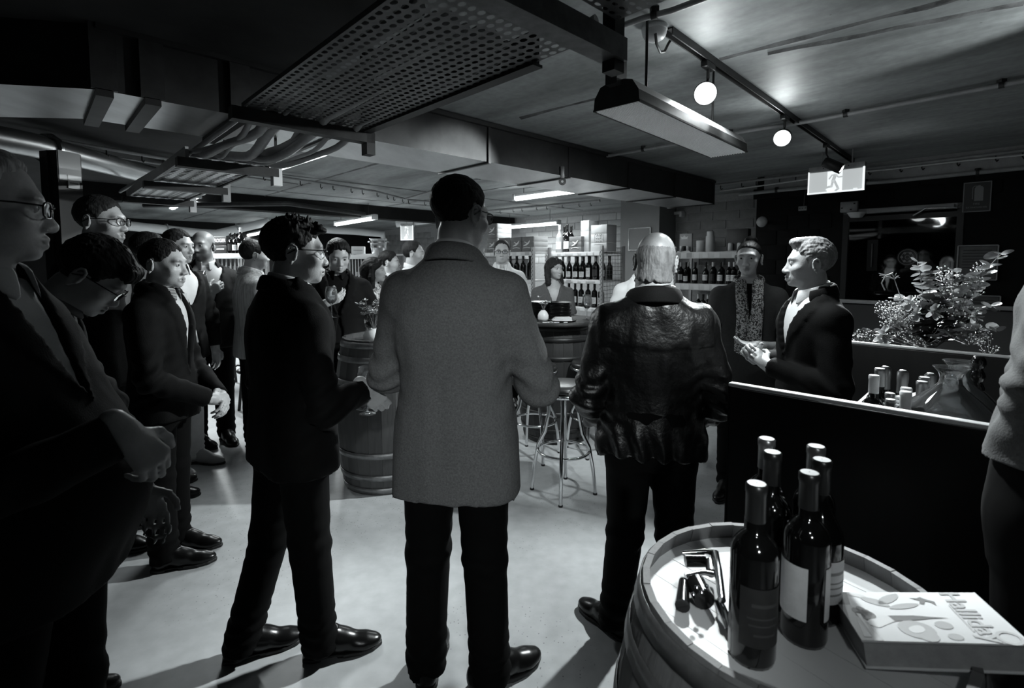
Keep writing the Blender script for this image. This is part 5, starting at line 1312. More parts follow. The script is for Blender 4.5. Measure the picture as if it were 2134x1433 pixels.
# ------------------------------------------------------------------ bottles
defmat('bottle_glass', .0035, .08, spec=.6)
defmat('label_white', .62, .6, noise=(60, .9, 1.03)); defmat('label_grey', .013, .6, noise=(60, .8, 1.2)); defmat('label_dark', .018, .5)
defmat('capsule_dark', .012, .3); defmat('capsule_light', .55, .35); defmat('capsule_foil', .22, .3, .7); defmat('cap_top', .6, .3)
defmat('ink', .03, .6); defmat('ink_grey', .22, .6); defmat('ink_light', .36, .6)
PROF = {  # body radius, heights of (body top, shoulder end, total), neck radius
    'bordeaux': (.0375, .185, .222, .30, .0145), 'burgundy': (.041, .155, .225, .30, .0145), 'champagne': (.0435, .165, .235, .315, .0150), 'magnum': (.052, .20, .30, .38, .017)}
BOT = {}
def bottle_meshes(kind, lab, cap):
    k = (kind, lab, cap)
    if k in BOT: return BOT[k]
    r, hb, hs_, H, rn = PROF[kind]
    pr = [(.001, .006), (r * .7, .002), (r * .93, 0), (r, .008), (r, hb * .5), (r, hb)]
    for t in (.2, .4, .6, .8, 1.0):
        e = t * t * (3 - 2 * t) if kind != 'bordeaux' else (1 - (1 - t) ** 2.2) * .55 + .45 * t * t * (3 - 2 * t)
        z = hb + (hs_ - hb) * t; pr.append((r + (rn - r) * (t * t * (3 - 2 * t) if kind != 'bordeaux' else min(1, .12 * t + .9 * t ** 2.1)), z))
    pr += [(rn, H - .03), (rn * 1.08, H - .027), (rn * 1.08, H - .002), (.001, H - .001)]
    g = MB().lathe(pr, 20).mesh('glass_body', M['bottle_glass'])
    c = MB(); hc = .062 if kind != 'champagne' else .085
    rc = rn + .0016
    if kind == 'champagne':
        c.lathe([(rn + .004, H - hc), (rn + .003, H - .05), (rn + .0045, H - .03), (rn + .004, H - .006), (rn * .7, H + .004)], 18)
    else: c.lathe([(rc, H - hc), (rc, H - .016), (rc + .001, H - .014), (rc + .001, H - .001), (rc * .9, H + .0015)], 18)
    cm = {'dark': 'capsule_dark', 'light': 'capsule_light', 'foil': 'capsule_foil'}[cap]
    c.cm = 1; c.lathe([(rc * .9 if kind != 'champagne' else rn * .7, H + .0015 if kind != 'champagne' else H + .004), (.001, H + .002 if kind != 'champagne' else H + .006)], 18)
    cap_m = c.mesh('capsule', [M[cm], M['cap_top']])
    l = MB()
    if lab:
        z0, z1 = {'white': (.045, .125), 'grey': (.04, .14), 'dark': (.05, .13), 'tall': (.035, .150), 'wrap': (.05, .145), 'low': (.03, .10)}[lab]
        if kind == 'magnum': z0, z1 = .05, .15
        if lab == 'wrap':
            l.lathe([(r + .0006, z0), (r + .0008, z1)], 12, a0=R(38), a1=R(120)); l.lathe([(r + .0006, z0), (r + .0008, z1)], 12, a0=-R(112), a1=-R(8))
        else: l.lathe([(r + .0006, z0), (r + .0008, z1)], 16, a0=-R(62), a1=R(62))
        l.cm = 1
        for zz, a, hh in () if lab == 'wrap' else ((.72, 34, .006), (.5, 44, .003), (.38, 40, .003), (.22, 28, .004)):
            zc = z0 + (z1 - z0) * zz; l.lathe([(r + .0011, zc - hh / 2), (r + .0011, zc + hh / 2)], 8, a0=-R(a), a1=R(a))
        lm = l.mesh('label', [M[{'white': 'label_white', 'grey': 'label_grey', 'dark': 'label_dark', 'tall': 'label_white', 'wrap': 'label_white', 'low': 'label_white'}[lab]], M['ink_grey' if lab not in ('dark', 'grey') else 'ink']])
    else: lm = None
    BOT[k] = (g, cap_m, lm); return BOT[k]
def bottle(p, kind, lab, cap, face, label, group=None, scale=1.0, cat='bottle'):
    """face: direction (angle) the label looks at"""
    g, c, l = bottle_meshes(kind, lab, cap)
    o = empty('wine_bottle', p, face, label, cat, group); o.scale = (scale,) * 3
    link('glass_body', g, o); link('capsule', c, o)
    if l: link('label', l, o)
    return o
CAMDIR = lambda p: math.atan2(-p[1], -p[0])

# ------------------------------------------------------------------ barrels
defmat('oak_grey', .12, .6, noise=(7, .55, 1.35, (1, 1, .12)), bump=(40, .25, (1, 1, .1)))
defmat('oak_dark', .018, .5, noise=(7, .55, 1.5, (1, 1, .12)), bump=(40, .25, (1, 1, .1)))
defmat('oak_mid', .055, .55, noise=(7, .55, 1.4, (1, 1, .12)), bump=(40, .25, (1, 1, .1)))
defmat('hoop', .22, .42, .7, noise=(14, .6, 1.25), bump=(20, .1))
defmat('hoop_dark', .03, .45, .5, noise=(14, .6, 1.3))
defmat('white_head', .66, .42, noise=(5, .92, 1.03, (1, .2, 1)))
def barrel(c, H, Re, Rm, label, wood='oak_grey', hoops='hoop', head='oak_mid', n=26, hoop_z=(.03, .12, .27, .73, .88, .97), rot=0.0, recess=.035, top=None, thick=.020):
    root = empty('wine_barrel', c, rot, label, 'barrel')
    rad = lambda t: Re + (Rm - Re) * (1 - (2 * t - 1) ** 2)
    th = thick; nz = 10
    b = MB()              # one stave, turned about the axis
    hw = math.pi / n * .985
    V = []; Fc = []
    for i in range(nz + 1):
        t = i / nz; r = rad(t); z = H * t
        for a in (-hw, hw):
            for rr in (r, r - th): V.append((rr * math.cos(a), rr * math.sin(a), z))
    for i in range(nz):
        o = 4 * i
        Fc += [(o, o + 2, o + 6, o + 4), (o + 3, o + 1, o + 5, o + 7), (o + 1, o, o + 4, o + 5), (o + 2, o + 3, o + 7, o + 6)]
    Fc += [(0, 1, 3, 2), (4 * nz, 4 * nz + 2, 4 * nz + 3, 4 * nz + 1)]
    b.add(V, Fc); me = b.mesh('stave', M[wood])
    for k in range(n): link('stave', me, root, (0, 0, float(RNG.uniform(-.001, .001))), (0, 0, 2 * math.pi * k / n))
    for hz in hoop_z:
        wz = .038; z0, z1 = hz * H - wz / 2, hz * H + wz / 2
        z0, z1 = max(z0, .002), min(z1, H - .004)
        r0, r1 = rad(z0 / H) + .0015, rad(z1 / H) + .0015
        h = MB(); h.lathe([(r0, z0), (r0 + .003, z0), (r1 + .003, z1), (r1, z1)], 40); 
        a = .4 + hz * 5
        for s in (-.01, .01): h.box(((rad(hz) + .0045) * math.cos(a + s * 4), (rad(hz) + .0045) * math.sin(a + s * 4), hz * H), (.008, .008, .008), bev=.002)
        h.build('hoop', M[hoops], root)
    # head: boards fitted in the round opening
    rh = rad(1 - recess / H) - th + .001; zt = H - recess; nb = 7
    for i in range(nb):
        x0 = -rh + 2 * rh * i / nb + .0008; x1 = -rh + 2 * rh * (i + 1) / nb - .0008
        poly = []
        for k in range(9):
            x = x0 + (x1 - x0) * k / 8; poly.append((x, -math.sqrt(max(0, rh * rh - x * x))))
        for k in range(9):
            x = x1 - (x1 - x0) * k / 8; poly.append((x, math.sqrt(max(0, rh * rh - x * x))))
        if top is None or i >= 0:
            m_ = MB().prism(poly, zt - .02, zt - float(RNG.uniform(0, .0006))); m_.build('head_board', M[head], root)
    if top:
        MB().lathe([(.001, H - .002), (top - .004, H - .002), (top, H + .004), (top, H + .022), (top - .006, H + .027), (.001, H + .027)], 48).build('table_top', M['oak_dark'], root)
    return root
FB = Vector((.530, .922, 0)); FBH = .90; FBZ = FBH - .035
barrel(FB, FBH, .272, .335, 'wine barrel with a pale top in the near right corner, carrying bottles and a book', head='white_head', rot=.6, thick=.014, n=30)
MBc = Vector((-.90, 3.53, 0))
barrel(MBc, 1.03, .285, .345, 'dark wine barrel used as a table between the black suit and tweed jacket men', 'oak_mid', 'hoop', n=24, rot=.3, top=None)
RBc = Vector((.40, 4.46, 0))
barrel(RBc, 1.02, .285, .35, 'dark wine barrel with a round table top under the plates and stools', 'oak_dark', 'hoop_dark', n=24, rot=1.0, top=.40)
MB_TOP = 1.03 - .035
# ------------------------------------------------------------------ on the front barrel
TOPZ = FBZ
def onbarrel(px, py, h): return atZ(px, py, TOPZ + h)
fb = [((1577, 1008), 'bordeaux', 'grey', 'dark', .55, 'front bottle on the near barrel, dark with a dull label and pale cap'),
      ((1687, 985), 'bordeaux', 'wrap', 'dark', .25, 'wine bottle with a bright white label on the near barrel, next to the book'),
      ((1610, 942), 'bordeaux', 'dark', 'dark', -.3, 'dark bottle directly behind the front bottle on the near barrel'),
      ((1713, 958), 'burgundy', 'white', 'dark', .7, 'bottle behind the white-labelled one on the near barrel, nearer the panel'),
      ((1598, 914), 'bordeaux', 'dark', 'foil', -.4, 'foil-capped bottle farthest back on the left of the near barrel'),
      ((1701, 930), 'bordeaux', None, 'foil', .2, 'foil-capped bottle farthest back on the right of the near barrel')]
for (px, py), kind, lab, cap, da, lb in fb:
    H = PROF[kind][3]; p = onbarrel(px, py, H); p.z = TOPZ
    bottle(p, kind, lab, cap, CAMDIR(p) + da, lb, 'bottles on the near barrel')
# the lever bottle opener lying on the pale head
tp = onbarrel(1462, 1235, .02); tr = empty('bottle_opener', (tp.x, tp.y, TOPZ), 0.0, 'chrome and black lever wine opener lying on the pale barrel top', 'bottle opener')
def otool(px, py, h): q = onbarrel(px, py, h); return q - Vector((tp.x, tp.y, TOPZ))
MB().tube([otool(1422, 1152, .035), otool(1468, 1150, .04), otool(1490, 1154, .04), otool(1497, 1190, .04), otool(1505, 1250, .035)], [.006, .008, .0095, .0085, .007], 10).build('lever_arm', M['chrome'], tr)
MB().tube([otool(1428, 1200, .03), otool(1465, 1192, .032), otool(1488, 1196, .032)], .0055, 8).build('clamp_arm', M['chrome'], tr)
MB().tube([otool(1428, 1168, .028), otool(1470, 1168, .03)], .013, 12).build('grip', M['black_gloss'], tr)
MB().tube([otool(1480, 1170, .03), otool(1482, 1194, .03)], .010, 10).build('joint_block', M['steel'], tr)
MB().tube([otool(1450, 1215, .024), otool(1468, 1250, .022)], .020, 14).build('body', M['black_gloss'], tr)
MB().tube([otool(1425, 1212, .020), otool(1422, 1262, .018)], [.010, .014], 12).build('side_handle', M['black_gloss'], tr)
MB().tube([otool(1498, 1252, .02), otool(1512, 1285, .014), otool(1518, 1312, .009)], [.008, .009, .006], 10).build('spout', M['chrome'], tr)
for x, y in ((1452, 1225), (1462, 1236), (1445, 1240), (1472, 1222)): MB().lathe([(.001, .006), (.004, .004), (.005, 0)], 10, Matrix.Translation(otool(x, y, .045))).build('stud', M['chrome'], tr)
# the thick book
BT = .047
TILT = .036            # its right side rests on the barrel's rim
cs_ = [atZ(1757, 1234, TOPZ + BT + .001), atZ(2056, 1232, TOPZ + BT + TILT), atZ(2122, 1345, TOPZ + BT + TILT), atZ(1766, 1331, TOPZ + BT + .001)]
xd = ((cs_[1] - cs_[0]) + (cs_[2] - cs_[3])).normalized(); yd = (cs_[0] - cs_[3]) + (cs_[1] - cs_[2]); yd = (yd - xd * yd.dot(xd)).normalized(); zd = xd.cross(yd).normalized(); cc = sum(cs_, Vector()) / 4 - zd * BT
bw_ = ((cs_[1] - cs_[0]).length + (cs_[2] - cs_[3]).length) / 2; bh_ = abs((cs_[0] - cs_[3]).dot(yd) + (cs_[1] - cs_[2]).dot(yd)) / 2
book = empty('book', cc, 0, 'thick paperback with leaves and a bird on its pale cover, lying on the near barrel', 'book')
book.rotation_euler = Matrix(((xd.x, yd.x, zd.x), (xd.y, yd.y, zd.y), (xd.z, yd.z, zd.z))).to_euler()
MB().box((0, 0, BT / 2), (bw_ - .006, bh_ - .006, BT - .006)).build('pages', M['paper_grey'], book)
for z in (.0018, BT - .0018): MB().box((0, 0, z), (bw_, bh_, .0034), bev=.001).build('cover', M['paper'], book)
MB().box((bw_ / 2 - .001, 0, BT / 2), (.0025, bh_, BT)).build('spine', M['paper'], book)
defmat('print_grey', .26, .6); defmat('print_dark', .05, .6); defmat('print_pale', .45, .6); defmat('print_black', .012, .6)
def flat(poly, m, nm='cover_print', z=BT + .0006):
    b = MB(); b.add([Vector((x * bw_, y * bh_, z)) for x, y in poly], [tuple(range(len(poly)))]); return b.build(nm, M[m], book)
def leafpoly(cx, cy, L, Wd, ang, n=18, sharp=True):
    P = []
    for i in range(n):
        a = 2 * math.pi * i / n; x = math.cos(a) * L / 2; y = math.sin(a) * Wd / 2 * (abs(math.sin(a)) ** .4 if sharp else 1)
        P.append((cx + (x * math.cos(ang) - y * math.sin(ang)), cy + (x * math.sin(ang) + y * math.cos(ang))))
    return P
flat([(-.5, -.5), (-.36, -.5), (-.40, .05), (-.42, .20), (-.5, .5)], 'print_grey')
flat([(-.42, .2), (-.39, .48), (-.5, .5), (-.5, .2)], 'print_dark', z=BT + .0008)
flat([(-.47, -.44), (-.42, -.44), (-.445, -.12)], 'paper', z=BT + .0010); flat([(-.41, -.46), (-.395, .0), (-.42, .02)], 'print_pale', z=BT + .0010)
flat(leafpoly(-.235, .27, .26, .10, 2.2), 'print_grey'); flat(leafpoly(-.13, .33, .30, .10, .95), 'print_grey'); flat(leafpoly(-.06, .18, .24, .10, .45), 'print_grey'); flat(leafpoly(-.33, .41, .14, .07, 2.6), 'print_pale')
flat([(-.22, -.02), (-.05, -.01), (.06, -.035), (.165, -.05), (.06, -.065), (-.05, -.10), (-.20, -.13)], 'print_black')
flat([(-.36, -.10), (-.22, -.02), (-.20, -.13), (-.33, -.26), (-.40, -.18)], 'print_pale')
for q in ((-.405, .06), (-.37, .09), (-.345, .03), (-.37, -.03), (-.33, -.01), (-.40, -.02)): flat(leafpoly(q[0], q[1], .06, .15, .1, sharp=False), 'print_black', z=BT + .0009)
flat(leafpoly(-.10, -.28, .22, .34, .1, sharp=False), 'print_grey'); flat(leafpoly(-.10, -.28, .10, .16, -.4), 'print_pale', z=BT + .0009); flat(leafpoly(-.06, -.40, .12, .2, 0, sharp=False), 'print_grey', z=BT + .0007)
flat(leafpoly(.09, -.19, .11, .15, 0, sharp=False), 'print_grey'); flat(leafpoly(.10, -.40, .09, .12, 0, sharp=False), 'print_grey')
flat([(.02, .36), (.07, .355), (.10, .38), (.12, .34), (.17, .28), (.16, .20), (.145, .26), (.11, .29), (.085, .22), (.06, .24), (.075, .30)], 'print_dark')
T = Matrix.Translation((.31 * bw_, 0, BT + .0008)) @ Matrix.Rotation(R(-90), 4, 'Z')
defmat('print_title', .36, .6)
text('cover_title', 'Halliday', .042, M['print_title'], book, T, extrude=.0002, weight=.0008)
flat([(.235, .20), (.245, .20), (.245, -.30), (.235, -.30)], 'print_title')
b = MB(); b.lathe([(.012, BT + .0008), (.017, BT + .0008)], 24, Matrix.Translation((.41 * bw_, -.40 * bh_, 0))); b.build('cover_emblem', M['print_title'], book)

# ------------------------------------------------------------------ the display counter with its panels
defmat('panel_dark', .006, .42, spec=.25, noise=(5, .6, 1.5, (1, 1, .08)), bump=(30, .1, (1, 1, .1)))
defmat('panel_edge', .55, .35); defmat('panel_edge_dim', .34, .4); defmat('counter_top', .02, .4)
def counter(p0, p1, depth, topz, backz, label, edge, name='display_counter'):
    p0 = Vector((p0[0], p0[1], 0)); p1 = Vector((p1[0], p1[1], 0)); d = (p1 - p0).normalized(); L = (p1 - p0).length
    root = empty(name, p0, math.atan2(d.y, d.x), label, 'counter')
    MB().box((L / 2, .0, topz / 2 - .006), (L, .030, topz - .012), bev=.004).build('front_panel', M['panel_dark'], root)
    MB().box((L / 2, .0, topz - .004), (L, .032, .014), bev=.004).build('edge_strip', M[edge], root)
    MB().box((.004, .0, topz / 2), (.006, .034, topz - .02)).build('end_strip', M['panel_dark'], root)
    MB().box((L / 2, depth / 2 + .016, backz - .015), (L - .02, depth, .03), bev=.003).build('worktop', M['counter_top'], root)
    MB().box((.02, depth / 2 + .016, (backz - .03) / 2), (.02, depth - .02, backz - .03)).build('side_panel', M['panel_dark'], root)
    MB().box((L - .02, depth / 2 + .016, (backz - .03) / 2), (.02, depth - .02, backz - .03)).build('side_panel', M['panel_dark'], root)
    MB().box((L / 2, depth / 2 + .016, backz * .45), (L - .06, depth - .03, .02)).build('inner_shelf', M['panel_dark'], root)
    return root
c0, c1 = atZ(1521, 797, 1.10), atZ(2066, 886, 1.10); cd = (c1 - c0).normalized()
counter(c0, c1 + cd * .35, .62, 1.10, .85, 'dark counter with a tall front panel and bright top edge beside the near barrel', 'panel_edge')
k0, k1 = atZ(1772, 711, 1.10), atZ(2090, 741, 1.10); kd = (k1 - k0).normalized()
counter(k0, k1 + kd * .5, .55, 1.10, .80, 'dark counter behind the decanters with flowers standing over its front panel', 'panel_edge_dim')
CT = .85
cn_ = Vector((-cd.y, cd.x, 0))
def oncounter(px, py, back, h=None):
    """point on the ray of a pixel, `back` metres behind the front panel"""
    dvec = ray(px, py); o = Vector((0, 0, CAMH)) - c0
    t = (back - o.dot(cn_)) / dvec.dot(cn_); return Vector((0, 0, CAMH)) + dvec * t
cb = [((1822, 782), 'bordeaux', None, 'light', .24, 'pale-capped bottle at the left end of the row on the counter', 1.0),
      ((1834, 768), 'bordeaux', None, 'foil', .33, 'foil-topped bottle just behind the pale-capped one on the counter', 1.04),
      ((1846, 765), 'champagne', None, 'foil', .42, 'foil-topped bottle at the back left of the counter', 1.0),
      ((1882, 773), 'champagne', None, 'foil', .40, 'lone wire-topped sparkling bottle in the middle of the counter row', .98),
      ((1927, 786), 'bordeaux', None, 'foil', .34, 'ring-topped bottle close to the left side of the decanters', .98),
      ((1922, 795), 'bordeaux', None, 'foil', .24, 'bottle in front of the ring-topped one by the decanters', .98),
      ((1939, 779), 'champagne', None, 'foil', .44, 'dark-necked bottle behind the ones by the decanters', .98),
      ((1855, 819), 'bordeaux', None, 'foil', .16, 'short dark-capped bottle low in the front of the counter row', .95),
      ((1856, 832), 'bordeaux', None, 'foil', .09, 'shortest capped bottle right behind the bright panel edge', .95),
      ((1889, 808), 'bordeaux', None, 'light', .17, 'pale screw-capped bottle in front of the sparkling one', .95),
      ((1888, 816), 'bordeaux', None, 'light', .09, 'pale screw-capped bottle nearest the bright panel edge', .95)]
for (px, py), kind, lab, cap, bk, lb, sc in cb:
    q = oncounter(px, py, bk + .03); hgt = q.z - CT
    sc2 = hgt / PROF[kind][3]
    bottle((q.x, q.y, CT), kind, lab, cap, CAMDIR(q), lb, 'bottles on the counter', sc2)
RIS = 1.04
rq = oncounter(1993, 760, .29)
ro = empty('riser_box', (rq.x, rq.y, CT), math.atan2(cd.y, cd.x), 'low dark riser box on the counter under the two decanters', 'riser'); MB().box((.05, 0, (RIS - CT) / 2), (.62, .40, RIS - CT), bev=.003).build('box', M['counter_top'], ro); MB().box((.04, .0, RIS - CT + .001), (.50, .34, .002)).build('white_liner', M['paper'], ro)
def decanter(px, py, back, label, rw=.135):
    q = oncounter(px, py, back); H = q.z - RIS
    root = empty('decanter', (q.x, q.y, RIS + .002), 0, label, 'decanter', 'decanters')
    k = H / .22
    o = [(.001, .003), (rw * .92, .002), (rw, .010), (rw * .985, .022), (rw * .80, .058), (rw * .55, .098), (.040, .135), (.029, .155), (.0265, .175), (.030, .195), (.046, .2195)]
    o = [(r, z * k) for r, z in o]
    i = [(max(.001, r - .002), max(z + .0008, .005)) for r, z in o[::-1]]
    MB().lathe(o + i, 44).build('glass_body', M['glass'], root)
    return root
decanter(1983, 766, .20, 'glass ship decanter with a flared lip behind the bright panel edge')
decanter(2001, 753, .36, 'second glass decanter half hidden behind the first one', .12)
for k, (dx, dy, rz) in enumerate(((-.10, .06, .4), (.12, .03, -.5))):
    p = Vector((rq.x, rq.y, 0)) + cd * (dx + .02) + cn_ * dy; b = MB()
    for j in range(3): b.box((.004 * j, .003 * j, .006 + .011 * j), (.17 - .012 * j, .11, .010), bev=.004)
    o = b.build('folded_cloth', M['paper'], None, (p.x, p.y, RIS + .002), (0, 0, rz)); tag(o, ('folded white cloth on the riser behind the first decanter', 'folded white cloth at the right end of the riser, beside the second decanter')[k], 'cloth')
q = oncounter(2040, 742, .36)
tw = empty('candle_holder', (q.x, q.y, CT), 0, 'dark twisted glossy stem standing beyond the decanters', 'candle holder')
pr = []
for i in range(46):
    t = i / 45; pr.append((.012 + .008 * abs(math.sin(t * math.pi * 9)), t * (q.z - CT)))
MB().lathe([(.04, 0), (.045, .004), (.03, .012)] + pr + [(.001, q.z - CT)], 18).build('stem', M['black_gloss'], tw)

# ------------------------------------------------------------------ flowers behind the back panel
defmat('leaf_pale', .44, .5, noise=(20, .75, 1.2)); defmat('leaf_mid', .14, .5, noise=(20, .7, 1.2)); defmat('leaf_dark', .03, .5, noise=(20, .7, 1.3)); defmat('stem_green', .14, .6); defmat('berry', .5, .5); defmat('petal', .55, .55)
kn_ = Vector((-kd.y, kd.x, 0))
def flw(px, py, back=.16):
    dvec = ray(px, py); o = Vector((0, 0, CAMH)) - k0
    return Vector((0, 0, CAMH)) + dvec * ((back - o.dot(kn_)) / dvec.dot(kn_))
vb = flw(1935, 730, .20)
fl = empty('flower_arrangement', (vb.x, vb.y, .80), 0, 'large arrangement of eucalyptus, berries and dried flowers over the back counter', 'flowers')
FO = Vector(fl.location)
MB().lathe([(.001, 0), (.075, 0), (.085, .02), (.10, .16), (.085, .24), (.09, .27), (.085, .27), (.08, .24), (.001, .22)], 28).build('vase', M['black_gloss'], fl)
base = Vector((0, 0, .25))
def disc_leaf(L=.050, Wd=.056, cupd=.008):
    V = [(0, 0, 0)]; n = 12
    for ring in (.55, 1.0):
        for i in range(n):
            a = 2 * math.pi * i / n; V.append((Wd / 2 * ring * math.sin(a), L / 2 + L / 2 * ring * -math.cos(a), cupd * ring * ring + .002 * math.sin(2 * a)))
    V[0] = (0, L / 2, 0)
    Fc = [(0, 1 + i, 1 + (i + 1) % n) for i in range(n)] + [(1 + i, 1 + n + i, 1 + n + (i + 1) % n, 1 + (i + 1) % n) for i in range(n)]
    return V, Fc
LEAF = {k: pymesh('leaf', *disc_leaf(), M[k], True) for k in ('leaf_pale', 'leaf_mid', 'leaf_dark')}
rg = np.random.default_rng(11)
def leaf(p, dirv, k, sc, up=(0, 0, 1)):
    q = Vector(dirv).normalized().to_track_quat('Y', 'Z').to_matrix().to_4x4()
    q = q @ Matrix.Rotation(float(rg.uniform(-.7, .7)), 4, 'Y')
    o = link('leaf', LEAF[k], fl); o.matrix_local = Matrix.Translation(p) @ q @ Matrix.Scale(sc, 4); return o
stems = MB()
def branch(tip, k='leaf_pale', n=7, sc=1.1, start=.45, bend=.05, back=.16):
    tip = flw(*tip, back) - FO; pts = []
    for i in range(9):
        t = i / 8; p = base.lerp(tip, t); p.z += bend * math.sin(math.pi * t); pts.append(p)
    stems.tube(pts, [.0032 - .0018 * i / 8 for i in range(9)], 6)
    for j in range(n):
        t = start + (1 - start) * j / (n - 1); i = min(7, int(t * 8)); p = pts[i].lerp(pts[i + 1], t * 8 - i) if i < 8 else pts[8]
        for s in (-1, 1):
            d = Vector((s * float(rg.uniform(.6, 1)), float(rg.uniform(-.7, .2)), float(rg.uniform(-.1, .6))))
            leaf(p + d * .004, d, k, sc * (1.25 - .5 * t) * float(rg.uniform(.85, 1.15)))
for tip, k, n, sc, st in (((1912, 548), 'leaf_pale', 9, 1.15, .48), ((1938, 572), 'leaf_mid', 7, 1.2, .45), ((1985, 566), 'leaf_pale', 6, .8, .5), ((2086, 530), 'leaf_pale', 9, 1.25, .42),
                         ((2052, 575), 'leaf_pale', 8, 1.2, .4), ((2012, 580), 'leaf_mid', 7, 1.1, .45), ((2066, 640), 'leaf_pale', 7, 1.15, .4), ((2075, 690), 'leaf_pale', 6, 1.1, .4), ((1866, 622), 'leaf_pale', 5, 1.1, .55),
                         ((1960, 640), 'leaf_dark', 8, 1.4, .3), ((1905, 650), 'leaf_dark', 7, 1.3, .3), ((2010, 668), 'leaf_dark', 8, 1.3, .2), ((1860, 690), 'leaf_mid', 5, 1.1, .5), ((1930, 690), 'leaf_mid', 6, 1.1, .3), ((2040, 700), 'leaf_mid', 6, 1.0, .3), ((1985, 700), 'leaf_pale', 5, 1.0, .3)):
    branch(tip, k, n, sc, st)
for tip in ((1790, 708), (1776, 700), (1800, 690)): branch(tip, 'leaf_mid', 3, .8, .85, .02)
# sprays of small berries and filler flowers
spr = MB()
ico = MB()
bm = bmesh.new(); bmesh.ops.create_icosphere(bm, subdivisions=1, radius=1.0); bm.verts.index_update()
IV = [v.co.copy() for v in bm.verts]; IF = [tuple(v.index for v in f.verts) for f in bm.faces]; bm.free()
for (cx, cy, rx, ry, n) in ((1800, 705, 28, 20, 95), (1870, 665, 38, 34, 210), (1850, 645, 30, 22, 90), (1900, 640, 30, 25, 90), (1985, 590, 34, 30, 110), (1965, 570, 22, 18, 40), (1990, 640, 40, 40, 170), (2040, 570, 20, 26, 40), (2030, 600, 24, 24, 60), (1920, 700, 45, 24, 120), (2020, 690, 45, 30, 110), (1845, 705, 24, 12, 50), (2060, 720, 25, 25, 40)):
    hub = flw(cx, cy + ry, .18) - FO
    for k in range(n):
        a = rg.uniform(0, 6.28); rr = rg.uniform(0, 1) ** .6
        p = flw(cx + rx * rr * math.cos(a), cy + ry * rr * math.sin(a), float(rg.uniform(.10, .30))) - FO
        if k % 2 == 0: stems.tube([hub.lerp(p, .35), p], .0009, 4, cap=False)
        sc = float(rg.uniform(.0028, .0052)); spr.add([v * sc + p for v in IV], IF, True)
tag(spr.build('berries', M['berry'], fl), 'pale little berries and filler flowers on thin twigs', kind='stuff')
stems.build('stems', M['stem_green'], fl)
# a few open blossoms and the dried umbel on its bare stalk
def petals(c, r, n, m, tilt=.5, nm='petal'):
    for k in range(n):
        a = 2 * math.pi * k / n + float(rg.uniform(-.2, .2)); d = Vector((math.cos(a), -.5 + .3 * math.sin(a * 2), math.sin(a)))
        o = link(nm, PETAL[m], fl); o.matrix_local = Matrix.Translation(c) @ d.normalized().to_track_quat('Y', 'Z').to_matrix().to_4x4() @ Matrix.Scale(r, 4)
PETAL = {m: pymesh('petal', *disc_leaf(1.0, .62, .16), M[m], True) for m in ('petal', 'leaf_mid')}
for (x, y, r, n) in ((1838, 700, .06, 8), (1893, 632, .05, 7), (1945, 650, .05, 8), (1908, 655, .045, 7), (2030, 660, .04, 6), (1835, 718, .05, 6)): petals(flw(x, y, .10) - FO, r, n, 'petal')
s0, s1 = flw(1880, 628, .16) - FO, flw(1864, 582, .16) - FO
us = MB().tube([base.lerp(s0, .3), s0, s1], .0022, 6)
for k in range(14):
    a = 2 * math.pi * k / 14; d = Vector((math.cos(a) * .055, .03 * math.sin(a), .01 + .012 * math.sin(a * 3))) + Vector((-.03, 0, .012))
    us.tube([s1, s1 + d * .6 + Vector((0, 0, .006)), s1 + d], .0013, 5)
us.tube([s1 + Vector((-.01, 0, .035)), s1 + Vector((-.05, 0, .02)), s1 + Vector((-.07, 0, -.02)), s1 + Vector((-.05, 0, -.06))], .0035, 6)
us.build('dried_umbel', M['stem_green'], fl)
for (x, y) in ((1868, 622), (1995, 606)): MB().lathe([(.013 * math.sin(math.pi * i / 8) + 1e-4, -.013 * math.cos(math.pi * i / 8)) for i in range(9)], 14, Matrix.Translation(flw(x, y, .12) - FO)).build('seed_head', M['leaf_pale'], fl)
# ------------------------------------------------------------------ bar stools
defmat('seat_vinyl', .02, .3, spec=.6)
def stool(c, rot, label, H=.75):
    root = empty('bar_stool', c, rot, label, 'stool', 'bar stools')
    MB().lathe([(.001, H), (.12, H), (.165, H - .008), (.18, H - .025), (.178, H - .042), (.165, H - .05)], 36).build('seat', M['seat_vinyl'], root)
    MB().lathe([(.165, H - .050), (.183, H - .050), (.186, H - .06), (.183, H - .075), (.15, H - .078), (.001, H - .078)], 36).build('seat_rim', M['chrome'], root)
    for k in range(4):
        a = math.pi / 2 * k; ca, sa = math.cos(a), math.sin(a)
        pts = [(.10, H - .075), (.105, H - .11), (.10, H - .20), (.125, H - .34), (.17, .32), (.195, .18), (.21, .05), (.212, .004)]
        MB().tube([(r * ca, r * sa, z) for r, z in pts], .0125, 10).build('leg', M['chrome'], root)
        MB().lathe([(.014, .012), (.015, .0), (.001, .0)], 12, Matrix.Translation((.212 * ca, .212 * sa, 0))).build('foot_cap', M['black_paint'], root)
    MB().tube([(.172 * math.cos(2 * math.pi * i / 40), .172 * math.sin(2 * math.pi * i / 40), .29) for i in range(40)], .0095, 10, close=True).build('foot_ring', M['chrome'], root)
    return root
stool((.345, 3.30, 0), -1.75, 'chrome bar stool with a round black seat between the tweed and leather jackets')
stool((.18, 3.95, 0), -1.3, 'bar stool half hidden by the tweed elbow, nearer the barrel table')
stool((.66, 4.06, 0), -1.9, 'bar stool partly hidden by the leather jacket, beside the barrel table')
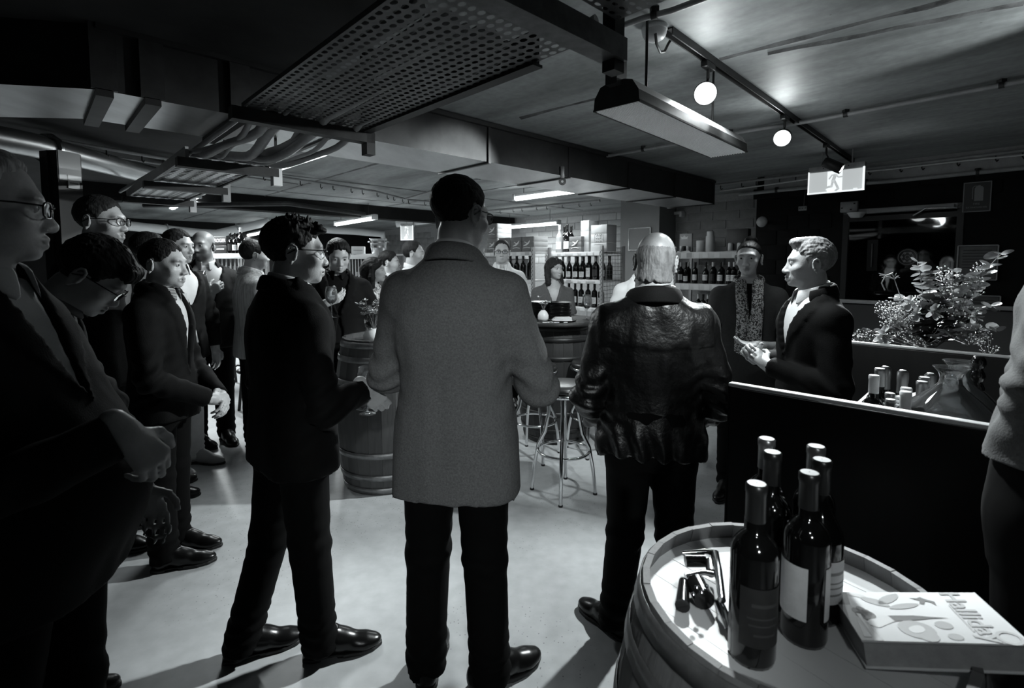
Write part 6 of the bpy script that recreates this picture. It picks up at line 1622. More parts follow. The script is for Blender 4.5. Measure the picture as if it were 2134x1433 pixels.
def cafe_chair(c, rot, label):
    root = empty('cafe_chair', c, rot, label, 'chair', 'cafe chairs')
    MB().lathe([(.001, .462), (.16, .462), (.20, .458), (.205, .445), (.20, .432), (.001, .43)], 30).build('seat', M['black_paint'], root)
    for sx in (-1, 1):
        MB().tube([(sx * .15, .13, .435), (sx * .165, .15, .2), (sx * .18, .17, 0)], .016, 8).build('leg', M['black_paint'], root)
        MB().tube([(sx * .17, -.15, 0), (sx * .165, -.13, .25), (sx * .16, -.15, .46), (sx * .155, -.19, .70)], .016, 8).build('leg', M['black_paint'], root)
        MB().tube([(sx * .165, .14, .22), (sx * .13, .0, .28), (sx * .16, -.13, .24)], .010, 8).build('stretcher', M['black_paint'], root)
    MB().tube([(.155 * math.cos(a), -.19 - .05 * math.sin(a), .70 + .18 * math.sin(a)) for a in [math.pi * i / 14 for i in range(15)]], .016, 8).build('back_bow', M['black_paint'], root)
    MB().tube([(.10 * math.cos(a), -.16 - .05 * math.sin(a), .46 + .34 * math.sin(a)) for a in [math.pi * i / 12 for i in range(13)]], .011, 8).build('back_splat', M['black_paint'], root)
    return root
cafe_chair((-3.52, 6.25, 0), 2.6, 'black bentwood chair beside the bald bearded man, past the man in pale trousers')
cafe_chair((-2.62, 5.15, 0), 2.2, 'black bentwood chair close behind the man in the black suit')

# ------------------------------------------------------------------ on the two barrel tables
defmat('ceramic', .66, .3); defmat('plate_black', .012, .3); defmat('wine_red', .004, .1)
def wine_glass(p, label, H=.20, wine=0.0, tilt=None, group=None, sc=1.0):
    root = empty('wine_glass', p, 0, label, 'glass', group)
    if tilt: root.rotation_euler = tilt
    s = H / .20
    o = [(.001, .0), (.034, .0), (.034, .0015), (.012, .005), (.004, .012), (.0035, .075), (.006, .086), (.020, .096), (.034, .115), (.039, .138), (.037, .165), (.031, .20)]
    i = [(.0298, .20), (.0358, .165), (.0377, .138), (.0328, .116), (.019, .098), (.001, .092)]
    MB().lathe([(r * s, z * s) for r, z in o + i], 28).build('glass_body', M['glass'], root)
    if wine:
        zt = .098 + wine; rr = float(np.interp(zt, [.098, .116, .138, .165], [.018, .032, .0372, .0352]))
        MB().lathe([(.001, .0935 * s), (.018 * s, .099 * s), (min(rr, .031) * s, .1155 * s), (rr * s, zt * s), (.001, zt * s)], 24).build('wine', M['wine_red'], root)
    return root
def posy(p, label, H=.14, r=.05, n=9, seed=1, wide=1.0):
    root = empty('flower_vase', p, 0, label, 'vase', 'small white vases')
    MB().lathe([(.001, 0), (r * .8, 0), (r, .02), (r * 1.02, .045), (r * .75, .075), (r * .42, .088), (r * .40, .092), (r * .33, .088), (.001, .08)], 26).build('vase', M['ceramic'], root)
    g = np.random.default_rng(seed); st = MB()
    for k in range(n):
        a = g.uniform(0, 6.28); d = Vector((math.cos(a) * g.uniform(.01, .07) * wide, math.sin(a) * g.uniform(.01, .05) * wide, g.uniform(.4, 1.0) * H)); tip = Vector((0, 0, .085)) + d
        st.tube([(0, 0, .07), Vector((0, 0, .085)) + d * .5 + Vector((0, 0, .01)), tip], .0016, 5)
        for j in range(5):
            o = link('petal', PETAL['petal' if k % 4 else 'leaf_mid'], root); b_ = 6.28 * j / 5 + k
            o.matrix_local = Matrix.Translation(tip) @ Vector((math.cos(b_), math.sin(b_) * .8 - .4, .4)).normalized().to_track_quat('Y', 'Z').to_matrix().to_4x4() @ Matrix.Scale(.024 + .006 * (k % 3) + .08 * r * .1, 4)
    st.build('stems', M['stem_green'], root); return root
v1 = atZ(750, 697, MB_TOP); v1 = Vector((MBc.x - .06, MBc.y - .05, MB_TOP))
posy(v1, 'white vase with a tumbling posy on the barrel between the black suit and tweed jacket', .20, .072, 34, 3, 1.5)
RZ = 1.02 + .027
rt = lambda x, y: Vector((RBc.x + x, RBc.y + y, RZ))
v2 = atY(1132, 660, RBc.y - .16); posy(Vector((v2.x, v2.y, RZ)), 'round white vase with one flower on the dark barrel table', .12, .046, 6, 5, .6)
# two stacks of black plates; each plate is a thing
b = MB(); b.lathe([(.001, .0), (.075, .0), (.085, .004), (.108, .016), (.112, .018), (.110, .0195), (.086, .008), (.001, .005)], 32); PL = b.mesh('plate', M['plate_black'])
for (px, n, Y) in ((1126, 11, RBc.y + .13), (1166, 11, RBc.y + .06)):
    x = PX(px, Y)
    for k in range(n):
        o = link('plate', PL, None, (x, Y, RZ + .0125 * k), (0, 0, k * .7))
        od = ('bottom', 'second', 'third', 'fourth', 'fifth', 'sixth', 'seventh', 'eighth', 'ninth', 'tenth', 'topmost')[k]
        tag(o, od + (' black plate of the' if k in (0, n - 1) else ' black plate from the bottom of the') + (' stack nearer the round white vase' if px < 1150 else ' stack beside the folded white napkin'), 'plate', 'stacked plates by the vase' if px < 1150 else 'stacked plates by the napkin')
pn = atY(1172, 664, RBc.y - .20)
o = MB().lathe([(.001, 0), (.09, 0), (.12, .012), (.118, .015), (.09, .006), (.001, .005)], 32).build('plate', M['plate_black'], None, (pn.x, pn.y, RZ)); tag(o, 'wide black plate under the folded white napkin', 'plate')
b = MB()
for k in range(4): b.box((.004 * k - .006, .003 * k, .010 + .007 * k), (.17 - .012 * k, .11 - .01 * k, .006), rz=.06 * k, bev=.0028)
tag(b.build('napkin', M['white_cloth'], None, (pn.x, pn.y, RZ + .001)), 'folded white napkin on the wide black plate', 'napkin')
for k in range(7):
    q = rt(-.13 + .03 * k + .01 * math.sin(k * 3), -.31 + .012 * (k % 3)); o = MB().box((0, 0, .003), (.035, .018, .005), rz=k * 1.1, bev=.0015).build('pebble_mint', M['ceramic'], None, q); o.name = 'paper_slip'
    tag(o, 'small white paper slip scattered by the vase at the near edge of the barrel table', 'paper', 'paper slips')
wg = atY(1223, 672, RBc.y - .10); wine_glass(Vector((wg.x, wg.y, RZ)), 'empty wine glass standing at the right of the barrel table', .22)
# glasses in hands
wine_glass(onp(P_bb, P_bb['WR']) + Vector((-.03, -.05, -.045)), 'glass of red wine in the bald bearded man\'s hand', .23, .022)
wine_glass(atY(766, 862, 1.96), 'wine glass held by its stem in the black-suited man\'s hand', .19, .004)
q = onp(P_blz, P_blz['WR']); wine_glass(q + Vector((.06, -.08, -.10)), 'wine glass held by the man in the black blazer', .22, .01)
# phone in the woman's lowered hand
q = onp(P_host, P_host['WR']) + Vector((.01, -.035, -.11))
ph = empty('phone', q, .3, 'white phone in the lowered hand of the woman with the scarf', 'phone'); MB().box((0, 0, 0), (.07, .009, .12), bev=.004).build('case', M['ceramic'], ph)
for k, (x, z) in enumerate(((.018, .038), (.018, .018), (.002, .03))): MB().lathe([(.001, .0025), (.0065, .002), (.007, 0)], 14, Matrix.Translation((x, -.0045, z)) @ Matrix.Rotation(R(90), 4, 'X')).build('camera_lens', M['black_gloss'], ph)
# her scarf, his watch, the badge: worn things are parts of their wearers
def worn(p, nm, mb, m): return mb.build(nm, M[m], p['o'])
s_ = P_host['s']
for sd in (-1, 1):
    rows = []
    for i in range(13):
        t = i / 12; z = (1.50 - .62 * t) * s_; xx = -.012 + sd * (.048 - .02 * t + .006 * math.sin(9 * t + sd)) ; yy = .115 + .05 * math.sin(math.pi * min(1, t * 1.2)) * .9 - .065 * max(0, .25 - t) * 4 + .008 * math.sin(11 * t)
        wd = .035 + .012 * t
        rows.append([(xx - wd + .004 * math.sin(7 * t), yy - .01, z), (xx - wd * .3, yy + .012, z), (xx + wd * .3, yy + .006, z), (xx + wd, yy - .006, z)])
    band('scarf', rows, M['scarf_print'], P_host['o'], .008)
rows = [[(.085 * math.sin(a), .0 - .092 * math.cos(a), (1.53 - .02 * (1 - math.cos(a))) * s_), (.098 * math.sin(a), -.104 * math.cos(a), 1.50 * s_ - .015 * (1 - math.cos(a))), (.085 * math.sin(a), -.092 * math.cos(a), 1.465 * s_ - .02 * (1 - math.cos(a)))] for a in [-2.5 + 5 * i / 18 for i in range(19)]]
band('scarf', rows, M['scarf_print'], P_host['o'], .008)
w_ = P_spk['WL']; 
MB().lathe([(.031, -.010), (.034, -.009), (.034, .009), (.031, .010)], 24, Matrix.Translation(w_ + Vector((-.005, -.012, -.006))) @ Vector((.35, .55, .55)).to_track_quat('Z', 'Y').to_matrix().to_4x4()).build('watch_strap', M['belt'], P_spk['o'])
MB().lathe([(.001, .006), (.017, .006), (.019, .003), (.019, 0)], 24, Matrix.Translation(w_ + Vector((-.034, -.006, .004))) @ Vector((-.9, -.3, .3)).to_track_quat('Z', 'Y').to_matrix().to_4x4()).build('watch', M['steel'], P_spk['o'])
# name badge on the dark jacket
bm_ = P_white['M'].inverted() @ atY(378, 630, 3.36)
bx = Matrix.Translation(bm_) @ Matrix.Rotation(R(8), 4, 'Y') @ Matrix.Rotation(R(-25), 4, 'Z')
bd_ = MB().box((0, 0, 0), (.085, .004, .115), bev=.0015, M4=bx).build('name_badge', M['paper'], P_white['o'])
badge_face = bx @ Matrix.Translation((0, .0035, 0)) @ Matrix(((-1, 0, 0, 0), (0, 0, 1, 0), (0, 1, 0, 0), (0, 0, 0, 1)))
for tx, yy in (('ALLA', .012), ('EMREL', -.026)): text('badge_lettering', tx, .024, M['ink'], bd_, badge_face @ Matrix.Translation((0, yy, 0)), extrude=.0004)
MB().box((0, 0, 0), (.012, .008, .04), M4=bx @ Matrix.Translation((.0, 0, .072))).build('badge_clip', M['steel'], P_white['o'])

# ------------------------------------------------------------------ wine racks
defmat('rack_grey', .36, .45, .2, noise=(8, .9, 1.06)); defmat('rack_shelf', .48, .45); defmat('tag_white', .6, .6); defmat('wire', .10, .4, .6)
def rack(u0, u1, v, depth, levels, zt, label, side_mesh=True, left_mesh=False, tags=8, beam=.05):
    o = UV(u0, v); L = u1 - u0; root = empty('wine_rack', o, ANG_A, label, 'rack', 'wine racks')
    for x in (0, L):
        for y in (0, depth):
            b = MB(); b.box((x, y, zt / 2), (.035, .035, zt)); b.build('upright', M['rack_grey'], root)
    b = MB()
    for x in (0, L):
        z = .08
        while z < zt - .03: b.box((x - .008, -.0176, z), (.007, .003, .020)); b.box((x + .008, -.0176, z + .02), (.007, .003, .020)); z += .05
    tag(b.build('slots', M['black_paint'], root), kind='stuff')
    for z in levels:
        MB().box((L / 2, depth / 2, z - .012), (L - .036, depth - .01, .02)).build('shelf_board', M['rack_shelf'], root)
        MB().box((L / 2, -.005, z - beam / 2), (L - .036, .025, beam), bev=.003).build('beam', M['rack_shelf'], root)
        for k in range(tags):
            if RNG.random() < .75: MB().box((L * (k + .5) / tags + float(RNG.uniform(-.02, .02)), -.019, z - beam / 2), (.075, .002, beam * .8)).build('price_tag', M['tag_white'] if RNG.random() < .8 else M['grey_plastic'], root)
    for x in ([L] if side_mesh else []) + ([0] if left_mesh else []):
        b = MB(); n = 14
        for k in range(n + 1): y = depth * k / n; b.tube([(x, y, .1), (x, y, zt - .02)], .0028, 4, cap=False)
        m_ = int(zt / .05)
        for k in range(m_): z = .1 + (zt - .12) * k / (m_ - 1); b.tube([(x, 0, z), (x, depth, z)], .0022, 4, cap=False)
        tag(b.build('wire_panel', M['wire'], root), kind='stuff')
    return root
FACE = ANG_B + math.pi           # labels look back along -b
def shelf_row(rackname, u0, u1, v, z, items, grp, where):
    """items: (fraction, kind, label, capsule, look)"""
    for f, kind, lab, cap, look in items:
        p = UV(u0 + (u1 - u0) * f, v, z)
        bottle(p, kind, lab, cap, FACE + float(RNG.uniform(-.12, .12)), look + ' ' + where, grp)
ZM = (1.685, 1.335, .985, .60, .22)
rack(-4.62, -3.71, 5.08, .46, ZM, 1.76, 'tall rack of wine bottles behind the wavy-haired woman, with a wire mesh end')
wm = 'on the {} shelf behind the wavy-haired woman'
shelf_row('mid', -4.56, -3.77, 5.20, 1.335, [(.02, 'burgundy', None, 'foil', 'first bottle from the left, half hidden,'), (.16, 'burgundy', 'low', 'foil', 'second bottle, behind her hair,'), (.30, 'burgundy', 'low', 'foil', 'third bottle, white low label,'), (.44, 'burgundy', 'low', 'foil', 'fourth bottle, white low label,'),
    (.575, 'burgundy', 'low', 'foil', 'fifth bottle, small square label,'), (.71, 'bordeaux', 'tall', 'dark', 'bottle with a tall narrow white label'), (.85, 'champagne', 'dark', 'foil', 'broad bottle with a black label'), (.985, 'burgundy', 'white', 'dark', 'last bottle by the post')], 'bottles on the middle rack', wm.format('upper'))
shelf_row('mid', -4.56, -3.77, 5.20, .985, [(.30, 'bordeaux', 'white', 'dark', 'bottle nearest her shoulder'), (.43, 'bordeaux', 'white', 'dark', 'second white-labelled bottle from her shoulder'), (.56, 'bordeaux', 'white', 'dark', 'third bottle from her shoulder'), (.70, 'bordeaux', None, 'dark', 'unlabelled bottle'), (.83, 'bordeaux', 'white', 'dark', 'fifth bottle, behind the wine glass,'), (.96, 'bordeaux', 'white', 'dark', 'bottle next to the post')], 'bottles on the middle rack lower', wm.format('lower'))
shelf_row('mid', -4.5, -3.80, 5.42, 1.335, [(.2 + .15 * k, 'burgundy', None, 'dark', ('second-row bottle', 'bottle in the second row', 'back-row bottle', 'bottle at the back', 'rear bottle', 'last back-row bottle')[k]) for k in range(6)], 'bottles in the back row of the middle rack', 'on the upper shelf behind the wavy-haired woman')
# on top of that rack: magnums, small crate, wooden boxes
zt = 1.685
for px, m_, lb in ((1166, 'light', 'pale magnum standing at the left on top of the tall rack'), (1182, 'dark', 'dark magnum with a white label on top of the tall rack'), (1176, 'foil', 'magnum standing behind the dark one on top of the rack'), (1190, 'foil', 'slim magnum just right of the dark one on top of the rack')):
    q = atV(px, 520, 5.2 if m_ != 'foil' else 5.42); bt = bottle((q.x, q.y, zt), 'magnum', 'white' if m_ != 'foil' else None, 'dark' if m_ != 'light' else 'light', FACE, lb, 'magnums on the rack', .98)
    if m_ == 'light':
        for c in bt.children:
            if c.name.startswith('glass_body'): c.data = c.data.copy(); c.data.materials[0] = M['pale_glass'] if 'pale_glass' in M else defmat('pale_glass', .25, .15)
defmat('crate_wood', .38, .6, noise=(8, .88, 1.06, (1, 1, .1))); defmat('crate_grey', .13, .6, noise=(8, .8, 1.2)); defmat('print_white', .65, .6)
def crate(name, u, v, z, w, d, h, m, label, n=3, group=None, emblem=None, stripes=False):
    root = empty(name, UV(u, v, z), ANG_A, label, 'box', group)
    for k in range(n): MB().box((0, 0, h * (k + .5) / n), (w, .012, h / n - .002), bev=.001).build('board', M[m], root)
    for k in range(n): MB().box((w / 2 - .006, d / 2 + .006, h * (k + .5) / n), (.012, d - .012, h / n - .002), bev=.001).build('board', M[m if not stripes else 'crate_wood'], root)
    for k in range(n): MB().box((-w / 2 + .006, d / 2 + .006, h * (k + .5) / n), (.012, d - .012, h / n - .002)).build('board', M[m], root)
    MB().box((0, d / 2, h - .004), (w, d, .010), bev=.001).build('lid', M[m if not stripes else 'crate_wood'], root)
    if emblem == 'frame':
        for x, z_, sx, sz in ((0, .72, .55, .008), (0, .28, .55, .008), (-.27, .5, .008, .30), (.27, .5, .008, .30)): MB().box((x * w, -.0075, z_ * h), (sx * w if sx > .1 else .004, .002, sz * h if sz > .1 else .004)).build('stamp_line', M['ink_light'], root)
        b = MB()
        for k in range(3):
            pts = [(w * (-.22 + .44 * i / 12), -.0078, h * (.63 - .12 * k) + .012 * math.sin(i * 1.9 + k) * (1 if k else 1.6)) for i in range(13)]
            b.tube(pts, .0022, 4)
        b.build('stamp_script', M['ink_light'], root)
    if emblem == 'fish':
        b = MB()
        b.tube([(-.28 * w, -.008, .40 * h), (-.05 * w, -.008, .46 * h), (.12 * w, -.008, .58 * h), (.24 * w, -.008, .74 * h)], [.004, .010, .011, .004], 6); b.tube([(-.2 * w, -.008, .66 * h), (-.05 * w, -.008, .60 * h), (.02 * w, -.008, .5 * h)], .005, 6)
        b.tube([(-.3 * w, -.008, .26 * h), (.0, -.008, .30 * h), (.28 * w, -.008, .25 * h)], .004, 6); b.build('printed_emblem', M['print_white'], root)
    return root
def cat_px(px, v): q = atV(px, 520, v); return toUV(q)[0]
crate('wooden_box', cat_px(1248, 5.12), 5.12, zt, .24, .20, .33, 'crate_wood', 'pale wooden wine box with a stamped frame on top of the tall rack', 3, None, 'frame')
crate('wooden_box', cat_px(1219, 5.16), 5.16, zt, .13, .20, .40, 'crate_wood', 'narrow upright pale wooden box left of the stamped one', 3)
crate('printed_box', cat_px(1199, 5.10), 5.10, zt, .20, .18, .20, 'crate_grey', 'small grey printed box in front of the magnums on the rack', 3, None, 'fish')
# the rack left of it with the printed boxes
rack(-5.20, -4.30, 4.48, .30, (1.685, 1.335, .985, .60), 1.74, 'rack with printed boxes on top behind the man in the white jacket', side_mesh=False, left_mesh=True, tags=6)
for k, (px, lb) in enumerate(((1052, 'grey printed box above the white-jacketed man, leftmost of the low row'), (1077, 'middle grey printed box of the low row on the rack'), (1099, 'grey printed box with pale side, at the right end of the low row'))):
    crate('printed_box', cat_px(px, 4.52), 4.52, 1.685, .215, .26, .19, 'crate_grey', lb, 3, 'printed boxes', 'fish', True)
crate('printed_box', cat_px(1026, 4.52), 4.52, 1.685, .20, .26, .19, 'crate_grey', 'grey printed box at the bottom of the pair by the tall man\'s glasses', 3, 'printed boxes', 'fish', True)
crate('printed_box', cat_px(1026, 4.52), 4.52, 1.88, .20, .26, .19, 'crate_grey', 'grey printed box stacked on another by the tall man\'s glasses', 3, 'printed boxes', 'fish', True)
for k in range(5):
    p = UV(-4.95 + .12 * k, 4.6, 1.335); bottle(p, 'bordeaux', None, 'dark', FACE, ('first', 'second', 'third', 'fourth', 'fifth')[k] + ' dark bottle from the white jacket on the rack under the printed boxes', 'bottles on the left rack')
o = crate('carton', -4.78, 4.62, 1.342, .30, .12, .26, 'grey_plastic', 'plain grey carton in the rack beside the white jacket', 1); o.location += BV * .0
# right rack in the alcove
ZR = (1.70, 1.26, .81, .40)
rack(-3.62, -2.42, 6.72, .48, ZR, 1.78, 'rack of wine bottles between the balding man and the woman with the bun', side_mesh=False, tags=9, beam=.09)
wr_ = 'on the {} shelf beside the woman with the bun'
U_ = lambda px: cat_px(px, 6.84)
def rrow(z, items, grp, where):
    for px, kind, lab, cap, lb in items: bottle(UV(U_(px), 6.84, z), kind, lab, cap, FACE + float(RNG.uniform(-.1, .1)), lb + ' ' + where, grp)
rrow(1.26, [(1420, 'bordeaux', 'white', 'light', 'white-capped bottle at the left end'), (1431, 'bordeaux', 'low', 'dark', 'low-labelled bottle, second from left,'), (1450, 'bordeaux', 'white', 'dark', 'white-labelled bottle, third from left,'), (1472, 'burgundy', 'white', 'dark', 'dark-necked bottle after the gap'), (1487, 'bordeaux', 'grey', 'light', 'white-capped bottle with a grey label'), (1503, 'burgundy', 'white', 'dark', 'white-labelled bottle left of the pair'),
    (1521, 'bordeaux', 'white', 'light', 'left bottle of the white-capped pair'), (1531, 'bordeaux', 'white', 'light', 'right bottle of the white-capped pair'), (1544, 'bordeaux', 'low', 'dark', 'bottle touching the woman\'s face')], 'bottles on the right rack', wr_.format('middle'))
for k, px in enumerate((1426, 1440, 1480, 1497)): bottle(UV(U_(px), 6.98, 1.26), 'bordeaux', None, 'light' if k != 1 else 'dark', FACE, ('first', 'second', 'third', 'fourth')[k] + ' back-row bottle from the left ' + wr_.format('middle'), 'back row on the right rack')
rrow(.81, [(1458, 'bordeaux', None, 'light', 'first pale-capped bottle'), (1468, 'bordeaux', None, 'dark', 'second bottle, dark-capped,'), (1478, 'bordeaux', None, 'light', 'third bottle, white-capped,'), (1490, 'bordeaux', None, 'dark', 'fourth bottle, dark-capped,'), (1500, 'burgundy', 'white', 'dark', 'fifth bottle, white label,'), (1512, 'bordeaux', 'white', 'light', 'last bottle, white-capped,')], 'bottles low on the right rack', wr_.format('lower'))
# top shelf of it: canisters, framed card, mug set
def can(px, r, h, label, step=False):
    root = empty('canister', UV(U_(px), 6.88, 1.70), 0, label, 'canister')
    MB().lathe([(.001, 0), (r, 0), (r, h * (.78 if step else .74))], 26).build('body', M['pvc_white'] if step else M['paper'], root)
    hh = h * (.78 if step else .74); MB().lathe([(r * (.8 if step else 1.02), hh), (r * (.8 if step else 1.02), h - .004), (r * .72, h), (.001, h)], 26).build('lid', M['paper'], root)
can(1456, .052, .165, 'short white canister on the top shelf by the taller one'); can(1477, .060, .285, 'tall white canister on the top shelf of the right rack', True)
gb_ = empty('gift_box', UV(U_(1426), 6.86, 1.70), ANG_A, 'grey gift box with crown print and glasses on the rack by the balding man', 'box')
MB().box((0, 0, .01), (.20, .10, .02)).build('base', M['paper'], gb_); MB().box((0, .03, .14), (.19, .03, .26), bev=.002).build('back_card', M['grey_plastic'], gb_)
b = MB(); b.prism([(-.055, 0), (.055, 0), (.045, .012), (.06, .045), (.025, .03), (.0, .06), (-.025, .03), (-.06, .045), (-.045, .012)], 0, .002, Matrix.Translation((-.02, .014, .19)) @ Matrix.Rotation(R(90), 4, 'X')); b.build('crown_print', M['print_white'], gb_)
for x in (-.05, .0, .05): MB().lathe([(.001, .02), (.018, .02), (.02, .09)], 16, Matrix.Translation((x, -.015, 0))).build('tumbler', M['print_white'] if x else M['black_gloss'], gb_)
g2 = empty('gift_box', UV(U_(1535), 6.86, 1.70), ANG_A, 'dark printed carton with two white jars at the right end of the top shelf', 'box')
MB().box((0, .04, .15), (.28, .10, .30), bev=.002).build('carton', M['steel_dark'], g2); MB().box((0, -.03, .006), (.26, .06, .012)).build('tray', M['grey_plastic'], g2)
for x in (-.08, .04): MB().lathe([(.001, .012), (.03, .012), (.03, .10), (.022, .115), (.001, .115)], 18, Matrix.Translation((x, -.03, 0))).build('jar', M['paper'], g2)
# long shelf at the far left behind the bearded man: boxes, bottles and hanging things
def far_rack(p0, p1, zt, depth, label, levels):
    p0, p1 = Vector(p0), Vector(p1); d = (p1 - p0).normalized(); L = (p1 - p0).length
    root = empty('wine_rack', (p0.x, p0.y, 0), math.atan2(d.y, d.x), label, 'rack', 'wine racks')
    for x in (0, L):
        for y in (0, depth): MB().box((x, y, zt / 2), (.04, .04, zt)).build('upright', M['rack_grey'], root)
    for z in levels:
        MB().box((L / 2, depth / 2, z - .012), (L, depth, .022)).build('shelf_board', M['rack_shelf'], root); MB().box((L / 2, -.01, z - .04), (L, .02, .075), bev=.003).build('beam', M['rack_shelf'], root)
    b = MB(); n = int(L / .085)
    for k in range(n): b.tube([(L * (k + .5) / n, .03, levels[1] + .02), (L * (k + .5) / n, .03, levels[0] - .08)], .012, 6, cap=False)
    tag(b.build('rail_bars', M['rack_grey'], root), kind='stuff'); return root, d, p0
fr1, d1, o1 = far_rack(atY(445, 528, 7.6), atY(556, 534, 7.2), 1.72, .45, 'far rack behind the bald bearded man with boxes and bottles on top', (1.69, 1.2, .7))
NB_ = Vector((-d1.y, d1.x, 0))
for px, lb, k, kind in ((481, 'patterned bottle on the far rack beside the stacked black boxes', 'grey', 'burgundy'), (490, 'white-labelled bottle on the far rack, middle of three', 'white', 'burgundy'), (503, 'bottle with a bright label and pale neck on the far rack, right of three', 'white', 'magnum')):
    q = atY(px, 528, 7.5); bottle((q.x, q.y, 1.69), kind, k, 'light' if kind == 'magnum' else 'dark', CAMDIR(q), lb, 'bottles on the far rack')
for k, (h, tx, lb) in enumerate(((.12, '', 'lower flat black box of the pair on the far rack'), (.13, 'ROGER', 'upper flat black box lettered in white on the far rack'))):
    q = atY(459, 520, 7.55); bx_ = empty('wine_carton', (q.x, q.y, 1.69 + .125 * k), math.atan2(d1.y, d1.x), lb, 'box', 'black boxes on the far rack')
    MB().box((0, .1, h / 2), (.26, .20, h - .004), bev=.003).build('carton', M['label_dark'], bx_)
    if tx: text('lettering', tx, .072, M['print_white'], bx_, frame_mat((0.0, -.0015, h / 2), (1, 0, 0)), extrude=.0004)
    else: MB().box((0, -.001, h * .55), (.16, .002, .016)).build('lettering_line', M['ink_light'], bx_)
for k in range(9):
    q = o1 + d1 * (.1 + .085 * k) + NB_ * .12; bottle((q.x, q.y, 1.2), 'bordeaux', 'white' if k % 2 else None, 'light', CAMDIR(q), ('first', 'second', 'third', 'fourth', 'fifth', 'sixth', 'seventh', 'eighth', 'ninth')[k] + ' bottle from the left behind the bars of the far rack', 'bottles behind the far rack bars')
# rack behind the man in the blazer with the big metal tub
fr2, d2, o2 = far_rack(atY(722, 528, 8.2), atY(785, 522, 7.6), 1.74, .5, 'far rack with bars behind the long-haired woman, carrying the metal tub', (1.69, 1.1, .6))
NB2 = Vector((-d2.y, d2.x, 0))
for k in range(7):
    q = o2 + d2 * (.05 + .08 * k) + NB2 * .14; bottle((q.x, q.y, 1.1), 'bordeaux', 'white', 'light', CAMDIR(q), ('first', 'second', 'third', 'fourth', 'fifth', 'sixth', 'seventh')[k] + ' bottle from the left behind the bars near the long-haired woman', 'bottles behind the second far rack')
q = atY(789, 520, 8.0); tb = empty('ice_tub', (q.x, q.y, 1.69), 0, 'ribbed shiny metal ice tub on the far rack over the crowd', 'tub')
MB().lathe([(.001, 0), (.095, 0), (.10, .02), (.118, .09), (.122, .10), (.122, .108), (.125, .16), (.130, .168), (.130, .176), (.135, .23), (.140, .235), (.138, .24), (.128, .235), (.09, .02), (.001, .015)], 36).build('tub_body', M['steel'], tb)
for a in (0, math.pi): MB().tube([(.13 * math.cos(a), -.04, .2), (.16 * math.cos(a), -.03, .19), (.16 * math.cos(a), .03, .19), (.13 * math.cos(a), .04, .2)], .007, 8).build('tub_handle', M['steel'], tb)
q = atY(747, 526, 8.05); cr = empty('carton', (q.x, q.y, 1.69), .2, 'small white carton on the far rack beside the metal tub', 'box'); MB().box((0, 0, .06), (.20, .15, .12), bev=.003).build('carton', M['paper'], cr); MB().box((0, -.0758, .06), (.14, .002, .012)).build('tape', M['grey_plastic'], cr)

# ------------------------------------------------------------------ the door and the things on the dark wall
def dm(u, z, off=0.0): p = UV(u, VD - off, z); return p
door = empty('door_1', UV(DU0, VD + .02, 0), ANG_A); door['kind'] = 'structure'
DW = DU1 - DU0
for x in (.025, DW - .025): MB().box((x, 0, DH / 2), (.05, .06, DH)).build('frame', M['black_paint'], door)
MB().box((DW / 2, 0, DH - .025), (DW, .06, .05)).build('frame', M['conduit'], door)
MB().box((DW / 2, 0, .08), (DW - .1, .045, .16)).build('bottom_rail', M['black_paint'], door)
MB().box((DW / 2, 0, DH - .10), (DW - .1, .045, .05)).build('top_rail', M['black_paint'], door)
M['door_glass'] = glassmat('door_glass', .42, haze=.0)
MB().box((DW / 2, .0, DH / 2), (DW - .1, .008, DH - .2)).build('glass_pane', M['door_glass'], door)
for z in (1.0, 1.02): MB().box((DW / 2, -.012, .86 + (z - 1) * 4), (DW * .55, .004, .012)).build('sticker_line', M['ink_grey'], door)
b = MB(); b.lathe([(.001, 0), (.085, 0), (.085, .002)], 36, Matrix.Translation((DW * .58, -.012, 1.60)) @ Matrix.Rotation(R(90), 4, 'X')); dsk = b.build('door_sticker', mat('sticker_dim', .045, .6), door)
for r in (.075, .05, .02):
    b = MB(); b.lathe([(r - .004, .0028), (r, .0028)], 32, Matrix.Translation((DW * .58, -.012, 1.60)) @ Matrix.Rotation(R(90), 4, 'X')); b.build('sticker_ring', M['ink_grey'], dsk)
for k in range(6):
    a = k * math.pi / 3; b = MB(); b.lathe([(.001, .0028), (.012, .0028)], 12, Matrix.Translation((DW * .58 + .045 * math.cos(a), -.012, 1.60 + .045 * math.sin(a))) @ Matrix.Rotation(R(90), 4, 'X')); b.build('sticker_dot', M['ink_grey'], dsk)
MB().box((DW * .62, -.07, DH - .03), (DW * .62, .045, .04), bev=.004).build('door_closer', M['grey_plastic'], door)
MB().tube([(DW * .95, -.08, DH - .05), (DW * .72, -.12, DH - .04), (DW * .62, -.08, DH - .1)], .010, 8).build('closer_arm', M['steel'], door)
for z in (1.42, 1.52): MB().box((DW - .06, -.02, z), (.02, .03, .07), bev=.003).build('lock_case', M['conduit'], door)
MB().box((DW * .28, -.015, 1.62), (.09, .004, .32)).build('door_notice', M['panel_dark'], door)
MB().tube([(DW * .28, -.02, 1.74), (DW * .28, -.02, 1.50)], .008, 8).build('pull_handle', M['steel_dark'], door)
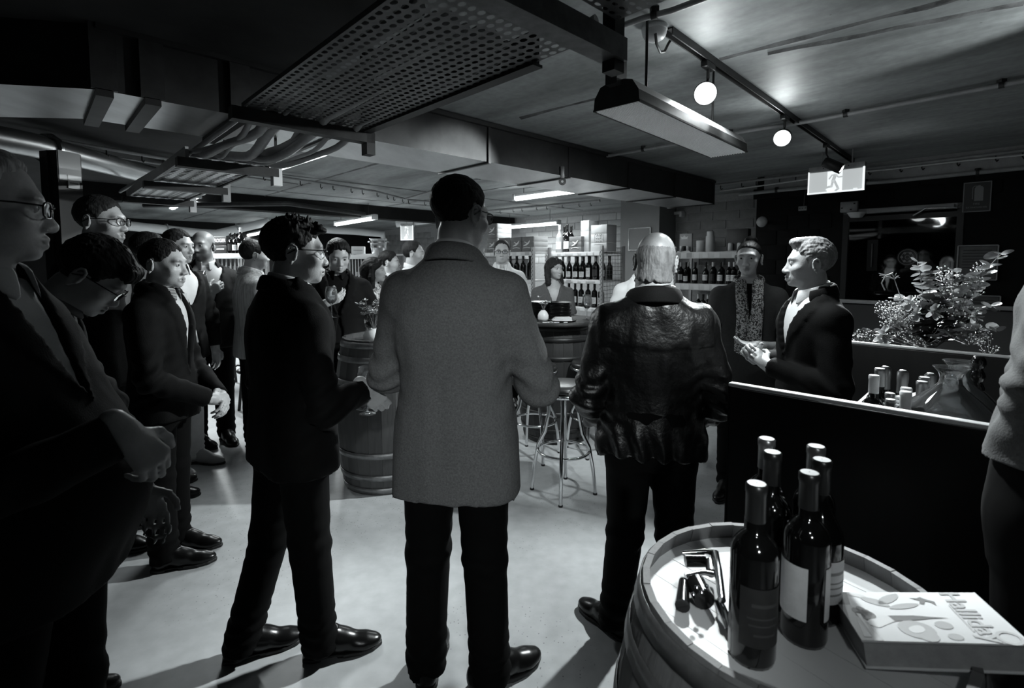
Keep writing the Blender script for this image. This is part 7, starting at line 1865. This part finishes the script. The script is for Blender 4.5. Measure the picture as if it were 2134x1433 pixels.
# dim ceiling lights of the lobby beyond
for px, py in ((1713, 470), (1893, 447)):
    q = atV(px, py, 7.4); o = empty('lobby_light', q, ANG_A, 'dim ceiling light in the lobby seen through the glass door, ' + ('by the speaker\'s head' if px < 1800 else 'by the door closer'), 'light')
    MB().lathe([(.001, -.02), (.06, -.018), (.075, 0)], 20).build('diffuser', M['dim_lamp'], o); MB().lathe([(.085, 0), (.085, .015), (.001, .015)], 20).build('base', M['white_plastic'], o); MB().tube([(0, 0, .01), (0, 0, CEIL - q.z)], .008, 8).build('stem', M['steel_dark'], o)
def wallthing(name, px, py, off, label, cat): p = atV(px, py, VD - off); return empty(name, p, ANG_A, label, cat), p
t, _ = wallthing('sensor_box', 1770, 431, .03, 'pale square sensor box on the wall over the glass door', 'sensor'); MB().box((0, 0, 0), (.155, .05, .11), bev=.006).build('case', M['conduit'], t)
for x, z in ((-.06, -.01), (.02, -.03), (.05, .03)): MB().box((x, -.026, z), (.016, .004, .012)).build('port', M['black_paint'], t)
t, _ = wallthing('emergency_light', 1785, 445, .10, 'small domed emergency light hung over the top edge of the glass door', 'light'); MB().lathe([(.001, -.045), (.05, -.04), (.065, -.02), (.075, 0), (.085, .006), (.085, .012), (.001, .012)], 24).build('dome', M['white_plastic'], t); MB().box((0, .05, .004), (.06, .10, .02)).build('bracket', M['conduit'], t)
t, _ = wallthing('switch_plate', 1673, 434, .012, 'small grey socket plate on the dark bricks left of the door', 'socket'); MB().box((0, 0, 0), (.085, .02, .05), bev=.003).build('plate', M['conduit'], t)
for x in (-.028, .0, .028): MB().lathe([(.001, .002), (.006, .002), (.006, 0)], 12, Matrix.Translation((x, -.0105, 0)) @ Matrix.Rotation(R(90), 4, 'X')).build('screw', M['black_paint'], t)
MB().tube([(.01, .0, .02), (.015, .0, .15), (.03, .0, .26)], .005, 6).build('lead', M['cable_dark'], t)
# FIRE EXTINGUISHER sign
defmat('sign_dark', .03, .5); defmat('sign_grey', .22, .5)
es, _ = wallthing('fire_sign', 2036, 410, .012, 'dark fire extinguisher sign with a pale border on the wall above the notices', 'sign')
MB().box((0, 0, 0), (.19, .006, .27)).build('plate', M['sign_dark'], es)
for x, z, sx, sz in ((0, .131, .19, .007), (0, -.131, .19, .007), (-.0915, 0, .007, .27), (.0915, 0, .007, .27)): MB().box((x, -.0035, z), (sx, .002, sz)).build('border', M['sign_grey'], es)
MB().prism([(-.03, -.055), (.03, -.055), (.03, .06), (.02, .075), (-.02, .075), (-.03, .06)], 0, .002, Matrix.Translation((.012, -.0032, .018)) @ Matrix.Rotation(R(90), 4, 'X')).build('extinguisher_pictogram', M['sign_grey'], es)
MB().tube([(.012, -.005, .095), (-.02, -.005, .098), (-.03, -.005, .085), (-.03, -.005, -.02)], .003, 6).box((.012, -.0045, .097), (.018, .003, .012)).build('hose_pictogram', M['sign_grey'], es)
for tx, z, sz in (('FIRE', -.064, .026), ('EXTINGUISHER', -.095, .021)): text('lettering', tx, sz, M['sign_grey'], es, frame_mat((0, -.0045, z), (1, 0, 0)), extrude=.0005)
defmat('notice_paper', .11, .6, noise=(12, .8, 1.2))
for px, py, w_, h_, lb in ((2036, 547, .27, .31, 'framed notice with lines of small print on the dark wall'), (2040, 650, .27, .30, 'second framed notice under the first, behind the flowers')):
    t, _ = wallthing('framed_notice', px, py, .015, lb, 'notice'); MB().box((0, 0, 0), (w_, .012, h_)).build('backing', M['black_paint'], t); MB().box((0, -.007, 0), (w_ - .02, .002, h_ - .02)).build('sheet', M['notice_paper'], t)
    for x, z, sx, sz in ((0, h_ / 2, w_, .01), (0, -h_ / 2, w_, .01), (-w_ / 2, 0, .01, h_), (w_ / 2, 0, .01, h_)): MB().box((x, -.006, z), (sx, .016, sz)).build('frame', M['conduit'], t)
    for k in range(7): MB().box((-.01 * (k % 3), -.0085, h_ * (.36 - .085 * k)), (w_ * (.72 - .05 * (k % 3)), .001, .007)).build('print_line', M['ink'], t)
# low partition with a pale rail in front of the door
pt0, pt1 = atV(1728, 621, 5.35), atV(1880, 630, 5.35); zz = (pt0.z + pt1.z) / 2
lp = empty('low_partition', (pt0.x, pt0.y, 0), ANG_A, 'low dark partition with a pale top rail behind the speaker', 'partition'); Lp = (pt1.xy - pt0.xy).length + .9
defmat('partition_grey', .05, .55)
MB().box((Lp / 2, 0, zz / 2 - .02), (Lp, .05, zz - .04)).build('panel', M['partition_grey'], lp); MB().box((Lp / 2, 0, zz - .015), (Lp, .07, .03), bev=.004).build('top_rail', M['conduit'], lp)
# wall disc and magnifier lamp by the duct's end
q = atV(1588, 462, VD - .14); t = empty('wall_lamp', q, ANG_A, 'pale round wall lamp at the dark corner above the woman with the bun', 'lamp'); MB().lathe([(.001, .05), (.06, .045), (.09, .02), (.095, 0), (.001, 0)], 26, Matrix.Rotation(R(90), 4, 'X') @ Matrix.Scale(.65, 4)).build('shade', M['conduit'], t); MB().box((0, .07, 0), (.04, .14, .03)).build('arm', M['steel_dark'], t)
# whiteboard on the grey column, papers on the left column
q = atV(1333, 498, 6.9 - .012); t = empty('notice_board', q, ANG_A, 'silver-framed board on the grey column behind the balding head', 'board'); MB().box((0, 0, 0), (.37, .014, .34)).build('board', M['col_paint'], t)
for x, z, sx, sz in ((0, .17, .39, .015), (0, -.17, .39, .015), (-.19, 0, .015, .34), (.19, 0, .015, .34)): MB().box((x, -.004, z), (sx, .022, sz)).build('frame', M['steel'], t)
pB = Vector((-3.155, 3.55, 0)); vf = Vector((-.67, .742, 0)); vw = Vector((.742, .67, 0))
r1 = (vw * .8 + vf * .6).normalized(); l1 = (-vw * .6 + vf * .8).normalized(); PH = 2.32
post = empty('square_post', pB, math.atan2(r1.y, r1.x), 'tall black square post with papers on its side, behind the grey-haired man', 'post')
b = MB(); q2 = [Vector((0, 0, 0)), Vector((.165, 0, 0)), Vector((.165, .15, 0)), Vector((0, .15, 0))]
b.add([v for v in q2] + [v + Vector((0, 0, PH)) for v in q2], [(3, 2, 1, 0), (4, 5, 6, 7), (0, 1, 5, 4), (1, 2, 6, 5), (2, 3, 7, 6), (3, 0, 4, 7)]); b.build('shaft', M['black_paint'], post)
MB().box((-.004, .075, PH / 2), (.010, .006, PH)).build('seam_strip', M['steel_dark'], post)
def poster(x, z0, z1, w_, off, label, m, sub=None):
    c = pB + r1 * x - Vector((-r1.y, r1.x, 0)) * off; t = empty('poster', (c.x, c.y, (z0 + z1) / 2), math.atan2(r1.y, r1.x), label, 'poster'); h_ = z1 - z0
    MB().box((0, 0, 0), (w_, .003, h_)).build('sheet', M[m], t)
    if sub: MB().box((0, -.0025, -h_ * .1), (w_ * .75, .001, h_ * .12)).build('print_line', M['ink_grey'], t)
zp = lambda y: CAMH + (550 - y) / F * 3.62
poster(.082, zp(379), zp(320), .150, .002, 'large pale poster on the side of the black post', 'paper')
poster(.100, zp(394), zp(367), .078, .0055, 'small white label sheet overlapping the pale poster on the post', 'white_plastic', True)
t = empty('wall_panel', atY(215, 398, 9.0), .15, 'pale panel on the far wall between the black post and the lattice tray', 'panel'); MB().box((0, 0, 0), (.5, .02, .34), bev=.004).build('panel', M['paper_grey'], t); MB().tube([(0, 0, .15), (0, 0, .9)], .01, 6).build('hanger', M['steel_dark'], t)
# pendant wire cage hook on the duct's side
q = atU(1172, 378, DU[1] + .03); hk = empty('hanging_hook', (q.x, q.y, q.z), 0, 'small wire coil hanging on the side of the long duct', 'hook')
for k in range(3): MB().tube([(.028 * (1 - .25 * k) * math.cos(a), 0, .028 * (1 - .25 * k) * math.sin(a)) for a in [2 * math.pi * i / 20 for i in range(20)]], .0035, 6, close=True).build('coil', M['steel_dark'], hk)
MB().box((0, 0, .075), (.035, .015, .10), bev=.003).build('bracket', M['galv_shaded'], hk)
